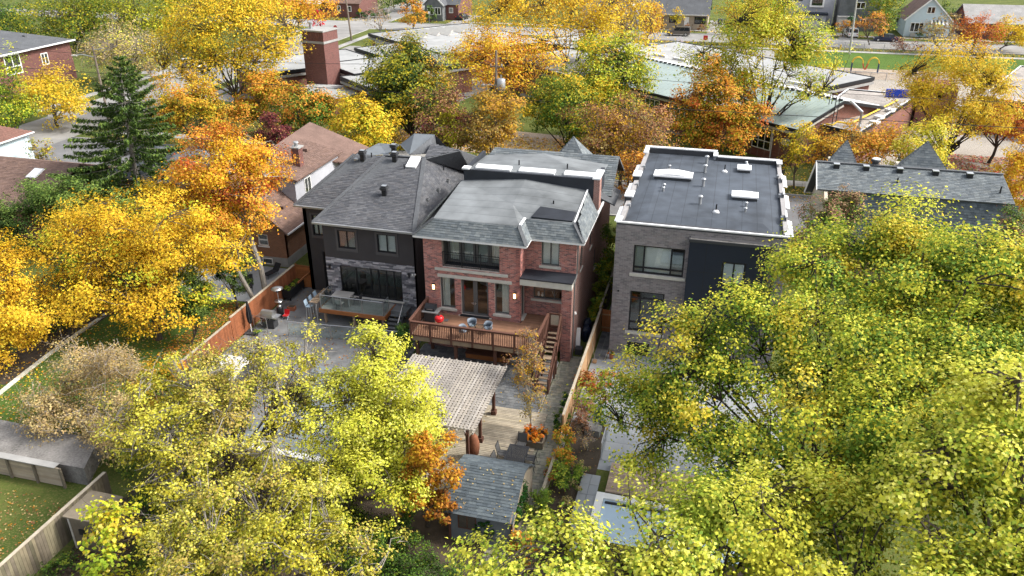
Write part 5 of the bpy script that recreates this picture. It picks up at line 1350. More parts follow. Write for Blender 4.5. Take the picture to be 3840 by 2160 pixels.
MB().extr([(LX0 + .55, 62.6, 0), (LX0 + .55, 62.6, 6.2), (LX0 + .55, 66.6, 7.85), (LX0 + .55, 71, 4.0), (LX0 + .55, 71, 0)], (.25, 0, 0)).build('gable_wall', 'cream_wall', lh)
MB().box((LX0 + .8, 63.9, 0), (LX1 - .1, 71, 3.9)).build('wall', 'cream_wall', lh)
MB().box((LX0 + .8, 62.55, 0), (LX1 - .1, 63.8, 2.5)).build('wall', 'brick_side_y', lh)
b = MB(); b.beam((LX0 - .03, 66.65, 7.97), (LX0 - .03, 71.5, 3.88), .05, .34); b.beam((LX0 - .03, 66.6, 7.97), (LX0 - .03, 63.5, 6.62), .05, .3); b.build('rake_board', 'white_paint', lh)
b = MB(); b.obox((LX0 + .02, 66.7, 7.86), (.5, 0, 0), (0, 4.7, -3.97), (0, .02, .03)); b.build('soffit', 'white_paint', lh)
MB().beam((LX0 - .1, 71.5, 3.85), (LX1, 71.5, 3.85), .15, .15).build('gutter', 'white_metal', lh)
for x, p in ((9.9, .9), (16.0, 1.6)):
    pk = V((x + .3, 70.6, 8.95 if p < 1 else 9.25)); q = [(x - p, 69.6, 7.3), (x + p + .3, 69.6, 7.3), (x + p + .3, 72.5, 6.2), (x - p, 72.5, 6.2)]
    roof(lh, 'dormer_roof', [[q[i], q[(i + 1) % 4], pk] for i in range(4)], 'shingle_blue', 'roof_grey', GREYT, .2, .34, 0, .06)
    MB().box((x - p + .15, 70.0, 4), (x + p + .15, 72.3, 6.9)).build('dormer_wall', 'cream_wall', lh)
for x in (9.1, 11.3, 13.75, 16.3, 18.7):
    v = MB().cbox((x, 66.1, 7.75), .42, .38, .36).build('box_vent', 'black_metal', lh); MB().cbox((x, 66.1, 8.112), .46, .44, .05).build('cap', 'steel', v)
v = MB().lathe((12.05, 66.9, 8.0), [(.25, 0), (.25, .3), (.36, .32), (.36, .45), (.3, .5)], 14).build('turbine_vent', 'charcoal', lh); lathe_part('cap', 'hoop_white', v, (12.05, 66.9, 8.502), [(.33, 0), (.3, .05), (.1, .08)], 14)
for x, y in ((13.5, 64.9), (20.6, 64.6)): MB().tube([(x, y, 7.2), (x, y, 7.75)], .06, 7).build('vent_pipe', 'black_metal', lh)

# ---------------------------------------------------------------- small brick house behind the orange maple
sb = thing('brick_cottage', 'small orange brick cottage with brown shingle roof, chimney and white sided dormer', 'house', (-37, 58, 0))
cx1, cy0 = -32.95, 53.3
wall(sb, (-41.0, cy0, .8), X, FR, 8.05, 2.6, .3, [(1.2, .4, 2.2, 1.6), (5.6, .9, 6.5, 1.9)], 'brick_orange_y')
wall(sb, (cx1, cy0 + .01, .8), Y, X, 14, 2.6, .3, [], 'brick_orange_x')
wall(sb, (-41.0, cy0 + .01, .8), Y, -X, 14, 2.6, .3, [], 'brick_orange_x')
MB().box((-41.0, cy0 - .03, 0), (cx1 + .03, cy0 + 14, .8)).build('foundation', 'concrete', sb)
MB().extr([(-41.0, cy0, 3.4), (cx1, cy0, 3.4), (-36.97, cy0, 6.6)], (0, .3, 0)).build('gable_wall', 'brick_orange_y', sb)
window(sb, (-39.8, cy0, 1.2), X, FR, 1.0, 1.2, 'white_paint', .07, (), (.5,), back='interior_dark', inset=.05, sill=('white_paint', .06, .1, .05))
window(sb, (-35.4, cy0, 1.7), X, FR, .9, 1.0, 'white_paint', .07, (), (.5,), back='interior_dark', inset=.05, sill=('white_paint', .06, .1, .05))
window(sb, (-37.5, cy0 - .02, 4.3), X, FR, .8, 1.1, 'white_paint', .07, (), (.5,), back='interior_dark', inset=-.04, depth=.05)
window(sb, (-35.2, cy0 - .04, .15), X, FR, .9, .5, 'white_paint', .06, (), (), back='interior_dark', inset=-.04, depth=.05)
RTX, RTZ = -36.97, 6.75
roof(sb, 'roof', [[(cx1 + .45, cy0 - .35, 3.1), (cx1 + .45, 67.5, 3.1), (RTX, 67.5, RTZ), (RTX, cy0 - .35, RTZ)]], 'shingle_brown', 'roof_brown', WOODT, .2, .36, 150)
roof(sb, 'roof', [[(-41.45, cy0 - .35, 3.1), (RTX, cy0 - .35, RTZ), (RTX, 67.5, RTZ), (-41.45, 67.5, 3.1)]], 'shingle_brown', 'roof_brown', WOODT, .3, .5, 0)
MB().beam((cx1 + .5, cy0 - .3, 3.05), (cx1 + .5, 67.5, 3.05), .13, .12).build('gutter', 'white_metal', sb)
# side dormer with white siding
m = []; zz = 3.95
while zz < 6.35:
    xa = cx1 + .45 - (zz - 3.1) / (RTZ - 3.1) * (cx1 + .45 - RTX); m.append((V((xa, 57.0, zz)), V((-33.6 - xa, 0, 0)), V((0, 0, .145)), V((0, -.03, 0)))) if -33.6 - xa > .05 else None; zz += .16
pieces('siding_board', 'siding_boards', 'stave', m, 'siding_white', sb, [(1, 1, 1), (.94, .94, .95)], 40)
MB().box((-36.5, 57.01, 4.0), (-33.6, 65, 6.2)).build('dormer_wall', 'siding_white', sb)
window(sb, (-33.6, 58.5, 4.5), Y, X, 1.1, 1.3, 'white_paint', .07, (.5,), back='interior_dark', inset=-.05, depth=.05)
roof(sb, 'dormer_roof', [[(-33.2, 56.7, 6.25), (-33.2, 65.4, 6.25), (-37.2, 65.4, 7.1), (-37.2, 56.7, 7.1)]], 'shingle_brown', 'roof_brown', WOODT, .2, .36, 150)
roof(sb, 'rear_roof', [[(-38.5, 60, 7.0), (-31.6, 65.4, 5.2), (-31.6, 69.5, 5.2), (-38.5, 69.5, 7.6)]], 'shingle_brown', 'roof_brown', WOODT, .3, .5, 0)
ch = MB().box((-35.0, 59.4, 5.5), (-34.3, 60.1, 8.1)).build('chimney', 'brick_dark', sb); MB().box((-35.1, 59.3, 8.101), (-34.2, 60.2, 8.22)).build('crown', 'concrete', ch)
b = MB(); b.lathe((-34.65, 59.75, 8.221), [(.16, 0), (.16, .28), (.24, .3), (.2, .4)], 12); b.build('flue', 'galvanised', ch)
for x, y, z in ((-35.6, 63.0, 6.85), (-34.0, 55.3, 4.35)): MB().cbox((x, y, z), .4, .4, .2).build('roof_vent', 'roof_brown', sb)
def lounge(loc, rz, label):
    t = thing('lounge_chair', label, 'lounge chair', loc, 'lounge chairs on the neighbouring patio', rz)
    MB().box((-.3, -.8, .3), (.3, .3, .35)).build('seat', 'cloth_black', t, local=True); MB().obox((-.3, .3, .33), (.6, 0, 0), (0, .4, .5), (0, .04, -.03)).build('backrest', 'cloth_black', t, local=True)
    for sx in (-.28, .28): MB().tube([(sx, -.75, 0), (sx, -.7, .32), (sx, .25, .32), (sx, .35, 0)], .02, 5).build('leg', 'black_metal', t, local=True)
lounge((-34.0, 49.1, .02), .5, 'black lounge chair standing on the pale patio before the brick cottage')
lounge((-33.4, 51.6, .02), -.3, 'black lounge chair against the foundation of the brick cottage')
lounge((-36.2, 51.8, .02), .2, 'black lounge chair beneath the cottage window behind the cedar')

# ---------------------------------------------------------------- houses on the left edge
def simple_gable(parent, x0, x1, y0, y1, h, rz, axis, wm, rm, sm=None, ov=.4, shingles=0, tints=WOODT):
    b = MB(); b.box((x0, y0, 0), (x1, y1, h))
    if axis == 'y':
        xm = (x0 + x1) / 2; b.extr([(x0, y0, h), (x1, y0, h), (xm, y0, rz)], (0, y1 - y0, 0))
        pl = [[(x1 + ov, y0 - ov, h - .1), (x1 + ov, y1 + ov, h - .1), (xm, y1 + ov, rz + .12), (xm, y0 - ov, rz + .12)], [(x0 - ov, y0 - ov, h - .1), (xm, y0 - ov, rz + .12), (xm, y1 + ov, rz + .12), (x0 - ov, y1 + ov, h - .1)]]
    else:
        ym = (y0 + y1) / 2; b.extr([(x0, y0, h), (x0, y1, h), (x0, ym, rz)], (x1 - x0, 0, 0))
        pl = [[(x0 - ov, y0 - ov, h - .1), (x1 + ov, y0 - ov, h - .1), (x1 + ov, ym, rz + .12), (x0 - ov, ym, rz + .12)], [(x0 - ov, ym, rz + .12), (x1 + ov, ym, rz + .12), (x1 + ov, y1 + ov, h - .1), (x0 - ov, y1 + ov, h - .1)]]
    b.build('wall', wm, parent)
    if sm: return roof(parent, 'roof', pl, sm, rm, tints, .24, .42, shingles)
    b = MB()
    for p in pl: b.slab(p, .12)
    return b.build('roof', rm, parent)
bl_ = thing('brown_roof_bungalow', 'bungalow with broad brown shingle roof below the spruce on the left', 'house', (-62, 58, 0))
MB().box((-72.5, 53.2, 0), (-57.5, 65.3, 2.8)).build('wall', 'brick_orange_y', bl_)
roof(bl_, 'roof', [[(-73, 52.8, 2.7), (-57, 52.8, 2.7), (-57, 59.5, 5.0), (-73, 59.5, 5.0)]], 'shingle_brown', 'roof_brown', WOODT, .2, .36, 200)
roof(bl_, 'roof', [[(-73, 59.5, 5.0), (-57, 59.5, 5.0), (-57, 65.8, 2.7), (-73, 65.8, 2.7)]], 'shingle_brown', 'roof_brown', WOODT, .3, .5, 0)
s = MB(); s.slab([(-60.9, 56.9, 4.28), (-59.9, 56.9, 4.28), (-59.9, 58.2, 4.72), (-60.9, 58.2, 4.72)], .16); s = s.build('skylight', 'white_metal', bl_); MB().slab([(-60.75, 57.05, 4.35), (-60.05, 57.05, 4.35), (-60.05, 58.05, 4.69), (-60.75, 58.05, 4.69)], .015).build('pane', 'hoop_white', s)
bg_ = thing('blue_garage', 'pale blue sided garage with brown roof and white gutter at the left edge', 'garage', (-77.5, 70, 0))
MB().box((-81, 67.2, 0), (-75.4, 72.4, 3.3)).build('wall', 'siding_blue', bg_)
m = [(V((-81, 67.2, .05 + i * .2)), V((5.6, 0, 0)), V((0, 0, .185)), V((0, -.025, 0))) for i in range(16)] + [(V((-75.4, 67.2, .05 + i * .2)), V((0, 5.2, 0)), V((0, 0, .185)), V((.025, 0, 0))) for i in range(16)]
pieces('siding_board', 'siding_boards', 'stave', m, 'siding_blue', bg_, [(1, 1, 1), (.95, .95, .96)], 40)
roof(bg_, 'roof', [[(-81.5, 66.8, 3.35), (-75, 66.8, 3.35), (-76.5, 69.8, 4.7), (-81.5, 69.8, 4.7)], [(-75, 66.8, 3.35), (-75, 72.8, 3.35), (-76.5, 69.8, 4.7)]], 'shingle_brown', 'roof_brown', [(1.0, .8, .78), (.92, .76, .74)], .24, .4, 0)
b = MB(); b.beam((-81.5, 66.75, 3.3), (-74.95, 66.75, 3.3), .14, .14); b.beam((-74.95, 66.75, 3.3), (-74.95, 72.8, 3.3), .14, .14); b.tube([(-75.2, 67.05, 3.2), (-75.2, 67.05, .1)], .06, 6); b.build('gutter', 'white_metal', bg_)
MB().tube([(-78.2, 67.15, .4), (-78.2, 67.13, 1.6), (-77.7, 67.13, 1.7), (-77.6, 67.13, 1.2)], .02, 5).build('conduit', 'galvanised', bg_)
gl = thing('grey_roof_house', 'house with grey hip roof glimpsed between the spruce and orange maple', 'house', (-50, 65, 0))
MB().box((-56.5, 62.0, 0), (-46.0, 69, 3.2)).build('wall', 'brick_orange_y', gl)
b = MB(); b.slab([(-57, 61.5, 3.1), (-45.5, 61.5, 3.1), (-48.5, 66, 5.1), (-54, 66, 5.1)], .1); b.slab([(-45.5, 61.5, 3.1), (-45.5, 69.5, 3.1), (-48.5, 66, 5.1)], .1); b.slab([(-57, 61.5, 3.1), (-54, 66, 5.1), (-57, 69.5, 3.1)], .1); b.slab([(-57, 69.5, 3.1), (-54, 66, 5.1), (-48.5, 66, 5.1), (-45.5, 69.5, 3.1)], .1); b.build('roof', 'membrane_plain', gl)
rb = thing('red_brick_house', 'two storey red brick house with dark hip roof behind the tan tree', 'house', (-112, 104, 0))
b = MB(); b.box((-121, 95.5, 0), (-104, 112.5, 6.2)); b.build('wall', 'brick_dark', rb)
b = MB(); P = [(-121.6, 94.9, 6.1), (-103.4, 94.9, 6.1), (-103.4, 113.1, 6.1), (-121.6, 113.1, 6.1)]; r1, r2 = (-112.5, 101.5, 8.2), (-112.5, 107, 8.2)
b.slab([P[0], P[1], r1], .1); b.slab([P[1], P[2], r2, r1], .1); b.slab([P[2], P[3], r2], .1); b.slab([P[3], P[0], r1, r2], .1); b.build('roof', 'roof_grey', rb)
MB().beam((-103.3, 94.9, 6.05), (-103.3, 113.1, 6.05), .2, .2).build('gutter', 'white_metal', rb)
window(rb, (-104, 99.0, 2.9), Y, X, 3.0, 2.9, 'white_paint', .16, (.5,), (.4,), back='interior_dark', inset=-.08, glass='glass_window'); window(rb, (-104, 96.2, 3.9), Y, X, .9, 1.7, 'white_paint', .12, (), (.5,), back='interior_dark', inset=-.08, sill=('white_paint', .1, .15, .1)); window(rb, (-104, 106, 3.2), Y, X, 1.4, 1.8, 'white_paint', .12, (.5,), (), back='interior_dark', inset=-.08)
for y in (98, 103, 108): MB().cbox((-108.0, y, 7.05), .5, .5, .3).build('roof_vent', 'roof_grey', rb)

# ---------------------------------------------------------------- far houses across the streets
def far_win(parent, x, z, w, h, y, fm='white_paint', mull=(.5,), tr=()): return window(parent, (x, y, z), X, FR, w, h, fm, .13, mull, tr, back='interior_dark', inset=-.08, glass='glass_dark')
def far_door(parent, x, z, y, mat='white_paint'): d = MB().box((x, y - .07, z), (x + 1.0, y - .01, z + 2.1)).build('door', mat, parent); MB().box((x + .82, y - .12, z + 1.0), (x + .88, y - .071, z + 1.1)).build('handle', 'steel', d)
h = thing('corner_bungalow', 'red brick corner bungalow with picture window and clipped hedge', 'house', (-96, 196, 0))
simple_gable(h, -108, -88, 189, 200, 3.4, 6.5, 'x', 'brick_dark', 'roof_brown'); far_win(h, -101.2, 1.1, 2.6, 1.7, 189, tr=(.3,)); far_win(h, -93.8, 1.4, .9, 1.3, 189, mull=()); far_win(h, -91, 1.4, .9, 1.3, 189, mull=()); far_win(h, -106, 1.4, 1.2, 1.3, 189)
MB().obox((-103, 186.2, 3.2), (6, 0, 0), (0, 3.2, .9), (0, 0, .15)).build('porch_roof', 'off_white', h)
h = thing('grey_gable_house', 'small house with grey gabled front, dark roof and brick side wall', 'house', (-67, 194, 0))
simple_gable(h, -71.5, -63.5, 191, 202, 3.6, 6.8, 'x', 'brick_dark', 'roof_grey'); b = MB(); b.box((-71, 188.5, 0), (-66.6, 190.99, 3.8)); b.extr([(-71, 188.5, 3.8), (-66.6, 188.5, 3.8), (-68.8, 188.5, 6.0)], (0, 3.5, 0)); b.build('front_gable', 'membrane_grey', h)
b = MB(); b.slab([(-71.6, 188.1, 3.5), (-68.8, 188.1, 6.25), (-68.8, 193, 6.25), (-71.6, 193, 3.5)], .12); b.slab([(-66, 188.1, 3.5), (-66, 193, 3.5), (-68.8, 193, 6.25), (-68.8, 188.1, 6.25)], .12); b.build('gable_roof', 'roof_grey', h)
b = MB(); b.beam((-71.6, 188.05, 3.5), (-68.8, 188.05, 6.2), .08, .3); b.beam((-66, 188.05, 3.5), (-68.8, 188.05, 6.2), .08, .3); b.build('rake_board', 'white_paint', h)
far_win(h, -70.3, 1.4, 1.5, 1.7, 188.5); far_win(h, -68.5, 1.4, 1.5, 1.7, 188.5); far_win(h, -65.8, 1.6, 1.0, 1.2, 191)
h = thing('stone_gable_house', 'dark roofed bungalow with small stone entrance gable behind the tan tree', 'house', (-23, 192, 0))
simple_gable(h, -33, -15.5, 188, 199, 3.2, 6.6, 'x', 'wall_tan', 'roof_grey'); b = MB(); b.box((-23.5, 186.2, 0), (-20.5, 187.99, 3.2)); b.extr([(-23.5, 186.2, 3.2), (-20.5, 186.2, 3.2), (-22, 186.2, 5.4)], (0, 4, 0)); b.build('entrance', 'concrete', h); b = MB(); b.beam((-23.9, 186.1, 2.9), (-22, 186.1, 5.5), .1, .25); b.beam((-20.1, 186.1, 2.9), (-22, 186.1, 5.5), .1, .25); b.build('rake_board', 'white_paint', h); far_win(h, -19.5, 1.2, 1.6, 1.4, 188); far_win(h, -30, 1.2, 1.8, 1.4, 188)
h = thing('tan_bungalow', 'tan brick bungalow with dark blue grey roof and white door behind the parked off-roader', 'house', (-11, 193, 0))
simple_gable(h, -15.2, -5.6, 189, 199, 3.3, 6.4, 'x', 'wall_tan', 'roof_grey'); far_win(h, -13.9, 1.4, 2.0, 1.4, 189, 'black_metal'); far_win(h, -8.4, 1.3, 2.4, 1.5, 189, 'black_metal'); far_door(h, -10.6, .6, 189); MB().box((-11.2, 187.2, 0), (-9.0, 188.99, .6)).build('step', 'concrete', h); MB().beam((-15.5, 188.5, 3.15), (-5.3, 188.5, 3.15), .2, .2).build('gutter', 'off_white', h)
h = thing('white_modern_house', 'white two storey modern house with black trim and garage', 'house', (14, 203, 0))
MB().box((9, 199, 0), (21, 210, 7.2)).build('wall', 'siding_white', h); MB().box((13.2, 197.2, 0), (19.5, 198.99, 2.9)).build('garage', 'siding_white', h); MB().box((12.9, 196.8, 2.9), (19.8, 199.2, 3.3)).build('canopy', 'panel_navy', h); d = MB().box((14.0, 197.1, .05), (18.8, 197.19, 2.4)).build('garage_door', 'off_white', h); MB().box((14.3, 197.05, 1.8), (18.5, 197.099, 2.2)).build('pane', 'glass_dark', d)
MB().box((15.8, 198.4, 4.4), (18.8, 198.99, 7.0)).build('bay', 'white_paint', h); far_win(h, 16.2, 4.8, 2.2, 1.9, 198.4, 'black_metal', ())
for x in (11.0, 12.2, 13.4): far_win(h, x, 5.6, .8, .8, 199, 'black_metal', ())
MB().box((8.9, 198.7, 0), (10.6, 198.98, 7.0)).build('stair_panel', 'panel_navy', h); far_win(h, 9.2, 3.2, 1.2, 3.4, 198.7, 'black_metal', ())
h = thing('grey_block_house', 'grey two storey house beside the green street tree', 'house', (25, 202, 0))
MB().box((21.8, 196, 0), (30, 206, 6.8)).build('wall', 'membrane_grey', h); MB().box((21.6, 194.6, 0), (25.0, 195.99, 3.1)).build('garage', 'concrete', h); MB().box((21.9, 194.52, .05), (24.7, 194.59, 2.5)).build('garage_door', 'off_white', h); far_win(h, 25, 4.6, 2.0, 1.4, 196); far_win(h, 26.5, 1.2, 2.0, 1.4, 196)
h = thing('blue_gable_house', 'pale blue gabled house with striped awning over the door', 'house', (38, 194, 0))
simple_gable(h, 34.6, 43.2, 190.5, 201, 3.4, 7.6, 'y', 'siding_blue', 'roof_brown', ov=.35)
far_win(h, 38.2, 4.7, 1.6, 1.4, 190.5); far_win(h, 35.6, 1.0, 2.6, 1.9, 190.5, mull=(.33, .66)); far_door(h, 40.2, .5, 190.5)
m = []
for i in range(9): m.append((V((39.3 + i * .36, 189.2, 2.7)), V((.35, 0, 0)), V((0, 1.29, .75)), V((0, -.02, .035))))
for i, q in enumerate(m): MB().obox(*q).build('awning_stripe', 'white_paint' if i % 2 == 0 else 'navy_paint', h)
for x in (39.4, 42.4): MB().box((x, 189.2, 0), (x + .1, 189.3, 2.7)).build('porch_post', 'white_paint', h)
MB().box((39.2, 189.0, 0), (42.8, 190.49, .5)).build('porch', 'concrete', h)
b = MB(); b.box((35.9, 189.9, .1), (36.8, 190.3, .9)); b.build('heat_pump', 'off_white', h); b = MB(); b.beam((34.2, 190.1, 3.25), (38.9, 190.1, 7.75), .1, .25); b.beam((43.6, 190.1, 3.25), (38.9, 190.1, 7.75), .1, .25); b.build('rake_board', 'white_paint', h)
h = thing('pale_roof_bungalow', 'brick bungalow with pale grey roof at the far right corner', 'house', (52, 196, 0))
simple_gable(h, 46.5, 62, 191, 203, 3.2, 6.0, 'x', 'brick_dark', 'roof_pale'); far_win(h, 48, 1.2, 2, 1.4, 191); far_win(h, 53, 1.2, 2, 1.4, 191); far_win(h, 57, 1.2, 2, 1.4, 191)
h = thing('tan_wall_house', 'tan wall and brown roof of a house at the right picture edge', 'house', (68, 183, 0)); simple_gable(h, 63.5, 74, 186.5, 197, 3.2, 6.0, 'x', 'wall_tan', 'roof_brown'); far_win(h, 65, 1.2, 2, 1.4, 186.5)
h = thing('brick_semi', 'red brick house half hidden behind the columnar cedar in the far left', 'house', (-116, 190, 0)); simple_gable(h, -123, -110, 186, 197, 3.4, 6.4, 'x', 'brick_dark', 'roof_brown'); far_win(h, -114, 1.2, 2, 1.4, 186); MB().box((-110, 184.5, 0), (-104, 186, .9)).build('porch_wall', 'brick_dark', h)

# ---------------------------------------------------------------- school: turned about forty degrees to the houses
SA = RAD(-39.5); U = V((math.cos(SA), math.sin(SA), 0)); W = V((-math.sin(SA), math.cos(SA), 0)); SO = V((7.6, 91.4, 0))
def L2(u, w, z=0.0): q = SO + U * u + W * w; return V((q.x, q.y, z))
sc_ = thing('school', 'low brick school with green metal and pale flat roofs beyond the street trees', 'school', tuple(L2(-20, 12)))
def wing(u0, u1, w0, w1, h, mat='brick_school', rf='school_roof', fascia=.5, ov=.35):
    b = MB(); b.obox(L2(u0, w0), U * (u1 - u0), W * (w1 - w0), Zv * (h - .1)); b.build('wall', mat, sc_)
    b = MB(); b.obox(L2(u0 - ov, w0 - ov, h - .099), U * (u1 - u0 + 2 * ov), W * (w1 - w0 + 2 * ov), Zv * .1); b.build('flat_roof', rf, sc_)
    b = MB(); t = .12; a, c, d, e = u0 - ov, u1 + ov, w0 - ov, w1 + ov
    for (p, q) in (((a, d), (c, d)), ((c, d), (c, e)), ((c, e), (a, e)), ((a, e), (a, d))): b.beam(L2(*p, h - fascia / 2 + .1), L2(*q, h - fascia / 2 + .1), t, fascia)
    b.build('fascia', 'black_metal', sc_)
    b = MB()
    for (p, q) in (((a, d), (c, d)), ((c, d), (c, e)), ((c, e), (a, e)), ((a, e), (a, d))): b.beam(L2(*p, h - fascia - .2), L2(*q, h - fascia - .2), t * .8, .35)
    b.build('fascia_board', 'concrete', sc_)
# green roofed wing
b = MB(); b.obox(L2(-34, .4), U * 34.2, W * 15, Zv * 4.3); b.build('wall', 'brick_school', sc_)
b = MB(); b.extr([L2(.2, .4, 4.3), L2(.2, 15.4, 4.3), L2(.2, 7.5, 6.2)], -U * 34); b.build('gable', 'brick_school', sc_)
MT['green_metal'] = pm('green_metal', (.29, .355, .345), .55, .10, .8)
b = MB(); n = 40
for i in range(n):
    a0, a1 = -34.5 + 35.2 * i / n, -34.5 + 35.2 * (i + 1) / n - .03; b.slab([L2(a0, -.3, 4.4), L2(a1, -.3, 4.4), L2(a1, 7.5, 6.42), L2(a0, 7.5, 6.42)], .06)
b.build('green_roof', 'green_metal', sc_)
b = MB(); b.slab([L2(-34.5, 7.5, 6.4), L2(.7, 7.5, 6.4), L2(.7, 15.8, 4.6), L2(-34.5, 15.8, 4.6)], .06); b.build('white_roof', 'school_roof', sc_)
b = MB()
for i in range(44): b.beam(L2(-34.2 + .8 * i, 7.6, 6.44), L2(-34.2 + .8 * i, 15.6, 4.7), .12, .12)
b.build('roof_batten', 'white_metal', sc_)
b = MB()
for i in range(44): b.obox(L2(-34.3 + .8 * i, 7.25, 6.42), U * .45, W * .25, Zv * .14)
b.build('ridge_cleat', 'black_metal', sc_)
b = MB(); b.beam(L2(-34.5, -.35, 4.22), L2(.7, -.35, 4.22), .14, .34); b.beam(L2(.75, -.3, 4.24), L2(.75, 7.5, 6.26), .14, .34); b.beam(L2(.75, 7.5, 6.26), L2(.75, 15.8, 4.44), .14, .34); b.build('fascia', 'black_metal', sc_)
b = MB(); b.beam(L2(-34.5, -.2, 3.9), L2(.7, -.2, 3.9), .1, .4); b.beam(L2(.66, -.1, 3.95), L2(.66, 7.5, 5.95), .1, .4); b.build('fascia_board', 'off_white', sc_)
for i in range(7): window(sc_, tuple(L2(-32 + i * 4.4, .4, 1.0)), U, -W, 2.6, 2.4, 'white_paint', .1, (.33, .66), (.4,), back='interior_dark', inset=-.06, glass='glass_dark')
for u_0 in (-5.6, -1.3): MB().obox(L2(u_0, -.1, 2.3), U * .9, W * .5, Zv * .6).build('air_conditioner', 'off_white', sc_)
lathe_part('roof_vent', 'hoop_white', sc_, tuple(L2(-14.5, 4.5, 5.6)), [(.25, 0), (.25, .5), (.4, .55), (.3, .8)], 12)
# low gravel roofed wing right, with ladder, ducts and yellow gas pipe
def poly_wing(pts, h, rf):
    MB().prism(pts, 0, h - .3).build('wall', 'brick_school', sc_); MB().prism(pts, h - .299, h).build('flat_roof', rf, sc_)
    for p, q in zip(pts, pts[1:] + pts[:1]): MB().beam((*p, h - .1), (*q, h - .1), .25, .42).build('fascia', 'black_metal', sc_); MB().beam((*p, h + .14), (*q, h + .14), .2, .05).build('roof_edge', 'white_metal', sc_)
poly_wing([(10.6, 94.9), (14.3, 92.2), (23.6, 113.0), (15.5, 114.5), (10.2, 99.5)], 4.0, 'gravel_roof')
poly_wing([(31, 113), (41.5, 136), (55, 130), (44, 107)], 4.2, 'gravel_roof')
b = MB(); b.tube([L2(.9, 4.4, 4.3), L2(1.6, 4.6, 4.3), L2(1.7, 5.2, 4.6), L2(2.6, 6.4, 4.4), L2(-.6, 21, 4.4)], .10, 7); b.build('gas_pipe', 'yellow_paint', sc_)
b = MB(); b.tube([L2(3.0, 7.6, 4.1), L2(3.0, 7.6, 5.6), L2(1.4, 7.6, 6.5)], .16, 7); b.tube([L2(3.0, 7.6, 4.2), L2(3.9, 6.2, 4.2)], .14, 7); b.build('duct', 'steel', sc_)
b = MB()
for s_ in (0, .5):
    b.tube([L2(1.0 + s_ * .2, 5.4 + s_, 4.1), L2(1.0 + s_ * .2, 5.4 + s_, 7.2), L2(.2, 5.4 + s_, 7.2), L2(.2, 5.4 + s_, 6.2)], .05, 5)
for i in range(7): b.tube([L2(1.05, 5.4, 4.3 + .4 * i), L2(1.1, 5.9, 4.3 + .4 * i)], .035, 4)
b.build('roof_ladder', 'black_metal', sc_)
for u_0, w_0 in ((2.9, 9.5), (1.9, 12.0), (.8, 16.0)): MB().obox(L2(u_0, w_0, 4.03), U * .9, W * .9, Zv * .3).build('roof_hatch', 'white_metal', sc_)
MB().obox(L2(4.6, .6, .9), U * 1.4, W * .18, Zv * 2.2).build('blue_door', 'royal_blue', sc_)
MB().box((19.6, 111.2, 4.02), (22.2, 111.5, 5.0)).build('blue_screen', 'royal_blue', sc_)
MB().box((23.6, 112, 0), (28, 117, 5.4)).build('brick_block', 'brick_school', sc_)
# middle flat wings
wing(-52, -34.2, -2, 14, 4.4); wing(-46, -10, 16.1, 30, 4.5); wing(-62, -46.2, 12, 24, 4.4)
for i in range(8): MB().obox(L2(-44 + i * 4.2, 18, 4.46), U * 2.6, W * .5, Zv * .35).build('roof_light', 'white_metal', sc_)
# left block with boiler chimney
p0 = V((-52.1, 104.0, 0)); 
u0 = (p0 - SO).dot(U); w0 = (p0 - SO).dot(W)
wing(u0 + .3, u0 + 14, w0 + .3, w0 + 9, 4.4); wing(u0 - 9, u0 + .2, w0 + 2.2, w0 + 14, 4.6)
for i in range(7): MB().obox(L2(u0 - 1 + i * 1.6, w0 + 8.0, 4.46), U * .5, W * 3.4, Zv * .4).build('roof_light', 'off_white', sc_)
MB().tube([L2(u0 - 2, w0 + 9, 4.9), L2(u0 + 3.2, w0 + 2.2, 4.9)], .12, 7).build('gas_pipe', 'yellow_paint', sc_)
b = MB(); b.prism([(-57.5, 100.0), (-50.2, 97.6), (-48.2, 101.2), (-52.3, 104.6), (-57, 104.6)], 0, 2.9); b.build('annex_wall', 'brick_school', sc_); b = MB(); b.prism([(-57.8, 99.7), (-50.0, 97.2), (-47.8, 101.3), (-52.3, 104.9), (-57.3, 104.9)], 2.901, 3.05); b.build('annex_roof', 'school_roof', sc_)
b = MB(); b.prism([(-57.85, 99.6), (-49.9, 97.1), (-50.0, 97.3), (-57.7, 99.8)], 2.6, 3.2); b.build('annex_fascia', 'black_metal', sc_)
wing(u0 - 20, u0 - 9.2, w0 - 8, w0 + 10, 4.3)
# sawtooth wing at the back
q0 = V((-64.0, 140.2, 0)); u1 = (q0 - SO).dot(U); w1 = (q0 - SO).dot(W)
wing(u1 + .4, u1 + 26, w1 + .4, w1 + 21, 4.4); wing(u1 + 12, u1 + 34, w1 - 8, w1 + .2, 4.3)
for i in range(11): 
    b = MB(); a = u1 + 3.5; ww = w1 + 1.6 + i * 1.75; b.extr([L2(a, ww, 4.45), L2(a, ww + .8, 4.45), L2(a, ww + .7, 5.0)], U * (5.0 + 1.2 * (i % 3))); b.build('saw_tooth_light', 'off_white', sc_)
for i in range(5): window(sc_, tuple(L2(u1 + 2.0 + i * 1.55, w1 + .4, 1.2)), U, -W, 1.3, 2.2, 'white_paint', .12, (), (.25,), back='blind_dim', inset=-.06, name='window')
MB().obox(L2(u1 + 1.5, w1 + .33, .9), U * 8.2, W * .05, Zv * .28).build('window_band', 'white_paint', sc_)
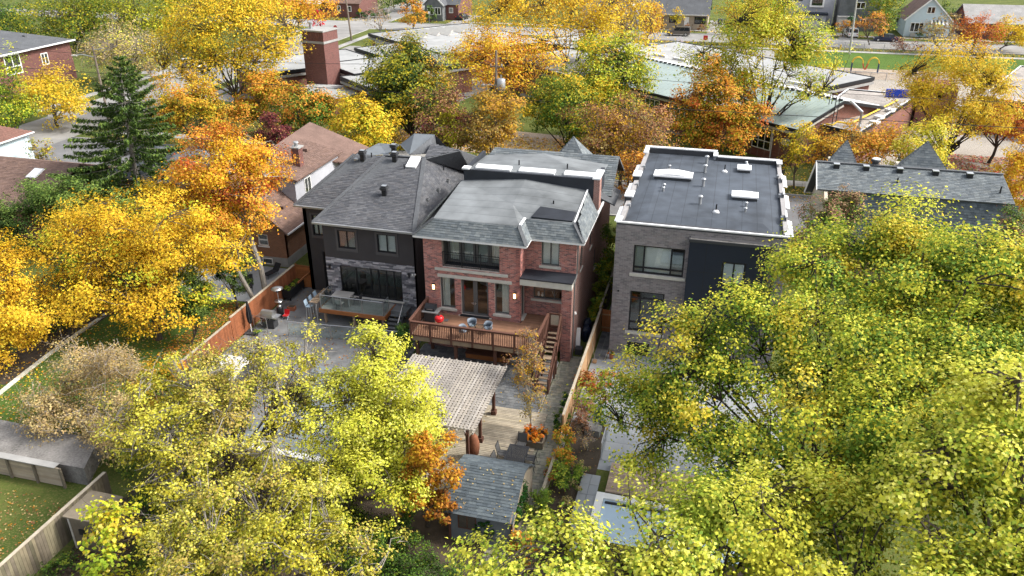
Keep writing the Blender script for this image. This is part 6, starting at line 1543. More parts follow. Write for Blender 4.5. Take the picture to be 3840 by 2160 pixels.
# boiler chimney
cm = thing('school_chimney', 'tall square dark red brick chimney with pale stone cap rising from the school', 'chimney', (-56.5, 106.6, 0))
ca = RAD(-9); cu = V((math.cos(ca), math.sin(ca), 0)); cw = V((-math.sin(ca), math.cos(ca), 0)); cc = V((-58.1, 105.3, 0))
MB().obox(cc, cu * 3.6, cw * 3.4, Zv * 8.6).build('shaft', 'brick_dark', cm)
MB().obox(cc - (cu + cw) * .12 + Zv * 8.601, cu * 3.84, cw * 3.64, Zv * .3).build('stone_band', 'concrete', cm)
MB().obox(cc + Zv * 8.902, cu * 3.6, cw * 3.4, Zv * 1.25).build('head', 'brick_dark', cm)
MB().obox(cc - (cu + cw) * .1 + Zv * 10.153, cu * 3.8, cw * 3.6, Zv * .2).build('stone_cap', 'concrete', cm)
for i in range(8): MB().obox(cc + cu * (.25 + i * .42) - cw * .05 + Zv * 8.95, cu * .12, cw * .05, Zv * 1.1).build('pilaster', 'brick_dark', cm)
for i in range(7): MB().obox(cc + cu * .55 - cw * .06 + Zv * (1.2 + i * 1.02), cu * .6, cw * .06, Zv * .6).build('brick_panel', 'brick_dark', cm)
v = MB().lathe(tuple(cc + cu * .8 + cw * 1.2 + Zv * 10.354), [(.5, 0), (.5, .06), (.22, .1), (.22, .7), (.4, .75), (.4, .9), (.1, 1.0)], 14).build('flue_cowl', 'galvanised', cm)

# ---------------------------------------------------------------- vehicles
def carpaint(name, col, metal=.3):
    m = bpy.data.materials.new(name); m.use_nodes = True; b = m.node_tree.nodes['Principled BSDF']
    b.inputs['Base Color'].default_value = (*col, 1); b.inputs['Metallic'].default_value = metal; b.inputs['Roughness'].default_value = .35
    b.inputs['Coat Weight'].default_value = .6; b.inputs['Coat Roughness'].default_value = .08; MT[name] = m
carpaint('paint_grey', (.13, .115, .10)); carpaint('paint_navy', (.012, .02, .06)); carpaint('paint_white', (.72, .72, .72), 0); carpaint('paint_black', (.015, .015, .017)); carpaint('paint_blue', (.02, .045, .16))
def car(name, label, cat, loc, rz, paint, L=4.7, Wd=1.82, suv=False):
    t = thing(name, label, cat, loc, 'parked vehicles', rz)
    hl = L / 2; gz = .92 if not suv else 1.08; top = 1.45 if not suv else 1.85
    if suv: lo = [(-hl, .35), (-hl, 1.0), (-hl + .05, gz), (hl - 1.15, gz), (hl - .12, gz - .14), (hl, .75), (hl - .05, .35)]; up = [(-hl + .06, gz), (-hl + .16, top), (hl - 2.0, top), (hl - 1.25, gz)]
    else: lo = [(-hl, .4), (-hl + .02, .82), (-hl + .25, gz), (hl - 1.5, gz - .02), (hl - .35, .74), (hl, .58), (hl - .03, .28), (-hl + .05, .28)]; up = [(-hl + .35, gz), (-hl + 1.15, top), (hl - 2.1, top), (hl - 1.3, gz - .02)]
    h = Wd / 2; b = MB(); k = len(lo)
    secs = [(-h * .93, .97), (-h, 1.0), (h, 1.0), (h * .93, .97)]
    vs = []
    for yy, s in ((-h, 1.0), (h, 1.0)):
        for x, z in lo: vs.append((x * s, yy * (1.0 if z < gz - .1 else .96), z))
    b._add(vs, [tuple(range(k - 1, -1, -1)), tuple(range(k, 2 * k))] + [(i, (i + 1) % k, (i + 1) % k + k, i + k) for i in range(k)])
    b.build('body', paint, t, local=True)
    # cabin: glass band with painted roof and pillars
    tw = h * (.80 if not suv else .86); bw = h * .94; m = len(up)
    g = MB(); vs = []
    for s in (-1, 1):
        for i, (x, z) in enumerate(up): vs.append((x, s * (bw if z <= gz + .01 else tw), z - (.06 if i in (1, 2) else -.001)))
    g._add(vs, [(0, 1, 2, 3), (7, 6, 5, 4), (0, 4, 5, 1), (3, 2, 6, 7), (1, 5, 6, 2)]); g.build('windows', 'glass_car', t, local=True)
    r = MB(); x1, x2 = up[1][0], up[2][0]
    r.slab([(x1 - .02, -tw * 1.01, top), (x2 + .04, -tw * 1.01, top), (x2 + .04, tw * 1.01, top), (x1 - .02, tw * 1.01, top)], .07)
    for s in (-1, 1):
        for (xa, za), (xb, zb) in ((up[0], up[1]), (up[3], up[2])): r.beam((xa, s * bw, za), (xb, s * tw, zb - .04), .07, .05)
        for f in ((.45,) if not suv else (.36, .66)): xx = up[0][0] + (up[3][0] - up[0][0]) * f; xt = x1 + (x2 - x1) * f; r.beam((xx, s * bw * 1.005, gz), (xt, s * tw * 1.005, top - .05), .07, .03)
    r.build('roof', paint, t, local=True)
    if suv:
        q = MB()
        for s in (-1, 1): q.tube([(x1 + .2, s * tw * .9, top + .06), (x2 - .1, s * tw * .9, top + .06)], .025, 5)
        q.build('roof_rail', 'black_metal', t, local=True)
    wr = .33 if not suv else .37
    for sx in (-hl + .85, hl - .9):
        for s in (-1, 1):
            w = MB().lathe((0, 0, 0), [(wr * .6, -.11), (wr, -.10), (wr, .10), (wr * .6, .11)], 18).build('tyre', 'rubber', t, local=True)
            w.matrix_local = Matrix.Translation((sx, s * (h - .09), wr)) @ Matrix.Rotation(RAD(90), 4, 'X'); w.name = 'wheel'
            rm = MB().lathe((0, 0, 0), [(wr * .62, -.115), (wr * .62, .115)], 12).build('rim', 'steel', w, local=True)
    for s in (-1, 1):
        MB().box((hl - .12, s * h * .62, .60), (hl + .015, s * h * .92, .74)).build('headlight', 'hoop_white', t, local=True)
        MB().box((-hl - .015, s * h * .65, .70), (-hl + .08, s * h * .93, .86)).build('tail_light', 'red_paint', t, local=True)
        MB().box((up[3][0] - .3, s * h * .98, gz), (up[3][0] - .12, s * (h + .14), gz + .13)).build('mirror', paint, t, local=True)
    return t
m = bpy.data.materials.new('glass_car'); m.use_nodes = True; pb_ = m.node_tree.nodes['Principled BSDF']; pb_.inputs['Base Color'].default_value = (.02, .024, .028, 1); pb_.inputs['Roughness'].default_value = .08; MT['glass_car'] = m
car('off_road_car', 'grey brown boxy off-roader parked before the tan bungalow', 'car', (-11.1, 180.5, .012), RAD(180), 'paint_grey', 4.8, 1.95, True)
car('sedan', 'dark navy sedan parked on the far street before the blue house', 'car', (30.1, 183.2, .012), RAD(180), 'paint_navy')
car('sedan', 'white car parked in the driveway behind the tall yellow locust', 'car', (-91.4, 124.9, .016), RAD(2), 'paint_white', 4.6)
car('hatchback', 'black and white car in the driveway beside the grey gable house', 'car', (-63.0, 192.5, .016), RAD(80), 'paint_black', 4.2)
car('hatchback', 'bright blue car half hidden by the pale yellow elm', 'car', (10.8, 186.2, .016), RAD(175), 'paint_blue', 4.3)
car('minivan', 'white van parked behind the orange shrub across the far street', 'van', (24.0, 188.0, .016), RAD(95), 'paint_white', 4.9, 1.95, True)
car('sedan', 'pale car parked on the far street left of the tan tree', 'car', (-29.5, 180.2, .012), RAD(180), 'paint_white', 4.5)

# ---------------------------------------------------------------- poles, signs, street things
pt = thing('utility_pole', 'wooden utility pole with a grey transformer drum among the street trees', 'utility pole', (-23.9, 83.4, 0))
MB().tube([(-23.9, 83.4, 0), (-23.7, 83.4, 12.6)], [.17, .12], 8).build('pole', 'pole_wood', pt)
lathe_part('transformer', 'galvanised', pt, (-23.2, 83.4, 8.5), [(.42, 0), (.46, .1), (.46, 1.1), (.38, 1.2), (.1, 1.25)], 14)
MB().tube([(-23.2, 83.4, 9.75), (-23.2, 83.4, 10.1)], .06, 6).build('bushing', 'galvanised', pt)
b = MB(); b.tube([(-23.8, 83.3, 9.0), (-24.6, 83.1, 9.1), (-25.0, 83.1, 9.05)], .04, 5); b.lathe((-25.1, 83.1, 8.85), [(.05, 0), (.2, .05), (.22, .2), (.05, .28)], 10); b.build('street_lamp', 'galvanised', pt)
b = MB(); b.box((-24.4, 83.33, 10.9), (-23.0, 83.47, 11.02)); b.build('crossarm', 'pole_wood', pt)
for x in (-24.3, -23.75, -23.1): lathe_part('insulator', 'off_white', pt, (x, 83.4, 11.021), [(.05, 0), (.07, .08), (.03, .2)], 8)
def wire(name, label, a, c, sag, r=.02, n=14):
    p = [V(a).lerp(V(c), i / n) - Zv * sag * 4 * (i / n) * (1 - i / n) for i in range(n + 1)]
    return tag(MB().tube(p, r, 4).build(name, 'black_metal'), label, 'cable')
wire('power_line', 'upper overhead wire from the transformer pole across the left street trees', (-23.75, 83.4, 11.2), (-110, 84.5, 11), 1.2)
wire('power_line', 'overhead wire from the transformer pole towards the right over the elm', (-23.75, 83.4, 11.2), (60, 84, 11), 1.2)
wire('power_line', 'lower thick cable along the near street in front of the school wing', (-110, 83.6, 8.2), (60, 83.2, 8.0), .5, .03)
pl_ = thing('utility_pole', 'grey utility pole with lamp arms above the spruce top', 'utility pole', (-81, 92, 0)); MB().tube([(-76.9, 86.8, 0), (-76.9, 86.8, 10.4)], [.16, .11], 8).build('pole', 'pole_wood', pl_)
b = MB(); b.tube([(-76.9, 86.8, 9.0), (-78.5, 86.6, 9.3), (-79.4, 86.5, 9.2)], .07, 6); b.tube([(-76.9, 86.8, 9.9), (-75.6, 86.9, 10.1)], .06, 6); b.build('lamp_arm', 'galvanised', pl_); b = MB(); b.box((-80.0, 86.35, 9.1), (-79.2, 86.65, 9.22)); b.build('lamp', 'off_white', pl_)
pr_ = thing('utility_pole', 'tall pale concrete pole leaning by the far school lawn fence', 'utility pole', (21.6, 166.2, 0)); MB().tube([(21.6, 166.2, 0), (21.2, 166.2, 10.2)], [.2, .13], 8).build('pole', 'pole_concrete', pr_)
pf_ = thing('utility_pole', 'brown wooden pole at the street corner by the stop sign', 'utility pole', (-75.7, 157.6, 0)); MB().tube([(-75.7, 157.6, 0), (-76.3, 157.6, 11)], [.2, .14], 8).build('pole', 'pole_wood', pf_)
pk_ = thing('utility_pole', 'distant grey pole behind the bare street tree', 'utility pole', (-74, 200, 0)); MB().tube([(-74, 200, 0), (-74, 200, 10)], [.18, .13], 8).build('pole', 'pole_wood', pk_)
def text(body, size, loc, rot, mat, parent, name='lettering'):
    cu_ = bpy.data.curves.new(name, 'FONT'); cu_.body = body; cu_.size = size; cu_.align_x = 'CENTER'; cu_.align_y = 'CENTER'; cu_.extrude = .004; cu_.materials.append(MT[mat])
    tmp = bpy.data.objects.new(name, cu_); COL.objects.link(tmp); bpy.context.view_layer.update(); me = bpy.data.meshes.new_from_object(tmp); bpy.data.objects.remove(tmp); o = bpy.data.objects.new(name, me); link(o, parent); off = WL[parent.name]; o.location = V(loc) - off; o.rotation_euler = rot; return o
def sign(name, label, x, y, h, shape, mat, r=.38, txt=None):
    t = thing(name, label, 'sign', (x, y, 0)); MB().tube([(x, y, 0), (x, y, h + r)], .035, 6).build('post', 'galvanised', t)
    n, a0 = {'oct': (8, RAD(22.5)), 'dia': (4, 0), 'sq': (4, RAD(45)), 'round': (14, 0)}[shape]
    pts = [(x + r * math.cos(a0 + 2 * math.pi * i / n), y - .05, h + r * math.sin(a0 + 2 * math.pi * i / n)) for i in range(n)]
    MB().extr(pts, (0, -.02, 0)).build('plate', mat, t)
    if txt: text(txt, r * .62, (x, y - .078, h), (RAD(90), 0, 0), 'hoop_white', t)
    return t
sign('stop_sign', 'octagonal red stop sign by the corner pole', -78.0, 155.5, 2.9, 'oct', 'red_paint', .42, 'STOP')
sign('crossing_sign', 'yellow diamond warning sign on the far lawn', -86.5, 186, 2.2, 'dia', 'yellow_paint', .55)
sign('round_sign', 'round pale sign on a post before the clipped hedge', -79.0, 185.5, 2.4, 'round', 'off_white', .4)
sign('street_sign', 'small white square sign beside the side street', -68.5, 184.5, 2.4, 'sq', 'hoop_white', .35)
sign('warning_sign', 'red square sign board beside the school driveway', -5.0, 166.7, 1.9, 'sq', 'red_paint', .6)
bk = thing('basketball_hoop', 'white fan shaped basketball backboard on a curved pole in the school yard', 'basketball hoop', (-10.1, 153.8, 0))
MB().tube([(-10.1, 153.8, 0), (-10.1, 153.8, 2.9), (-9.8, 153.6, 3.25), (-9.0, 153.2, 3.3)], .07, 7).build('pole', 'galvanised', bk)
MB().extr([(-9.0 + .62 * math.cos(a), 153.1, 3.3 + (.75 if math.sin(a) > 0 else .45) * math.sin(a)) for a in [2 * math.pi * i / 16 for i in range(16)]], (0, -.05, 0)).build('backboard', 'hoop_white', bk)
q = MB().lathe((0, 0, 0), [(.2, 0), (.23, 0), (.23, .03), (.2, .03)], 14).build('rim', 'red_paint', bk, local=True); q.location = V((-9.0, 152.8, 3.0)) - V((-10.1, 153.8, 0))
# playground climber: two yellow arches with rungs on blue posts and a red sagging ladder
pc_ = thing('climbing_frame', 'yellow double arch climber with blue posts and red sagging ladder on the playground', 'climbing frame', (22, 148.6, 0))
for cx_ in (20.85, 23.35):
    for dy in (0, .7):
        pts = [(cx_ + .85 * math.cos(a), 148.3 + dy, 1.55 + .95 * math.sin(a)) for a in [math.pi * i / 12 for i in range(13)]]
        MB().tube(pts, .06, 6).build('arch', 'yellow_paint', pc_)
    for i in range(1, 12): a = math.pi * i / 12; MB().tube([(cx_ + .85 * math.cos(a), 148.3, 1.55 + .95 * math.sin(a)), (cx_ + .85 * math.cos(a), 149.0, 1.55 + .95 * math.sin(a))], .03, 5).build('rung', 'yellow_paint', pc_)
for x in (20.0, 24.2):
    for dy in (0, .7): MB().tube([(x, 148.3 + dy, 0), (x, 148.3 + dy, 1.56)], .07, 6).build('post', 'navy_paint', pc_)
for dy in (0, .7): MB().tube([(21.7 + .8 * i / 8, 148.3 + dy, 1.5 - 1.0 * math.sin(math.pi * i / 8)) for i in range(9)], .05, 6).build('ladder_rail', 'red_paint', pc_)
for i in range(1, 8): MB().tube([(21.7 + .8 * i / 8, 148.3, 1.5 - 1.0 * math.sin(math.pi * i / 8)), (21.7 + .8 * i / 8, 149.0, 1.5 - 1.0 * math.sin(math.pi * i / 8))], .03, 5).build('rung', 'red_paint', pc_)
hy = thing('fire_hydrant', 'small yellow fire hydrant on the grass strip', 'hydrant', (20.5, 171.6, 0)); lathe_part('barrel', 'yellow_paint', hy, (20.5, 171.6, 0), [(.16, 0), (.13, .05), (.13, .6), (.17, .62), (.12, .78), (.03, .85)], 10); MB().tube([(20.25, 171.6, .48), (20.75, 171.6, .48)], .06, 6).build('outlet', 'yellow_paint', hy)
# wire mesh fences
def meshmat():
    m = bpy.data.materials.new('chain_mesh'); m.use_nodes = True; nt = m.node_tree; N = nt.nodes; L = nt.links; N.clear()
    o = N.new('ShaderNodeOutputMaterial'); mx = N.new('ShaderNodeMixShader'); t = N.new('ShaderNodeBsdfTransparent'); d = N.new('ShaderNodeBsdfPrincipled'); d.inputs['Base Color'].default_value = (.3, .31, .32, 1); mx.inputs[0].default_value = .16
    L.new(t.outputs[0], mx.inputs[1]); L.new(d.outputs[0], mx.inputs[2]); L.new(mx.outputs[0], o.inputs[0]); MT['chain_mesh'] = m
meshmat()
def chain_fence(label, pts, h, step=2.8):
    t = thing('chain_link_fence', label, 'fence', (*pts[0], 0))
    for p, q in zip(pts, pts[1:]):
        P, Q = V((*p, 0)), V((*q, 0)); d = Q - P; n = max(1, round(d.length / step))
        for i in range(n + 1): c = P + d * (i / n); MB().tube([c, c + Zv * h], .05, 5).build('fence_post', 'galvanised', t)
        MB().tube([P + Zv * h, Q + Zv * h], .045, 5).build('top_rail', 'galvanised', t)
        MB().poly([P, Q, Q + Zv * h, P + Zv * h]).build('wire_mesh', 'chain_mesh', t)
chain_fence('curved chain link fence around the beige playground strip', [(8, 145.5), (14, 143.6), (20, 142.8), (27, 142.4), (34, 142.6)], 1.2)
chain_fence('chain link fence along the far edge of the school lawn', [(14, 169.9), (42, 169.9)], 1.6, 3.5)
chain_fence('chain link fence turning down the right side of the school lawn', [(41.5, 169.6), (40.0, 152)], 1.6, 3)
chain_fence('dark chain link fence round the small basketball court', [(-24, 158.5), (-8, 157.5)], 1.3, 3)
chain_fence('chain link fence along the grass strip below the orange street tree', [(-26, 166.8), (-10, 166.8)], 1.2, 4)
fb = thing('fallen_log', 'long pale timber log lying in the basketball court', 'log', (-5, 158.5, 0)); MB().tube([(-8.2, 156.8, .2), (-3.3, 160.4, .2)], [.22, .18], 8).build('log', 'off_white', fb)
fpole = thing('flag_pole', 'thin white pole beside the brick school corner', 'pole', (5.6, 93.2, 0)); MB().tube([(5.6, 93.2, 0), (5.6, 93.2, 4.6)], .06, 6).build('pole', 'white_metal', fpole)
gbn = thing('garbage_bins', 'green and black bins at the head of the far driveway', 'bins', (-2.6, 200, 0)); MB().box((-3.6, 198.5, 0), (-2.6, 199.4, 1.2)).build('bin', 'navy_paint', gbn); MB().box((-2.3, 198.6, 0), (-1.6, 199.3, 1.1)).build('bin', 'charcoal', gbn)

# ---------------------------------------------------------------- a person on the sidewalk
def person():
    t = thing('person', 'person in black clothes standing on the sidewalk with a raised hand', 'person', (6.6, 85.6, .03), None, RAD(35))
    J = {'pel': (0, 0, .95, .16), 'che': (0, .0, 1.28, .19), 'nec': (0, .0, 1.48, .07), 'hed': (0, -.03, 1.60, .075), 'top': (0, -.03, 1.74, .06),
         'lh': (.10, 0, .88, .11), 'lk': (.12, -.05, .48, .075), 'la': (.12, .02, .08, .055), 'lt': (.13, -.16, .04, .045), 'rh': (-.10, 0, .88, .11), 'rk': (-.12, .0, .48, .075), 'ra': (-.13, .06, .08, .055), 'rt': (-.14, -.12, .04, .045),
         'ls': (.20, 0, 1.42, .075), 'le': (.27, .02, 1.12, .055), 'lw': (.24, -.16, .95, .042), 'rs': (-.20, 0, 1.42, .075), 're': (-.30, -.12, 1.22, .055), 'rw': (-.14, -.26, 1.45, .042)}
    E_ = ['pel che', 'che nec', 'nec hed', 'hed top', 'pel lh', 'lh lk', 'lk la', 'la lt', 'pel rh', 'rh rk', 'rk ra', 'ra rt', 'che ls', 'ls le', 'le lw', 'che rs', 'rs re', 're rw']
    ks = list(J); me = bpy.data.meshes.new('body'); me.from_pydata([J[k][:3] for k in ks], [(ks.index(a), ks.index(b_)) for a, b_ in (e.split() for e in E_)], [])
    o = bpy.data.objects.new('body', me); link(o, t); me.materials.append(MT['cloth_black'])
    sk_ = o.modifiers.new('Skin', 'SKIN'); sv = me.skin_vertices[0].data
    for i, k in enumerate(ks): sv[i].radius = (J[k][3], J[k][3])
    sv[0].use_root = True
    ss = o.modifiers.new('Sub', 'SUBSURF'); ss.levels = 1; ss.render_levels = 2
    MB().lathe((0, -.055, 1.53), [(.04, 0), (.085, .06), (.098, .14), (.07, .2)], 12).build('face', 'skin', t, True, local=True)
    b = MB(); b.lathe((0, -.02, 1.62), [(.108, 0), (.115, .08), (.07, .16), (.01, .185)], 12); b.build('hair', 'hair', t, True, local=True)
    b = MB(); b.lathe((-.14, -.27, 1.44), [(.02, 0), (.04, .03), (.04, .08), (.02, .11)], 8)
    for i in range(4): b.tube([(-.165 + .016 * i, -.29, 1.53), (-.165 + .016 * i, -.30, 1.58 - .006 * abs(i - 1.5)), (-.165 + .016 * i, -.275, 1.61)], .008, 5)
    b.tube([(-.11, -.27, 1.48), (-.085, -.27, 1.53)], .009, 5); b.build('hand', 'skin', t, True, local=True)
    MB().box((-.175, -.29, 1.5), (-.105, -.28, 1.64)).build('phone', 'black_metal', t, local=True)
    for s in (-1, 1): MB().lathe((s * .035, -.142, 1.665), [(.004, 0), (.011, .008), (.004, .016)], 6).build('eye', 'hair', t, local=True)
    MB().lathe((0, -.15, 1.62), [(.016, 0), (.012, .025), (.006, .04)], 6).build('nose', 'skin', t, local=True)
    MB().box((-.028, -.15, 1.59), (.028, -.135, 1.6)).build('mouth', 'terracotta', t, local=True)
person()

# ---------------------------------------------------------------- things low on the left
rwall = thing('retaining_wall', 'tan timber retaining wall holding the gravel terrace above the lower lawn', 'wall', (-38, 25.9, 0))
m = []
for i in range(9):
    for r in range(7): m.append((V((-45.5 + i * 1.65, 25.95, .03 + r * .165)), V((1.63, 0, 0)), V((0, 0, .155)), V((0, -.07, 0))))
pieces('timber', 'timbers', 'stave', m, 'wall_tan', rwall, WOODT, 90)
for i in range(10): MB().box((-45.55 + i * 1.65, 25.78, 0), (-45.42 + i * 1.65, 25.879, 1.25)).build('post', 'fence_old', rwall)
MB().box((-45.6, 25.75, 1.252), (-30.9, 26.15, 1.30)).build('cap', 'concrete', rwall)
bd_ = thing('raised_bed', 'corner of a pale timber raised bed on the gravel terrace', 'planter', (-37.6, 27.0, 1.1)); b = MB(); b.box((-39.5, 26.6, 1.1), (-37.0, 26.7, 1.4)); b.box((-37.1, 26.7, 1.1), (-37.0, 28.2, 1.4)); b.build('boards', 'weathered_wood', bd_); MB().box((-39.5, 26.71, 1.1), (-37.11, 28.2, 1.3)).build('soil', 'soil', bd_)
board_fence('board_fence', 'old grey green board fence with a flat cap in the lower left corner', (-27.75, 10.0), (-27.6, 25.6), 1.8, 'fence_old', .17, False, True, 2.4, limit=100, tints=[(1, 1, 1), (1.3, 1.35, 1.2), (.8, .85, .75), (1.5, 1.5, 1.35)], pw=.12)
s2 = thing('small_shed', 'small grey brown storage shed with flat lid behind the lower left fence', 'shed', (-26.2, 23.2, 0))
MB().box((-27.0, 22.4, 0), (-25.4, 24.0, 1.95)).build('wall', 'fence_old', s2); MB().box((-27.1, 22.25, 1.951), (-25.3, 24.1, 2.03)).build('roof', 'fence_old', s2); b = MB()
for p, q in (((-27.02, 22.38, 0), (-26.92, 22.40, 1.95)), ((-25.48, 22.38, 0), (-25.38, 22.40, 1.95))): b.box(p, q)
b.build('trim', 'off_white', s2); MB().box((-26.5, 22.33, 1.0), (-26.2, 22.395, 1.3)).build('latch', 'black_metal', s2)
kb_ = thing('garden_edging', 'pale stone edging curving along the left lawn', 'edging', (-41.3, 37, 0)); m = []
for i in range(40):
    t = i / 40; m.append((V((-40.8 - 1.0 * t - .25 * math.sin(t * 3), 30.5 + 12 * t, .01)), V((-.02, .28, 0)), V((.25, 0, 0)), V((0, 0, .12))))
pieces('stone', 'stones', 'stave', m, 'paver', kb_, [(2.2, 2.2, 2.2), (1.9, 1.9, 1.9)], 60)

# ---------------------------------------------------------------- trees, shrubs, fallen leaves
def lin(h, k=1.0):
    h = h.lstrip('#'); c = [int(h[i:i + 2], 16) / 255 for i in (0, 2, 4)]
    return np.array([k * (x / 12.92 if x <= .04045 else ((x + .055) / 1.055) ** 2.4) for x in c])
PAL = {
    'lime': '#e6dc58 #dcd24c #eee474 #cac640 #d4c842', 'gold': '#f2c22a #f7d03c #eab424 #deac28 #eeca38', 'green3': '#7e9630 #6c882c #92a238 #5a7626 #a6ae3c', 'lemon': '#efd04a #e6c22c #d9c23a #f3dc6c #c9b52a', 'limegold': '#d8cf3a #c6c430 #e6d84a #aab028 #8f9f26',
    'orange': '#ec9a32 #f2aa40 #e08c2e #ecb644 #d07e2c', 'amber': '#dca628 #d09826 #e2b234 #c28e2c #b49a30', 'olive': '#b7a92a #a39a26 #c9b42e #8b8a24 #7a7f22', 'green': '#6a8428 #587626 #7c8e2c #4c6a22 #929a30',
    'dkgreen': '#465a22 #3a4e1e #546828 #425424', 'rust': '#a8704e #98664c #b88658 #8e5a48 #ac9258', 'rustgold': '#b5803a #a8904a #96703a #c29a52 #8d7a3a', 'red': '#d8323c #e8505a #c0283a #f07080', 'plum': '#6a2a34 #7a343c #8a3a3c #5a2430',
    'tan': '#c9a878 #b89a70 #d8bc88 #c2a05e #a88c64', 'pink': '#b5826a #a87a64 #c2957a #8a7050 #98804e', 'ginger': '#c27a1e #b06c1c #d08c28 #9c5c1c', 'cedar': '#627630 #748638 #526628 #849444', 'hosta': '#e87a14 #f08c1c #d86810 #f0a030', 'yellowgreen': '#e0d444 #d4c83e #e8dc58 #c0c03a #acb436 #ecd850',
    'green2': '#a2ae38 #b4b83e #90a438 #c4c244 #7e9634', 'twigyellow': '#e0d052 #d2c048 #eadc6c #bcb044 #c8ac58', 'hedge': '#2c5a20 #376a26 #244c1c', 'firered': '#d0602e #dc7434 #c05428 #b4642e',
}
PAL = {k: [lin(c, .80) * np.array([1.0, 1.08, 1.0]) + np.array([.003, .008, .008]) for c in v.split()] for k, v in PAL.items()}

def leaf_mesh(name, parent, C_, Nn, size, cols, mat='leaf', asp=.72, T=None, seed=0, fold=.14):
    n = len(C_); g = np.random.default_rng(seed)
    Nn = Nn / (np.linalg.norm(Nn, axis=1, keepdims=True) + 1e-9)
    if T is None: T = g.normal(size=(n, 3))
    T = T - Nn * np.sum(T * Nn, axis=1, keepdims=True); T /= (np.linalg.norm(T, axis=1, keepdims=True) + 1e-9)
    B = np.cross(Nn, T); s = size[:, None]
    v = np.empty((n, 4, 3), np.float32)
    v[:, 0] = C_ - T * s * .5; v[:, 2] = C_ + T * s * .5
    up = Nn * s * fold
    v[:, 1] = C_ + B * s * asp * .5 - T * s * .06 + up; v[:, 3] = C_ - B * s * asp * .5 - T * s * .06 + up
    off = WL.get(parent.name, V((0, 0, 0))) if parent is not None else V((0, 0, 0))
    v = v.reshape(-1, 3) - np.array(off, np.float32)
    me = bpy.data.meshes.new(name); me.vertices.add(4 * n); me.vertices.foreach_set('co', v.ravel().astype(np.float32))
    me.loops.add(4 * n); me.loops.foreach_set('vertex_index', np.arange(4 * n, dtype=np.int32))
    me.polygons.add(n); me.polygons.foreach_set('loop_start', np.arange(0, 4 * n, 4, dtype=np.int32))
    me.materials.append(MT[mat])
    a = me.attributes.new('tint', 'FLOAT_COLOR', 'FACE'); cc = np.ones((n, 4), np.float32); cc[:, :3] = np.clip(cols, 0, 1); a.data.foreach_set('color', cc.ravel())
    me.update(); me.validate()
    o = bpy.data.objects.new(name, me); link(o, parent); WL[o.name] = off
    return o

def wob(g, d, k=5):
    """smooth random function on directions, for uneven outlines and colour patches"""
    f = np.zeros(len(d))
    for _ in range(k): f += np.sin(d @ g.normal(size=3) * 2.6 + g.uniform(0, 6.28))
    return f / k

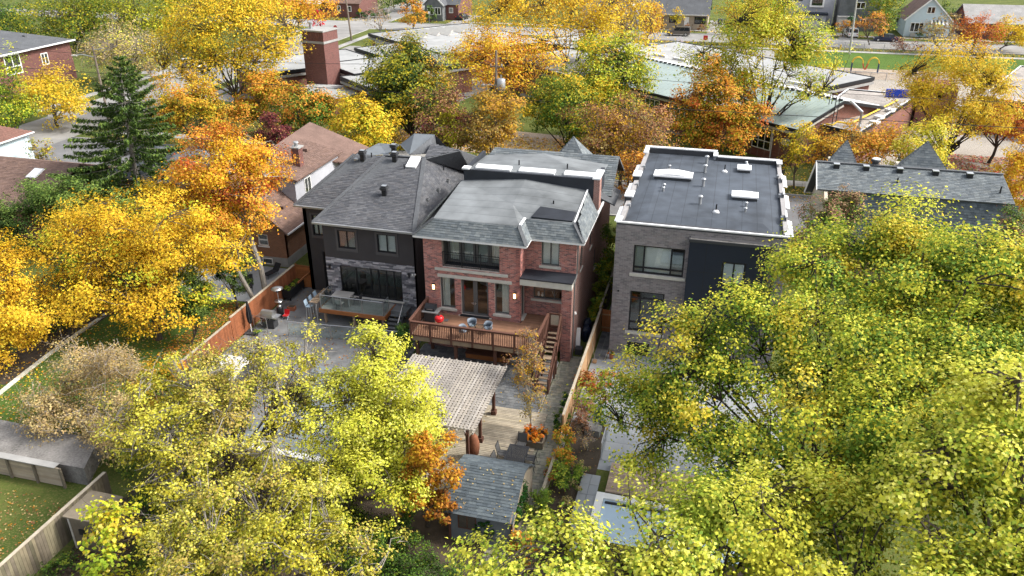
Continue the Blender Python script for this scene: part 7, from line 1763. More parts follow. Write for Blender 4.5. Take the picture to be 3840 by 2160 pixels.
TOT = [0]
def tree(name, label, cat, base, lobes, w, pal, inner=None, mixp=.35, dens=4.5, leaf=None, bark='bark', tr=None, fork=None, group=None, clump=.15, spread=1.0, seed=1, limbs=7, twigs=True, bare=0, twigmat=None, asp=.72, stems=1, flat=.65, mat='leaf', shell=.42, lean=None, accent=None, ins=.0):
    """base (x, y); lobes: (x, y, z, r_horizontal, r_vertical[, r_depth]); w: distance from the camera"""
    g = np.random.default_rng(seed * 97 + 13)
    t = thing(name, label, cat, (base[0], base[1], 0), group)
    leaf = (leaf or max(.125, .0031 * w)) * (.84 if w > 45 else .92)
    CP, CS, CO, LI, BC = [], [], [], [], []
    for li, lb in enumerate(lobes):
        x, y, z, r, rz = lb[:5]; ry = lb[5] if len(lb) > 5 else r
        if w > 48: r, ry, rz = r * 1.1, ry * 1.1, rz * 1.08
        K = int(np.clip(6 + 1.5 * r * rz ** .5, 7, 24)); nc = K * 6
        i_ = np.arange(K) + .5; ph = np.arccos(1 - 1.62 * i_ / K); th = 2.399963 * i_ + g.uniform(0, 6.28)
        bd = np.stack([np.cos(th) * np.sin(ph), np.sin(th) * np.sin(ph), np.cos(ph)], 1) + g.normal(size=(K, 3)) * .16
        bd /= np.linalg.norm(bd, axis=1, keepdims=True)
        bc = bd * (g.uniform(shell + .2, 1.0, K) * (.9 + .28 * wob(g, bd)))[:, None]
        bi = g.integers(0, K, nc); q = bc[bi] + g.normal(size=(nc, 3)) * np.array([.17, .17, .15]) * spread
        fill = g.uniform(size=nc) < .10; q[fill] *= g.uniform(.2, .7, fill.sum())[:, None]
        rr = np.linalg.norm(q, axis=1); sc3 = np.array([r, ry, rz])
        p = np.array([x, y, z]) + q * sc3; BC.append(np.array([x, y, z]) + bc[bi] * sc3 * .72)
        p[:, 2] = np.maximum(p[:, 2], .35)
        CP.append(p); CS.append(np.full(nc, clump * (r * rz * ry) ** (1 / 3) * 1.0)); CO.append(rr); LI += [li] * nc
    P = np.concatenate(CP); S = np.concatenate(CS) * g.uniform(.7, 1.35, len(P)); O = np.concatenate(CO)
    area = sum(math.pi * lb[3] * lb[4] for lb in lobes)
    n = int((.5 if w > 130 else .6 if w > 70 else .82) * dens * area / (leaf * leaf * asp * .5)); n = min(n, 175000)
    wts = S ** 2; idx = g.choice(len(P), size=n, p=wts / wts.sum())
    off = g.normal(size=(n, 3)) * S[idx][:, None] * np.array([1, 1, flat]) * .78
    Cn = P[idx] + off
    if ins: Cn[:, 2] -= ins * (g.uniform(size=n) ** 2) * S[idx]
    ctr = np.array([np.mean([lb[0] for lb in lobes]), np.mean([lb[1] for lb in lobes]), np.mean([lb[2] for lb in lobes])])
    outw = Cn - np.concatenate(BC)[idx]; outw /= (np.linalg.norm(outw, axis=1, keepdims=True) + 1e-6)
    keep = Cn[:, 2] > .12; 
    Nn = g.normal(size=(n, 3)) * .40 + outw * .7 + np.array([0, 0, .7])
    sz = leaf * g.uniform(.65, 1.35, n)
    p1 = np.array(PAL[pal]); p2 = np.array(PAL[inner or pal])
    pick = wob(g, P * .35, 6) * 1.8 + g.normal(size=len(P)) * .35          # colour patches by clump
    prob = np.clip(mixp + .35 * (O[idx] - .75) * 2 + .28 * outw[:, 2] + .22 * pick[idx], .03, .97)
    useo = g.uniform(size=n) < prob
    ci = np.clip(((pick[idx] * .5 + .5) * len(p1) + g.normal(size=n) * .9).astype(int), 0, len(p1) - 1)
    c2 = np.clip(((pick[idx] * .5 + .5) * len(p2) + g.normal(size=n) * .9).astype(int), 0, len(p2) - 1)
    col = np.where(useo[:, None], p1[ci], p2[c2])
    if accent:
        ap = np.array(PAL[accent[0]]); m_ = (pick[idx] > accent[1]) & (g.uniform(size=n) < .75); col[m_] = ap[g.integers(0, len(ap), m_.sum())]
    col = col * g.uniform(.84, 1.12, n)[:, None] * (1 + g.normal(size=(n, 3)) * .03)
    Cn, Nn, sz, col = Cn[keep], Nn[keep], sz[keep], col[keep]
    leaf_mesh('crown', t, Cn, Nn, sz, col, mat, asp, seed=seed); TOT[0] += len(Cn)
    # trunk and limbs
    H = max(lb[2] + lb[4] for lb in lobes); tr = tr or (.018 * H + .045)
    zf = fork if fork is not None else max(.5, min(lb[2] - lb[4] * .75 for lb in lobes))
    mb = MB(); nodes = []
    top = V((base[0] * .6 + ctr[0] * .4, base[1] * .6 + ctr[1] * .4, zf)) if lean is None else V(lean)
    for s in range(stems):
        bx = V((base[0] + (g.uniform(-.3, .3) if stems > 1 else 0), base[1] + (g.uniform(-.3, .3) if stems > 1 else 0), 0))
        md = bx.lerp(top, .5) + V((g.uniform(-.15, .15), g.uniform(-.15, .15), 0)) * tr * 6
        k = tr / stems ** .5; mb.tube([bx - Zv * .1, bx + Zv * .25, md, top], [k * 1.5, k * 1.1, k * .95, k * .85], 8)
    far = list(g.permutation(len(P)))
    ends = []
    for lb in lobes:
        mine = [i for i in range(len(P)) if np.linalg.norm((P[i] - np.array(lb[:3])) / np.array([lb[3], lb[3], lb[4]])) < 1.4]
        ends += list(g.permutation(mine))[:max(3, limbs // len(lobes) + 1)]
    for i in ends:
        e = V(P[i]); m1 = top.lerp(e, .45) + V((g.normal() * .25, g.normal() * .25, abs(g.normal()) * .35)) * tr * 5
        m1.z = max(m1.z, zf * .8)
        mb.tube([top - Zv * .15, top.lerp(m1, .5) + V((g.normal(), g.normal(), 0)) * tr, m1, m1.lerp(e, .55), e], [tr * .5, tr * .4, tr * .27, tr * .15, tr * .05], 6)
        nodes += [m1, m1.lerp(e, .55), e, top.lerp(m1, .5)]
    mb.build('trunk', bark, t)
    if twigs and nodes:
        na = np.array([tuple(q) for q in nodes]); tw = MB()
        for i in range(len(P)):
            j = int(np.argmin(np.linalg.norm(na - P[i], axis=1))); a, e = nodes[j], V(P[i])
            if (e - a).length < .15: continue
            md = a.lerp(e, .5) + V((g.normal(), g.normal(), g.normal() + .5)) * (e - a).length * .1
            tw.tube([a, md, e], [tr * .18, tr * .11, tr * .04], 4)
            for _ in range(bare):
                q = e + V(tuple(g.normal(size=3))) * S[i] * 1.25; q.z = max(q.z, .2); m2 = e.lerp(q, .5) + V(tuple(g.normal(size=3))) * S[i] * .2
                tw.tube([e.lerp(a, g.uniform(0, .6)), m2, q], [tr * .06 + .006, tr * .04 + .005, .004], 3)
        tw.build('branches', twigmat or bark, t, kind='stuff')
    return t

# --- right foreground maples
G1 = 'large yellow green maples in the right foreground'
t = tree('maple_tree', 'huge yellow green maple spreading over the modern house garden', 'tree', (7.0, 25.0), [(8.2, 38, 12, 3.8, 2.0), (11.2, 36, 12.4, 2.9, 2.2), (5.2, 36, 11.6, 2.3, 1.7), (2.9, 33, 10.0, 2.5, 1.8), (-.1, 33, 8.8, 2.0, 1.9), (-1.9, 33.7, 5.7, 2.5, 1.4), (-1.4, 32.6, 4.2, 2.5, 1.3), (.4, 32, 7.4, 2.3, 1.7), (7.9, 32, 10.4, 3.5, 1.9), (11, 30, 11.4, 2.6, 2.2), (4.8, 29.2, 9.0, 3.0, 1.7), (2.2, 28.2, 7.2, 2.2, 1.2), (7.5, 26, 9.9, 2.6, 1.8), (13.5, 34, 11.6, 3, 2.4), (2.0, 24.4, 7.2, 2.4, 1.2), (5.2, 24.2, 8.3, 2.5, 1.4), (9.5, 34, 9.6, 3, 2)], 34, 'yellowgreen', 'green3', .40, dens=5.8, leaf=.15, bark='bark_dark', tr=.26, fork=4.5, limbs=30, seed=3, clump=.19, spread=1.5, accent=('lemon', .55))  # inner leaves stay green; green3 is also dark to paint crown shade
g = np.random.default_rng(5); mb = MB(); a = V((7.6, 21.6, 9.6))
for k in range(9):
    e = a + V((g.uniform(-1.1, .9), g.uniform(-.5, .6), g.uniform(-.3, .9))); m_ = a.lerp(e, .5) + V((0, 0, .15)); mb.tube([a, m_, e], [.035, .02, .006], 5)
    for q in range(3): f = e + V((g.uniform(-.4, .4), g.uniform(-.3, .3), g.uniform(-.1, .4))); mb.tube([m_.lerp(e, .4), f], [.012, .004], 4)
mb.tube([(8.6, 21.4, 7.0), (8.0, 21.5, 8.6), a], [.08, .06, .035], 6); mb.build('dead_branch', 'twig_pale', t)
tree('maple_tree', 'bright yellow maple crown filling the lower right corner', 'tree', (11.0, 22.5), [(9.0, 22.6, 11.3, 2.9, 3.3), (11.5, 25.5, 11.5, 3.2, 3.2), (8.6, 19.5, 9.2, 2.6, 2.4), (11.5, 20, 9.5, 2.6, 2.5)], 25, 'lime', 'green2', .58, dens=4.6, leaf=.155, bark='bark', tr=.36, fork=5.5, limbs=20, seed=4)
tree('maple_tree', 'yellow maple boughs along the bottom edge right of the shed', 'tree', (1.5, 17.0), [(1.2, 20.6, 8.6, 3.5, 1.9), (-3.4, 18.6, 8.1, 2.9, 1.45), (4.4, 21.5, 8.3, 2.8, 2.2), (-.5, 19.0, 7.6, 2.6, 1.6)], 25, 'lime', 'green2', .55, dens=4.6, leaf=.155, bark='bark_dark', tr=.26, fork=4.0, limbs=18, seed=5)
# --- left and centre foreground
tree('box_elder_tree', 'twiggy yellow tree over the covered pool in the left foreground', 'tree', (-20.5, 25.5), [(-23.0, 27.0, 4.6, 3.0, 3.2), (-20.4, 28.2, 5.0, 2.6, 3.0), (-21.5, 24.5, 3.6, 3.4, 2.4), (-18.2, 25.4, 3.2, 2.6, 2.4), (-25.6, 26.4, 3.6, 2.2, 2.6), (-22.2, 30.4, 6.2, 2.4, 1.5), (-19.8, 31.4, 6.0, 2.1, 1.5), (-24.6, 29.4, 5.4, 1.9, 1.7)], 38, 'twigyellow', 'olive', .6, dens=1.7, leaf=.135, bark='bark', tr=.2, fork=1.5, limbs=26, bare=3, twigmat='bark_grey', seed=6, clump=.11, shell=.3)
tree('box_elder_tree', 'bright yellow tree with a tall spire in front of the stucco house deck', 'tree', (-14.6, 29.2), [(-15.3, 31.2, 6.6, 1.4, 2.7), (-14.2, 29.6, 5.0, 2.5, 2.8), (-15.3, 28.6, 3.8, 2.6, 2.3), (-12.8, 28.8, 4.4, 1.9, 2.0), (-13.2, 26.6, 3.2, 2.3, 2.0), (-15.6, 26.0, 2.6, 2.0, 1.8), (-13.4, 31.2, 3.6, 1.8, 1.6), (-16.8, 30.2, 5.0, 1.7, 1.9)], 39, 'lime', 'limegold', .62, dens=3.1, leaf=.135, bark='bark', tr=.18, fork=1.6, limbs=20, bare=1, seed=7, clump=.14)
tree('box_elder_tree', 'leaning bare limbed young tree with sparse yellow leaves over the pool', 'tree', (-21.0, 28.2), [(-19.2, 29.6, 5.2, 1.9, 1.7)], 40, 'twigyellow', 'olive', .6, dens=.7, leaf=.12, tr=.13, fork=2.2, limbs=8, bare=6, bark='bark_dark', seed=8, lean=(-20.2, 28.7, 2.6), shell=.3)
tree('dogwood_tree', 'small brown orange tree left of the garden shed', 'tree', (-11.6, 27.9), [(-11.1, 27.8, 4.3, 1.25, 1.9), (-11.6, 27.3, 2.6, 1.2, 1.4), (-10.7, 27.0, 2.2, .8, 1.0)], 37, 'ginger', 'amber', .6, dens=4.0, leaf=.15, tr=.09, fork=1.2, seed=9)
tree('vine_thicket', 'hanging yellow vine leaves draped over the lower left shed', 'vine', (-24.6, 21.4), [(-24.2, 22.0, 2.5, 1.3, 1.1), (-22.8, 20.8, 3.4, 1.5, 1.5), (-22.4, 19.4, 2.4, 1.4, 1.2)], 33, 'limegold', 'lemon', .6, dens=1.7, leaf=.19, asp=.95, tr=.06, fork=.8, bare=1, seed=10, shell=.25)
tree('box_elder_tree', 'olive yellow twiggy thicket along the bottom edge left of centre', 'tree', (-15.5, 20.6), [(-18.6, 22.0, 3.7, 2.7, 2.0), (-15.0, 21.4, 4.2, 2.9, 1.9), (-12.6, 21.2, 3.9, 2.0, 1.6), (-17.2, 20.0, 3.6, 2.4, 1.6), (-19.8, 20.4, 3.0, 2.0, 1.6)], 32, 'twigyellow', 'olive', .5, dens=2.1, leaf=.13, bark='bark', tr=.16, fork=1.4, limbs=24, bare=2, twigmat='bark_grey', seed=11, clump=.11, shell=.3)
tree('shrub', 'dark green undergrowth left of the shed at the bottom edge', 'shrub', (-11.2, 23.6), [(-11.6, 24.2, 1.0, 1.6, .9), (-9.8, 24.0, 1.0, 1.5, .9), (-13.4, 24.6, 1.0, 1.6, .9), (-11.0, 22.6, 1.2, 1.8, 1.1), (-12.6, 26.2, .8, 1.5, .8), (-15.2, 25.6, 1.0, 1.8, 1.0), (-18.5, 23, .9, 2.2, .9), (-21.6, 22.6, .9, 2.0, .9), (-24, 25.4, 1.0, 2, 1.0), (-28.6, 28.6, .9, 1.6, .9)], 33, 'green', 'dkgreen', .4, dens=4, leaf=.12, tr=.04, fork=.3, seed=12)
tree('shrub', 'green undergrowth in the lower left corner below the vine', 'shrub', (-24.0, 18.4), [(-25.6, 18.8, .8, 1.3, .7), (-23.6, 18.2, .9, 1.6, .8), (-21.6, 18.0, 1.0, 1.7, .9), (-26.3, 20.8, .6, .9, .5)], 31, 'green', 'dkgreen', .45, dens=3.6, leaf=.12, tr=.03, fork=.3, seed=13)
tree('shrub', 'tan bare shrub with few leaves beside the gravel terrace', 'shrub', (-30.8, 28.6), [(-33.1, 31.5, 3.2, 2.6, 2.1), (-33.3, 29.2, 1.9, 2.7, 2.0), (-29.7, 28.6, 1.9, 2.1, 2.2), (-30.4, 30.8, 3.8, 1.9, 2.1)], 45, 'tan', 'tan', .5, dens=1.9, leaf=.12, bark='twig_pale', tr=.09, fork=.4, stems=4, limbs=22, bare=4, twigmat='twig_pale', seed=14, shell=.25)
tree('shrub', 'orange and green bush above the tan shrub near the lower fence', 'shrub', (-29.2, 32.5), [(-29.3, 32.3, 2.2, 2.0, 2.0), (-28.0, 31.0, 2.8, 1.5, 1.6)], 44, 'amber', 'green', .5, dens=3.8, leaf=.14, tr=.08, fork=.4, stems=2, seed=15)
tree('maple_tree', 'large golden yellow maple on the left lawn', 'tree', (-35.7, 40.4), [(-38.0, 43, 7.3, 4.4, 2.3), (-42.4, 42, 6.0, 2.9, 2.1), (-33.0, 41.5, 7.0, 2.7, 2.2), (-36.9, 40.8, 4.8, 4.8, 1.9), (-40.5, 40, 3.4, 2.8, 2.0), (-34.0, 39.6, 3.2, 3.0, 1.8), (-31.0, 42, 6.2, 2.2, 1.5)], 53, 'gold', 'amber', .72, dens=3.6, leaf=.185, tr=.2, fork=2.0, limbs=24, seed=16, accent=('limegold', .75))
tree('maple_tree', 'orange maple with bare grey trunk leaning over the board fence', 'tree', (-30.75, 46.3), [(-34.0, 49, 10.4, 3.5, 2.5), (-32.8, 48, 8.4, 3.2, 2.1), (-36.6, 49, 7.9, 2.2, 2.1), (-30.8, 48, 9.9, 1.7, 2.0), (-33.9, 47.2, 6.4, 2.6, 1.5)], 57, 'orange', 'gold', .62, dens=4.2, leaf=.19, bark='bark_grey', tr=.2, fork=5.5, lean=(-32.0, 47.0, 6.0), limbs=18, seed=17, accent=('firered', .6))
tree('maple_tree', 'slim leaning trunk with yellow orange leaves close beside the fence', 'tree', (-31.3, 45.9), [(-33.6, 45.4, 6.4, 2.4, 1.5), (-35.2, 46.2, 6.8, 1.8, 1.3)], 55, 'gold', 'orange', .6, dens=3.6, leaf=.18, bark='bark_grey', tr=.16, fork=4.2, lean=(-33.0, 45.5, 5.2), seed=18)
tree('maple_tree', 'orange yellow maple cut by the left picture edge', 'tree', (-44.0, 36.0), [(-43.0, 36.2, 3.6, 2.9, 2.8), (-44.6, 37.5, 5.6, 2.3, 2.0), (-42.2, 34.2, 2.2, 2.0, 1.6)], 52, 'gold', 'amber', .65, dens=4.2, leaf=.17, tr=.17, fork=1.2, seed=19)
tree('cedar_tree', 'round green cedar on a thin trunk near the pale patio', 'tree', (-33.0, 45.8), [(-33.5, 46.2, 2.9, 1.25, 1.8)], 58, 'cedar', 'dkgreen', .6, dens=6, leaf=.15, asp=.4, tr=.08, fork=1.3, seed=20, mat='needle', twigs=False)
tree('cedar_tree', 'dark narrow cedar standing on the leafy lawn by the lower fence', 'tree', (-33.1, 40.4), [(-32.6, 40.6, 3.0, 1.05, 2.4)], 53, 'cedar', 'dkgreen', .35, dens=6, leaf=.15, asp=.4, tr=.07, fork=.7, seed=21, mat='needle', twigs=False)
tree('cedar_hedge', 'mass of green evergreen foliage below the brown roofed bungalow', 'hedge', (-51.5, 50.5), [(-54.5, 51.2, 3.4, 2.6, 2.6), (-51.4, 51.4, 3.9, 2.4, 2.9), (-48.4, 51.6, 3.4, 2.3, 2.6), (-56.4, 49.4, 2.8, 2.2, 2.4), (-46.0, 51.4, 3.0, 2.0, 2.4)], 66, 'cedar', 'dkgreen', .5, dens=3.4, leaf=.24, asp=.5, tr=.08, fork=.6, seed=22, mat='needle', twigs=False)
tree('shrub', 'dark green shrubs under the left edge maple', 'shrub', (-44.2, 41), [(-44.2, 39.6, 1.2, 1.6, 1.2), (-44.0, 42.6, 1.4, 1.7, 1.3), (-42.6, 44.6, 1.2, 1.4, 1.1), (-46.2, 46.0, 2.2, 2.4, 2.0)], 55, 'dkgreen', 'green', .6, dens=4, leaf=.16, tr=.04, fork=.3, seed=23)
# --- spruce
def spruce():
    g = np.random.default_rng(77); bx, by, Ht = -51.6, 60.0, 15.0
    t = thing('spruce_tree', 'tall dark green spruce with drooping branches left of the orange maple', 'tree', (bx, by, 0))
    MB().tube([(bx, by, 0), (bx + .1, by, 7), (bx + .9, by, Ht)], [.3, .17, .03], 8).build('trunk', 'bark_grey', t)
    br = MB(); Cs, Ns, Ts, Co = [], [], [], []; z = 1.6
    p1 = np.array(PAL['cedar']); p2 = np.array(PAL['dkgreen'])
    while z < Ht - .2:
        f = z / Ht; R = 9.4 * (1 - f) ** .95 + .3; nb = 7 if f < .8 else 6
        for k in range(nb):
            an = 2 * math.pi * (k + g.uniform(-.25, .25)) / nb + z * 1.7; L = R * g.uniform(.75, 1.12); d = np.array([math.cos(an), math.sin(an), 0]); sd_ = np.array([-d[1], d[0], 0])
            x0 = np.array([bx + .9 * max(0, (z - 7) / 7.4) + .1 * min(1, z / 7), by, z])
            def pt(s): return x0 + d * L * s + np.array([0, 0, L * (-.16 * s + .20 * s * s) + (.25 * L * s if f > .75 else 0)])
            br.tube([pt(s) for s in (0, .35, .7, 1.0)], [.05 * (1 - f) + .015, .035, .02, .008], 4)
            n = int(L * 66); s = g.uniform(.12, 1.0, n) ** .8; base = np.stack([pt(q) for q in s])
            wd = .42 * (1 - s * .65) * min(1.0, L / 3); la = g.uniform(-1, 1, n) * wd; dn = g.uniform(0, 1, n) ** 1.4 * .5 * (1 - .5 * s) * min(1, L / 2.5)
            Cs.append(base + sd_ * la[:, None] - np.array([0, 0, 1]) * dn[:, None]); Ts.append(d * .6 + sd_ * np.sign(la)[:, None] * .5 + np.array([0, 0, -1]) * g.uniform(.1, 1.3, n)[:, None])
            Ns.append(g.normal(size=(n, 3)) * .6 + np.array([0, 0, .6]))
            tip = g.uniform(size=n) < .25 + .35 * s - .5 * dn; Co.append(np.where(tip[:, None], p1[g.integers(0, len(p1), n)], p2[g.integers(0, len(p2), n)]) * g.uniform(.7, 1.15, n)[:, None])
        z += .80 * (1.1 - .5 * f)
    br.build('branches', 'bark_grey', t, kind='stuff'); Cs = np.concatenate(Cs); n = len(Cs)
    leaf_mesh('crown', t, Cs, np.concatenate(Ns), g.uniform(.24, .46, n), np.concatenate(Co), 'needle', .34, np.concatenate(Ts), 3, .05)
spruce()
# --- street row and school trees
tree('locust_tree', 'tall vase shaped yellow locust with forked trunk on the school corner lawn', 'tree', (-63.3, 94.9), [(-63.5, 96, 11.0, 7.6, 5.2), (-71.0, 96, 9.0, 4.6, 4.0), (-56.4, 95, 10.2, 4.2, 4.4), (-63.6, 95, 7.2, 7.4, 2.4), (-62.1, 97, 14.4, 6.4, 2.6)], 105, 'gold', 'olive', .75, dens=3.1, leaf=.31, bark='bark', tr=.26, fork=3.0, limbs=10, seed=31, shell=.3)
tree('locust_tree', 'pale tan nearly bare tree before the red brick house', 'tree', (-92.5, 112), [(-93.0, 112, 4.9, 6.6, 4.6), (-96, 112, 4.0, 4.4, 3.6), (-89.5, 112, 4.2, 4.0, 3.6)], 130, 'tan', 'twigyellow', .6, dens=1.5, leaf=.34, bark='bark', tr=.24, fork=1.6, limbs=20, bare=2, twigmat='bark_grey', seed=32, shell=.3)
tree('ash_tree', 'broad olive yellow tree at the top left behind the red brick house', 'tree', (-128, 140), [(-128, 140, 5.2, 9.0, 6.2), (-118, 138, 6.5, 8.0, 6.0)], 165, 'olive', 'green', .6, dens=4, leaf=.46, tr=.3, fork=1.5, seed=33)
tree('ash_tree', 'yellow olive crown at the top edge left of the tall locust', 'tree', (-106, 138), [(-106, 138, 6.8, 8.5, 6.4), (-97, 140, 7.0, 6.5, 5.0)], 155, 'olive', 'limegold', .6, dens=4, leaf=.45, tr=.3, fork=1.5, seed=34)
tree('ash_tree', 'dark green tree at the top left corner', 'tree', (-140, 132), [(-140, 132, 3.6, 6.5, 5.4), (-147, 140, 4.5, 7, 6)], 175, 'green', 'dkgreen', .35, dens=4, leaf=.45, tr=.25, fork=1.0, seed=35)
tree('maple_tree', 'bright yellow tree left of the spruce beside the road', 'tree', (-84.0, 85.5), [(-84.5, 86, 4.0, 4.4, 3.6), (-88, 86.5, 3.4, 2.8, 2.8), (-80.6, 84.5, 2.6, 2.2, 1.8)], 104, 'gold', 'lemon', .6, dens=3.6, leaf=.3, tr=.16, fork=1.0, seed=36, shell=.3)
tree('maple_tree', 'green yellow tree at the left edge above the road', 'tree', (-83.8, 78.8), [(-83.4, 78.5, 6.0, 2.8, 4.0), (-82.4, 78, 3.4, 2.2, 2.0)], 97, 'limegold', 'green', .6, dens=4, leaf=.29, tr=.15, fork=1.2, seed=37)
tree('maple_tree', 'orange and green maple behind the right side of the spruce', 'tree', (-59.0, 81), [(-61.8, 81.2, 5.6, 3.2, 2.9), (-58.9, 81, 4.7, 3.3, 3.2), (-63.6, 80.6, 3.4, 2.2, 2.2)], 94, 'amber', 'olive', .6, dens=6, leaf=.29, tr=.17, fork=1.0, seed=38, accent=('orange', .3))
tree('maple_tree', 'orange green maple on the school lawn beside the chimney', 'tree', (-53.6, 88.3), [(-55.6, 88, 4.6, 2.9, 3.0), (-53.0, 88.6, 5.2, 2.5, 2.6), (-57.0, 87.2, 3.0, 2.0, 1.8)], 99, 'orange', 'olive', .5, dens=6.2, leaf=.3, tr=.15, fork=1.0, seed=39)
tree('maple_tree', 'green maple with orange top and dark trunk on the kerb strip', 'tree', (-46.4, 82.6), [(-46.6, 82.6, 5.8, 3.0, 2.5), (-44.2, 82.6, 4.9, 2.5, 2.2), (-47.4, 82.2, 4.0, 2.4, 1.9)], 92, 'orange', 'green', .42, dens=6.4, leaf=.28, bark='bark_dark', tr=.17, fork=2.0, seed=40)
tree('plum_tree', 'small dark red plum tree behind the orange maple', 'tree', (-46.9, 76), [(-46.7, 76, 4.3, 1.7, 2.7), (-46.3, 75.8, 2.6, 1.4, 1.5)], 87, 'plum', 'rust', .75, dens=6.5, leaf=.26, bark='bark_dark', tr=.1, fork=.9, seed=41)
tree('birch_tree', 'lively yellow birch behind the stucco house roof', 'tree', (-36.4, 77), [(-36.4, 77, 5.4, 3.2, 3.3), (-37.2, 77, 7.4, 1.8, 1.6), (-35.6, 76.6, 3.4, 3.0, 2.0)], 85, 'gold', 'limegold', .6, dens=5.4, leaf=.27, tr=.12, fork=1.0, seed=42)
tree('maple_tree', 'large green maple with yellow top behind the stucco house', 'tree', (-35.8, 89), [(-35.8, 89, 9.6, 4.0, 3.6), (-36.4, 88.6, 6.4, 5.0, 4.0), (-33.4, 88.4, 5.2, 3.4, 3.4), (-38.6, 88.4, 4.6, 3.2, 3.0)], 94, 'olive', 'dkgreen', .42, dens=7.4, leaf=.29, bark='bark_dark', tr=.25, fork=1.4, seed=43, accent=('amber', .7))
tree('maple_tree', 'rust red maple left of the transformer pole', 'tree', (-27.8, 80), [(-28.4, 80, 5.8, 3.0, 3.2), (-29.8, 80, 4.2, 2.0, 1.9), (-26.8, 80, 4.0, 1.9, 2.0)], 85, 'rust', 'olive', .62, dens=5.2, leaf=.27, tr=.14, fork=1.4, seed=44, accent=('plum', .8))
tree('maple_tree', 'tan brown maple below the transformer drum', 'tree', (-22.9, 78.8), [(-22.8, 79, 6.9, 2.8, 3.2), (-23.4, 78.6, 4.8, 2.6, 2.2)], 83, 'rustgold', 'amber', .55, dens=5.2, leaf=.27, tr=.14, fork=1.9, seed=45)
tree('locust_tree', 'golden orange locust behind the transformer pole', 'tree', (-28.4, 103), [(-28.4, 103, 9.0, 6.2, 3.6), (-33, 103, 8.0, 3.6, 2.8), (-23.6, 103, 7.8, 3.6, 2.8), (-28.4, 102, 6.0, 5.6, 1.9)], 104, 'gold', 'orange', .68, dens=3.0, leaf=.31, bark='bark', tr=.2, fork=2.4, limbs=9, seed=46, shell=.3)
tree('locust_tree', 'vast yellow locust crown at the top centre over the school roof', 'tree', (-24, 124), [(-32.5, 122, 11.6, 7.4, 4.2), (-24, 124, 12.2, 7.6, 4.4), (-16, 124, 11.2, 6.6, 4.4), (-19, 121, 8.0, 6, 2.6)], 120, 'gold', 'amber', .75, dens=2.6, leaf=.36, bark='bark', tr=.25, fork=2.6, limbs=12, seed=47, shell=.3)
tree('linden_tree', 'dense round yellow green linden beside the green school roof', 'tree', (-13.8, 97), [(-13.8, 97, 9.0, 4.2, 3.8), (-13.4, 96.6, 6.4, 4.9, 3.4)], 96, 'limegold', 'green', .62, dens=7.5, leaf=.29, bark='bark_dark', tr=.22, fork=1.8, seed=48, accent=('gold', .5))
tree('maple_tree', 'green and yellow maple overhanging the leafy path', 'tree', (-16.4, 84.8), [(-16.6, 85, 7.6, 3.6, 2.9), (-18.6, 85, 6.0, 2.6, 2.2), (-14.6, 84.6, 5.4, 2.8, 2.4), (-15.0, 84.4, 3.4, 1.8, 1.6)], 87, 'olive', 'green', .5, dens=5.8, leaf=.27, bark='bark_dark', tr=.18, fork=2.2, seed=49, accent=('gold', .6))
tree('maple_tree', 'rust brown maple behind the right end of the brick house roof', 'tree', (-9.4, 79), [(-9.8, 79.4, 6.2, 4.2, 2.9), (-8.4, 78.6, 4.2, 3.4, 2.6), (-11.6, 78.8, 4.4, 2.6, 2.2), (-7.4, 78.0, 2.8, 2.0, 1.8)], 81, 'rust', 'amber', .58, dens=4.8, leaf=.25, bark='bark', tr=.19, fork=1.6, bare=1, seed=50)
tree('maple_tree', 'dark trunked orange tree beside the wall of the modern house', 'tree', (-6.3, 67.2), [(-6.4, 68.5, 5.2, 1.9, 2.4), (-6.0, 68, 3.2, 1.6, 1.6)], 68, 'orange', 'rust', .6, dens=3.6, leaf=.22, bark='bark_dark', tr=.15, fork=2.6, seed=51)
tree('maple_tree', 'orange maple left of the tall elm', 'tree', (-1.0, 91), [(-1.2, 91, 7.4, 3.6, 3.2), (1.4, 90.6, 5.6, 3.4, 2.9), (-3.4, 90.6, 4.8, 3.0, 2.8), (.2, 90, 3.2, 3.4, 2.0)], 89, 'orange', 'olive', .62, dens=5.8, leaf=.28, bark='bark', tr=.19, fork=1.4, seed=52, accent=('firered', .8))
tree('elm_tree', 'tall open pale yellow elm with dark forking limbs right of centre', 'tree', (4.5, 95.2), [(3.6, 95.6, 12.6, 5.6, 3.6), (-1.6, 95, 10.0, 3.6, 3.2), (8.4, 95.4, 11.6, 3.4, 3.0), (1.6, 94.6, 8.0, 4.2, 2.8), (8.2, 94.8, 8.2, 2.8, 2.3), (4.4, 96, 15.0, 3.8, 2.4)], 89, 'limegold', 'lemon', .55, dens=3.2, leaf=.27, bark='bark_dark', tr=.27, fork=3.6, limbs=12, seed=53, shell=.3)
tree('maple_tree', 'thin young yellow tree on the sidewalk strip beside the person', 'tree', (7.8, 83.6), [(7.6, 84, 4.9, 1.9, 2.6), (7.2, 83.6, 3.2, 1.4, 1.4)], 82, 'gold', 'olive', .6, dens=2.8, leaf=.24, tr=.09, fork=1.7, seed=54)
tree('maple_tree', 'orange brown trees behind the long blue grey roof', 'tree', (13.6, 84), [(12.6, 84.2, 4.6, 3.4, 2.4), (16.6, 84, 5.0, 3.0, 2.4), (10.6, 83.6, 3.6, 2.0, 1.8)], 80, 'amber', 'rustgold', .55, dens=4.2, leaf=.26, tr=.15, fork=1.2, seed=55, accent=('orange', .4))
tree('maple_tree', 'lime yellow tree above the right dormer peak', 'tree', (18.0, 78.6), [(18.0, 79, 6.6, 2.3, 2.6), (18.9, 78.6, 4.8, 1.9, 2.0), (16.7, 78.6, 4.6, 1.6, 1.8)], 74, 'lemon', 'limegold', .55, dens=4.0, leaf=.25, tr=.12, fork=1.6, seed=56)
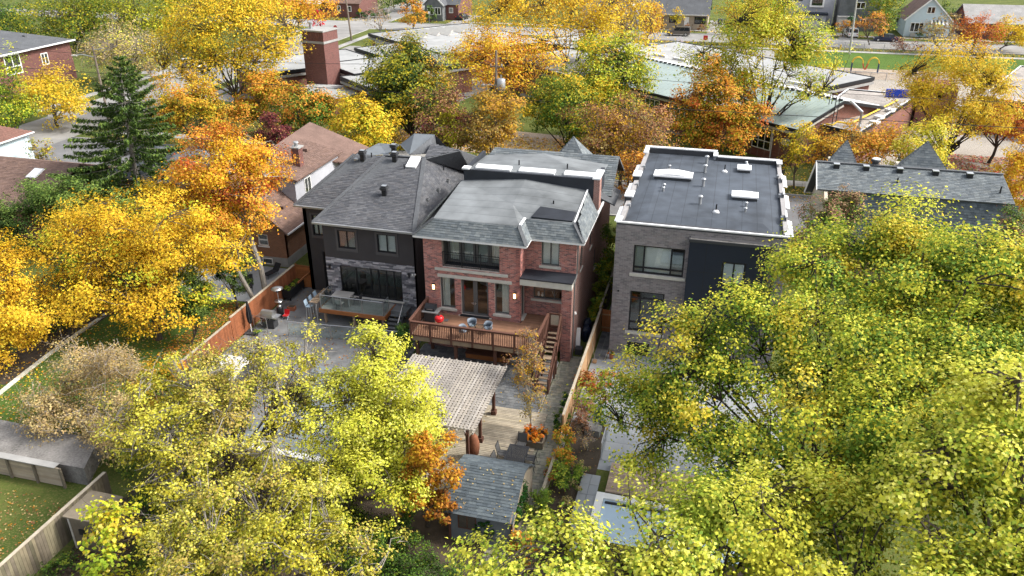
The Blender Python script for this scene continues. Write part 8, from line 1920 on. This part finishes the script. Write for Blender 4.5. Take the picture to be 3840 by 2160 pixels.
tree('walnut_tree', 'bright yellow walnut with feathery leaves near the right edge', 'tree', (23.0, 91), [(21.9, 92, 10.6, 3.9, 3.1), (19.3, 92, 8.8, 2.8, 2.8), (25.0, 91, 10.5, 3.1, 3.1), (22.3, 90, 7.2, 4.2, 2.3), (26.5, 90, 7.5, 2.5, 2.5)], 82, 'gold', 'lemon', .68, dens=2.9, leaf=.28, asp=.45, bark='bark_dark', tr=.2, fork=2.6, limbs=16, seed=57)
tree('maple_tree', 'orange red maple with leaning trunk over the pink leaf carpet', 'tree', (29.4, 98.2), [(28.6, 98, 4.8, 3.2, 2.4), (31.6, 98, 4.4, 2.8, 2.4)], 89, 'orange', 'firered', .55, dens=3.8, leaf=.27, bark='bark_dark', tr=.17, fork=2.0, seed=58)
tree('maple_tree', 'orange tree at the right edge beyond the long roof', 'tree', (24.2, 72.5), [(24.0, 72, 7.4, 1.7, 2.3), (24.4, 72, 4.8, 1.8, 2.2)], 66, 'gold', 'orange', .6, dens=4, leaf=.22, tr=.12, fork=1.2, seed=59)
tree('shrub', 'bare dark twiggy tree at the right edge above the red leaves', 'tree', (31.5, 92), [(31.8, 92, 6.8, 1.8, 3.0)], 84, 'rust', 'plum', .5, dens=.5, leaf=.22, bark='bark_dark', tr=.1, fork=1.0, bare=4, seed=60)
tree('shrub', 'reddish evergreen shrub in front of the cream gable wall', 'shrub', (8.4, 60.2), [(8.4, 60.2, 5.4, 1.7, 2.2), (7.0, 58.6, 3.6, 1.3, 2.0), (9.8, 60.6, 6.2, 1.4, 1.5)], 58, 'pink', 'cedar', .5, dens=3.6, leaf=.17, tr=.07, fork=.8, bare=1, seed=61)
tree('cedar_tree', 'green evergreen at the right edge beside the long roof', 'tree', (20.4, 58.8), [(20.2, 58.6, 6.0, 1.6, 2.4), (20.8, 58.6, 3.6, 1.6, 2.2)], 54, 'cedar', 'rust', .7, dens=4.4, leaf=.17, asp=.5, tr=.09, fork=1, seed=62, mat='needle')
# --- far trees along the cross streets
F = dict(twigs=False, limbs=6)
tree('maple_tree', 'small bright red maple at the far corner lawn', 'tree', (-87.6, 165), [(-87.6, 165, 3.2, 2.0, 2.9)], 174, 'red', 'red', .6, dens=3.4, leaf=.42, tr=.1, fork=.8, seed=70, **F)
tree('cedar_tree', 'dark columnar cedar left of the red maple', 'tree', (-95.4, 172), [(-95.4, 172, 3.0, 1.2, 3.0)], 182, 'hedge', 'dkgreen', .4, dens=6, leaf=.4, asp=.5, tr=.1, fork=.5, seed=71, mat='needle', **F)
tree('cedar_tree', 'dark columnar cedar against the corner bungalow window', 'tree', (-102.5, 187.5), [(-102.5, 187.5, 2.4, 1.1, 2.4)], 200, 'hedge', 'dkgreen', .4, dens=6, leaf=.42, asp=.5, tr=.1, fork=.5, seed=72, mat='needle', **F)
tree('maple_tree', 'bare pinkish street tree beside the intersection', 'tree', (-69.4, 158), [(-69.2, 158, 5.2, 2.4, 3.0)], 163, 'tan', 'pink', .5, dens=.6, leaf=.35, bark='bark_grey', tr=.12, fork=2.2, bare=4, twigmat='twig_pale', seed=73, limbs=8)
tree('maple_tree', 'orange cone shaped tree before the grey gable house', 'tree', (-68.4, 174), [(-68.3, 174, 3.0, 2.8, 2.4), (-68.3, 174, 5.2, 1.7, 1.8)], 177, 'orange', 'amber', .6, dens=4, leaf=.44, tr=.12, fork=.9, seed=74, **F)
tree('crabapple_tree', 'tan pink tree beside the far street left of the orange street tree', 'tree', (-21.6, 164), [(-21.4, 164, 4.0, 3.2, 2.8)], 158, 'tan', 'pink', .6, dens=2.2, leaf=.36, bark='bark_grey', tr=.13, fork=1.4, bare=2, twigmat='twig_pale', seed=75, limbs=8)
tree('maple_tree', 'neat orange street tree on the grass strip before the off-roader', 'tree', (-16.2, 166.3), [(-16.2, 166.3, 5.6, 2.8, 2.9), (-16.2, 166.2, 3.4, 2.5, 1.5)], 158, 'amber', 'orange', .6, dens=4.4, leaf=.38, tr=.15, fork=1.6, seed=76, **F)
tree('maple_tree', 'small round yellow tree before the tan bungalow', 'tree', (-12.1, 184.6), [(-12.1, 184.6, 3.0, 1.5, 1.7)], 172, 'gold', 'olive', .6, dens=3.6, leaf=.36, tr=.09, fork=1.3, seed=77, **F)
tree('maple_tree', 'orange olive tree at the top edge behind the elm', 'tree', (1.2, 168), [(1.2, 168, 5.6, 4.6, 4.2), (4.5, 172, 6.6, 4.0, 3.4)], 155, 'amber', 'olive', .6, dens=4.4, leaf=.4, tr=.2, fork=1.4, seed=78, **F)
tree('linden_tree', 'green yellow tree before the grey block house', 'tree', (29.6, 187), [(29.4, 187, 6.6, 3.6, 3.8), (29.8, 186.6, 3.4, 3.0, 2.6)], 164, 'green', 'olive', .6, dens=4.4, leaf=.4, tr=.2, fork=1.2, seed=79, **F)
tree('maple_tree', 'small orange tree beside the pale leaning pole', 'tree', (26.4, 177.5), [(26.2, 177.5, 4.2, 3.0, 2.2), (23.9, 177.6, 4.0, 1.5, 1.6)], 158, 'orange', 'rust', .5, dens=3.0, leaf=.38, tr=.12, fork=1.6, seed=80, limbs=7)
tree('shrub', 'small orange shrub by the grey block house driveway', 'shrub', (22.4, 187.5), [(22.4, 187.5, 1.9, 1.3, 1.7)], 167, 'orange', 'rust', .6, dens=4, leaf=.36, tr=.08, fork=.6, seed=81, **F)
tree('maple_tree', 'round orange red tree before the pale roofed bungalow', 'tree', (44.0, 173), [(44.0, 173, 3.9, 3.7, 3.2)], 150, 'firered', 'orange', .6, dens=5, leaf=.37, tr=.16, fork=.9, seed=82, **F)
tree('ginkgo_tree', 'bright yellow tree right of the round orange tree', 'tree', (50.0, 178), [(50.2, 178, 3.4, 2.5, 3.2), (53, 176, 2.6, 2.2, 2.4)], 154, 'gold', 'lemon', .5, dens=4.4, leaf=.38, tr=.13, fork=.9, seed=83, **F)
tree('maple_tree', 'half bare tree with tan leaves before the blue gable house', 'tree', (37.8, 168.6), [(37.6, 168.6, 4.8, 2.4, 2.8), (34.8, 170, 4.4, 1.6, 2.0)], 148, 'rustgold', 'tan', .6, dens=1.6, leaf=.36, bark='bark_grey', tr=.14, fork=1.6, bare=3, seed=84, limbs=8)
tree('shrub', 'purple brown bush by the school lawn fence', 'shrub', (32.0, 171.6), [(32.0, 171.6, 1.1, 3.0, 1.2)], 153, 'plum', 'pink', .4, dens=3, leaf=.34, tr=.05, fork=.3, seed=85, **F)
tree('maple_tree', 'dark green trees at the top edge above the side street', 'tree', (-82, 203), [(-84.4, 204, 3.2, 4.2, 4.2), (-77.0, 206, 4.4, 4.4, 4.4)], 206, 'green', 'dkgreen', .4, dens=4, leaf=.48, tr=.2, fork=1.2, seed=86, **F)
tree('maple_tree', 'orange tops peeping over the tall locust at the top edge', 'tree', (-87, 148), [(-86, 149, 7.6, 5.2, 3.2), (-80.5, 152, 6.6, 4.2, 3.4)], 158, 'orange', 'gold', .6, dens=4, leaf=.42, tr=.2, fork=1.4, seed=87, **F)
tree('hedge', 'clipped dark green hedge beside the corner bungalow', 'hedge', (-84.5, 190), [(-87.2, 188.4, .9, 1.5, .9), (-84.6, 189.4, .9, 1.6, .9), (-82.2, 190.4, .9, 1.5, .9)], 195, 'hedge', 'dkgreen', .5, dens=6, leaf=.4, tr=.05, fork=.2, seed=88, **F)
tree('spruce_tree', 'small blue green spruce before the grey gable house', 'tree', (-69.0, 186.6), [(-69.0, 186.6, 1.2, 1.5, 1.1), (-69.0, 186.6, 2.6, .8, 1.3)], 186, 'cedar', 'dkgreen', .5, dens=5, leaf=.36, asp=.5, tr=.08, fork=.3, seed=89, mat='needle', **F)
for i, (x, y, c, lab) in enumerate(((-9.6, 187.4, 'rust', 'rust coloured shrub left of the tan bungalow step'), (-6.6, 187.2, 'rust', 'rust coloured shrub at the tan bungalow corner'), (37.4, 188.4, 'hedge', 'green foundation shrub under the blue house window'), (24.2, 192.2, 'hedge', 'dark columnar shrub beside the grey block garage'))):
    tree('shrub', lab, 'shrub', (x, y), [(x, y, .8 if i < 3 else 2, .9, .8 if i < 3 else 2)], 175, c, c, .5, dens=4, leaf=.34, tr=.04, fork=.2, seed=90 + i, **F)
tree('maple_tree', 'small yellow tree on the lawn of the pale blue house', 'tree', (39.6, 185.6), [(39.6, 185.6, 2.4, 1.5, 1.4)], 165, 'limegold', 'gold', .5, dens=2.4, leaf=.34, tr=.08, fork=1.0, seed=96, **F)
tree('shrub', 'dark evergreen mass between the blue house and the pale roof', 'tree', (45, 204), [(45, 204, 3, 3, 3.4), (32.6, 200, 3, 2.6, 3.6), (4, 204, 3, 3.4, 3.6)], 178, 'green', 'dkgreen', .4, dens=4, leaf=.42, tr=.15, fork=.8, seed=97, **F)
tree('shrub', 'green bushes beneath the yellow birch on the school lawn', 'shrub', (-42, 94), [(-43.5, 95.6, 1.6, 2.6, 1.6), (-39.6, 94, 1.8, 2.6, 1.8)], 102, 'green', 'olive', .6, dens=4, leaf=.3, tr=.06, fork=.3, seed=98, **F)
tree('shrub', 'small olive bush beside the pale blue garage', 'shrub', (-72.2, 70.6), [(-72.4, 70.6, 1.7, 1.5, 1.6)], 92, 'olive', 'rustgold', .5, dens=2.4, leaf=.27, tr=.06, fork=.4, seed=99)
tree('shrub', 'bare twiggy shrub in the pink leaf carpet', 'shrub', (25.6, 87), [(25.6, 87, 1.5, 1.8, 1.3)], 80, 'pink', 'plum', .5, dens=.4, leaf=.22, bark='bark_dark', tr=.05, fork=.3, bare=5, seed=100)
# --- garden shrubs near the fences
tree('japanese_maple', 'rust red Japanese maple beside the tan plank fence', 'shrub', (-5.7, 40.2), [(-5.7, 40.3, 1.5, 1.15, .75), (-5.2, 40.2, 1.1, .7, .5)], 45, 'firered', 'rustgold', .4, dens=4, leaf=.12, tr=.05, fork=.5, seed=101)
tree('shrub', 'brown twiggy shrub between the fence and the dark bed', 'shrub', (-5.9, 38.2), [(-5.9, 38.2, 1.0, .6, .9), (-5.8, 37.2, .8, .6, .7)], 43, 'pink', 'rust', .5, dens=2.2, leaf=.11, bark='bark_grey', tr=.03, fork=.2, bare=4, twigmat='twig_pale', seed=102)
tree('shrub', 'green boxwood bush on the path side of the plank fence', 'shrub', (-7.05, 39.0), [(-7.0, 39.0, .6, .42, .65)], 44, 'green', 'hedge', .4, dens=5, leaf=.1, tr=.03, fork=.2, seed=103)
tree('shrub', 'second green boxwood bush nearer the orange hostas', 'shrub', (-7.0, 37.2), [(-6.95, 37.2, .6, .5, .7), (-6.9, 36.3, .45, .38, .5)], 43, 'green', 'hedge', .4, dens=5, leaf=.1, tr=.03, fork=.2, seed=104)
tree('shrub', 'tall green and orange shrub beside the low pale fence', 'shrub', (-6.3, 34.4), [(-6.3, 34.6, 1.0, .62, 1.0), (-6.2, 33.4, .7, .6, .8)], 41, 'orange', 'green2', .35, dens=4.4, leaf=.11, tr=.04, fork=.3, seed=105)
tree('shrub', 'green shrub with orange tips right of the dining table path', 'shrub', (-6.1, 31.9), [(-6.1, 32.0, .8, .7, .85), (-5.5, 32.6, .6, .6, .6)], 40, 'green2', 'green', .4, dens=4.4, leaf=.11, tr=.04, fork=.3, seed=106, accent=('firered', .9))
tree('shrub', 'pale green shrub right of the garden shed', 'shrub', (-6.5, 29.4), [(-6.4, 29.6, .9, .75, .9), (-6.0, 28.4, .7, .7, .7)], 38, 'green2', 'green', .5, dens=4.6, leaf=.11, tr=.04, fork=.3, seed=107)
tree('shrub', 'silver grey low plants beside the stone terrace', 'shrub', (-5.3, 31.0), [(-5.4, 30.6, .4, .5, .4), (-5.4, 32.2, .4, .45, .4), (-5.2, 33.6, .35, .5, .35)], 39, 'tan', 'green', .45, dens=3.4, leaf=.09, tr=.02, fork=.1, seed=108)
tree('shrub', 'orange bush behind the shed at the bottom path', 'shrub', (-6.6, 26.9), [(-6.6, 26.9, .9, .7, .9)], 36, 'orange', 'green', .5, dens=4, leaf=.11, tr=.03, fork=.2, seed=109)
tree('shrub', 'bare grey shrub near the rough stone block', 'shrub', (-5.2, 35.6), [(-5.2, 35.6, .7, .6, .6)], 42, 'pink', 'tan', .5, dens=.6, leaf=.1, bark='bark_grey', tr=.03, fork=.2, bare=5, twigmat='twig_pale', seed=110)
tree('shrub', 'dark green perennials in the black planting bed', 'shrub', (-5.2, 38.8), [(-5.2, 39.2, .35, .7, .35), (-5.0, 38.0, .3, .5, .3)], 44, 'dkgreen', 'green', .6, dens=3.6, leaf=.11, tr=.02, fork=.1, seed=111)
tree('ivy', 'ivy covering the passage fence between the brick and modern houses', 'ivy', (-7.2, 53), [(-7.1, 51.0, 1.6, .35, 1.6, 1.4), (-7.1, 53.4, 2.4, .35, 2.2, 1.6), (-7.1, 56.2, 2.8, .35, 2.4, 1.8), (-7.2, 49.6, .9, .35, .8, .8)], 58, 'green', 'olive', .55, dens=7, leaf=.17, tr=.04, fork=.3, seed=112)
tree('ivy', 'dark trailing ivy on the corner of the garden shed', 'ivy', (-7.2, 28.0), [(-7.22, 28.4, 1.2, .10, 1.1, .7), (-8.6, 27.36, .9, .5, .8, .06), (-7.22, 29.6, 1.5, .1, 1.0, .4)], 37, 'hedge', 'dkgreen', .5, dens=4, leaf=.10, tr=.02, fork=.2, seed=113, twigs=False)
tree('shrub', 'green cedar bush between the two decks', 'shrub', (-18.9, 42.6), [(-18.8, 42.6, 1.2, .6, 1.2), (-19.2, 43.8, .9, .5, .9)], 51, 'cedar', 'hedge', .5, dens=5, leaf=.13, asp=.5, tr=.04, fork=.3, seed=114, mat='needle')
tree('birch_tree', 'slender multi stem birch with sparse reddish leaves beside the stairs', 'tree', (-8.3, 35.7), [(-9.0, 37.2, 3.6, 1.15, 1.7), (-9.2, 38.4, 4.6, .8, 1.1), (-8.4, 36.2, 2.6, 1.0, 1.2)], 44, 'rust', 'amber', .5, dens=1.0, leaf=.10, bark='bark_grey', tr=.045, fork=.9, stems=3, limbs=14, bare=5, twigmat='bark_grey', seed=115, shell=.2)
tree('hosta', 'mound of orange hosta leaves in the square planter', 'plant', (-8.2, 35.6), [(-8.4, 35.5, .68, .5, .24), (-7.9, 35.8, .66, .48, .22), (-8.2, 35.2, .58, .45, .2)], 43, 'hosta', 'orange', .6, dens=4, leaf=.2, asp=.8, tr=.02, fork=.45, seed=116, twigs=False)
tree('herbs', 'green herbs growing in the long black planter', 'plant', (-30.1, 48.9), [(-30.1, 48.1, .9, .28, .25), (-30.05, 48.9, .85, .25, .2), (-30.05, 49.6, .85, .25, .2)], 60, 'green2', 'green', .5, dens=3, leaf=.12, tr=.01, fork=.74, seed=117, twigs=False)
tree('herbs', 'leafy green plant in the umbrella base', 'plant', (-29.4, 42.5), [(-29.4, 42.5, .25, .3, .16)], 56, 'green2', 'hedge', .5, dens=3.4, leaf=.12, tr=.01, fork=.12, seed=118, twigs=False)
tree('flowers', 'orange flowers in the terracotta pot', 'plant', (-5.35, 45.6), [(-5.35, 45.6, .46, .2, .16)], 54, 'hosta', 'green', .5, dens=4, leaf=.09, tr=.01, fork=.3, seed=119, twigs=False)

# --- fallen leaves
def litter(name, label, rects, n, pals, s, z, seed):
    g = np.random.default_rng(seed); A = np.array([(r[2] - r[0]) * (r[3] - r[1]) for r in rects], float); k = g.choice(len(rects), n, p=A / A.sum()); R_ = np.array([r[:4] for r in rects])[k]
    p = np.stack([R_[:, 0] + g.uniform(size=n) * (R_[:, 2] - R_[:, 0]), R_[:, 1] + g.uniform(size=n) * (R_[:, 3] - R_[:, 1]), np.full(n, z) + g.uniform(0, .02, n)], 1)
    cl = g.normal(size=(n, 2)); w_ = wob(g, np.c_[p[:, :2] * .5, np.zeros(n)], 6); p = p[w_ > -.25 + g.uniform(-.5, .3, n)]; n = len(p)
    c = np.concatenate([np.array(PAL[q]) for q in pals]); c = c[g.integers(0, len(c), n)] * g.uniform(.6, 1.1, n)[:, None]
    o = leaf_mesh(name, None, p, g.normal(size=(n, 3)) * .22 + np.array([0, 0, 1]), s * g.uniform(.6, 1.3, n), c, 'litter', .75, seed=seed); tag(o, label, 'leaves', None, 'stuff')
litter('fallen_leaves', 'yellow and brown leaves scattered on the left lawn', [(-44, 27, -31, 46.5)], 7000, ('gold', 'ginger', 'tan'), .13, .03, 1)
litter('fallen_leaves', 'brown leaves on the lower left lawn', [(-45, 12, -28, 25)], 6000, ('rust', 'ginger', 'tan'), .11, .03, 2)
litter('fallen_leaves', 'carpet of pink red leaves under the right maple', [(22.5, 84, 40, 101)], 15000, ('red', 'pink', 'tan'), .24, .03, 3)
litter('fallen_leaves', 'leaves along the street verge and sidewalk', [(-76, 81.8, 60, 84.6), (-76, 86.5, 20, 94)], 13000, ('tan', 'gold', 'rustgold'), .22, .04, 4)
litter('fallen_leaves', 'orange leaves covering the path by the school', [(-40, 88, -6, 96)], 9000, ('orange', 'tan', 'amber'), .24, .03, 5)
litter('fallen_leaves', 'leaves on the far lawns and grass strips', [(-78, 186, 60, 190), (-60, 169.8, 60, 173), (-100, 184, -80, 190)], 6000, ('tan', 'gold', 'rustgold'), .36, .03, 6)
litter('fallen_leaves', 'leaves drifted over the grey patio', [(-30.2, 31, -18.4, 50)], 1700, ('rust', 'ginger', 'tan'), .12, .04, 7)
litter('fallen_leaves', 'leaves on the low deck and paving', [(-16.4, 30, -7, 44)], 150, ('tan', 'gold'), .10, .125, 8)
litter('fallen_leaves', 'leaves fallen in the planting beds', [(-6.5, 24, -4.4, 38.2), (-27, 8, 10, 26)], 6000, ('rust', 'ginger', 'tan', 'twigyellow'), .10, .045, 9)
litter('fallen_leaves', 'leaves lying on the leafy slope beside the lower fence', [(-34.5, 38, -30.8, 46.6)], 2600, ('rust', 'ginger', 'orange'), .13, .035, 10)
litter('fallen_leaves', 'leaves blown along the near street kerb', [(-60, 79.6, 30, 81.5)], 2600, ('tan', 'rustgold', 'amber'), .2, .02, 11)
# single leaves lying on the shed roof
g = np.random.default_rng(12); n = 40; y = g.uniform(27.4, 29.4, n); z = np.where(y < 28.58, 1.76 + (y - 27.2) * .609, 2.6 + (y - 28.58) * .348) + .05
tag(leaf_mesh('fallen_leaves', None, np.stack([g.uniform(-10.3, -7.3, n), y, z], 1), g.normal(size=(n, 3)) * .2 + np.array([0, -.3, 1]), g.uniform(.06, .11, n), np.array(PAL['tan'])[g.integers(0, 5, n)], 'litter'), 'a few pale leaves lying on the shed roof', 'leaves', None, 'stuff')
print('leaves', TOT[0])
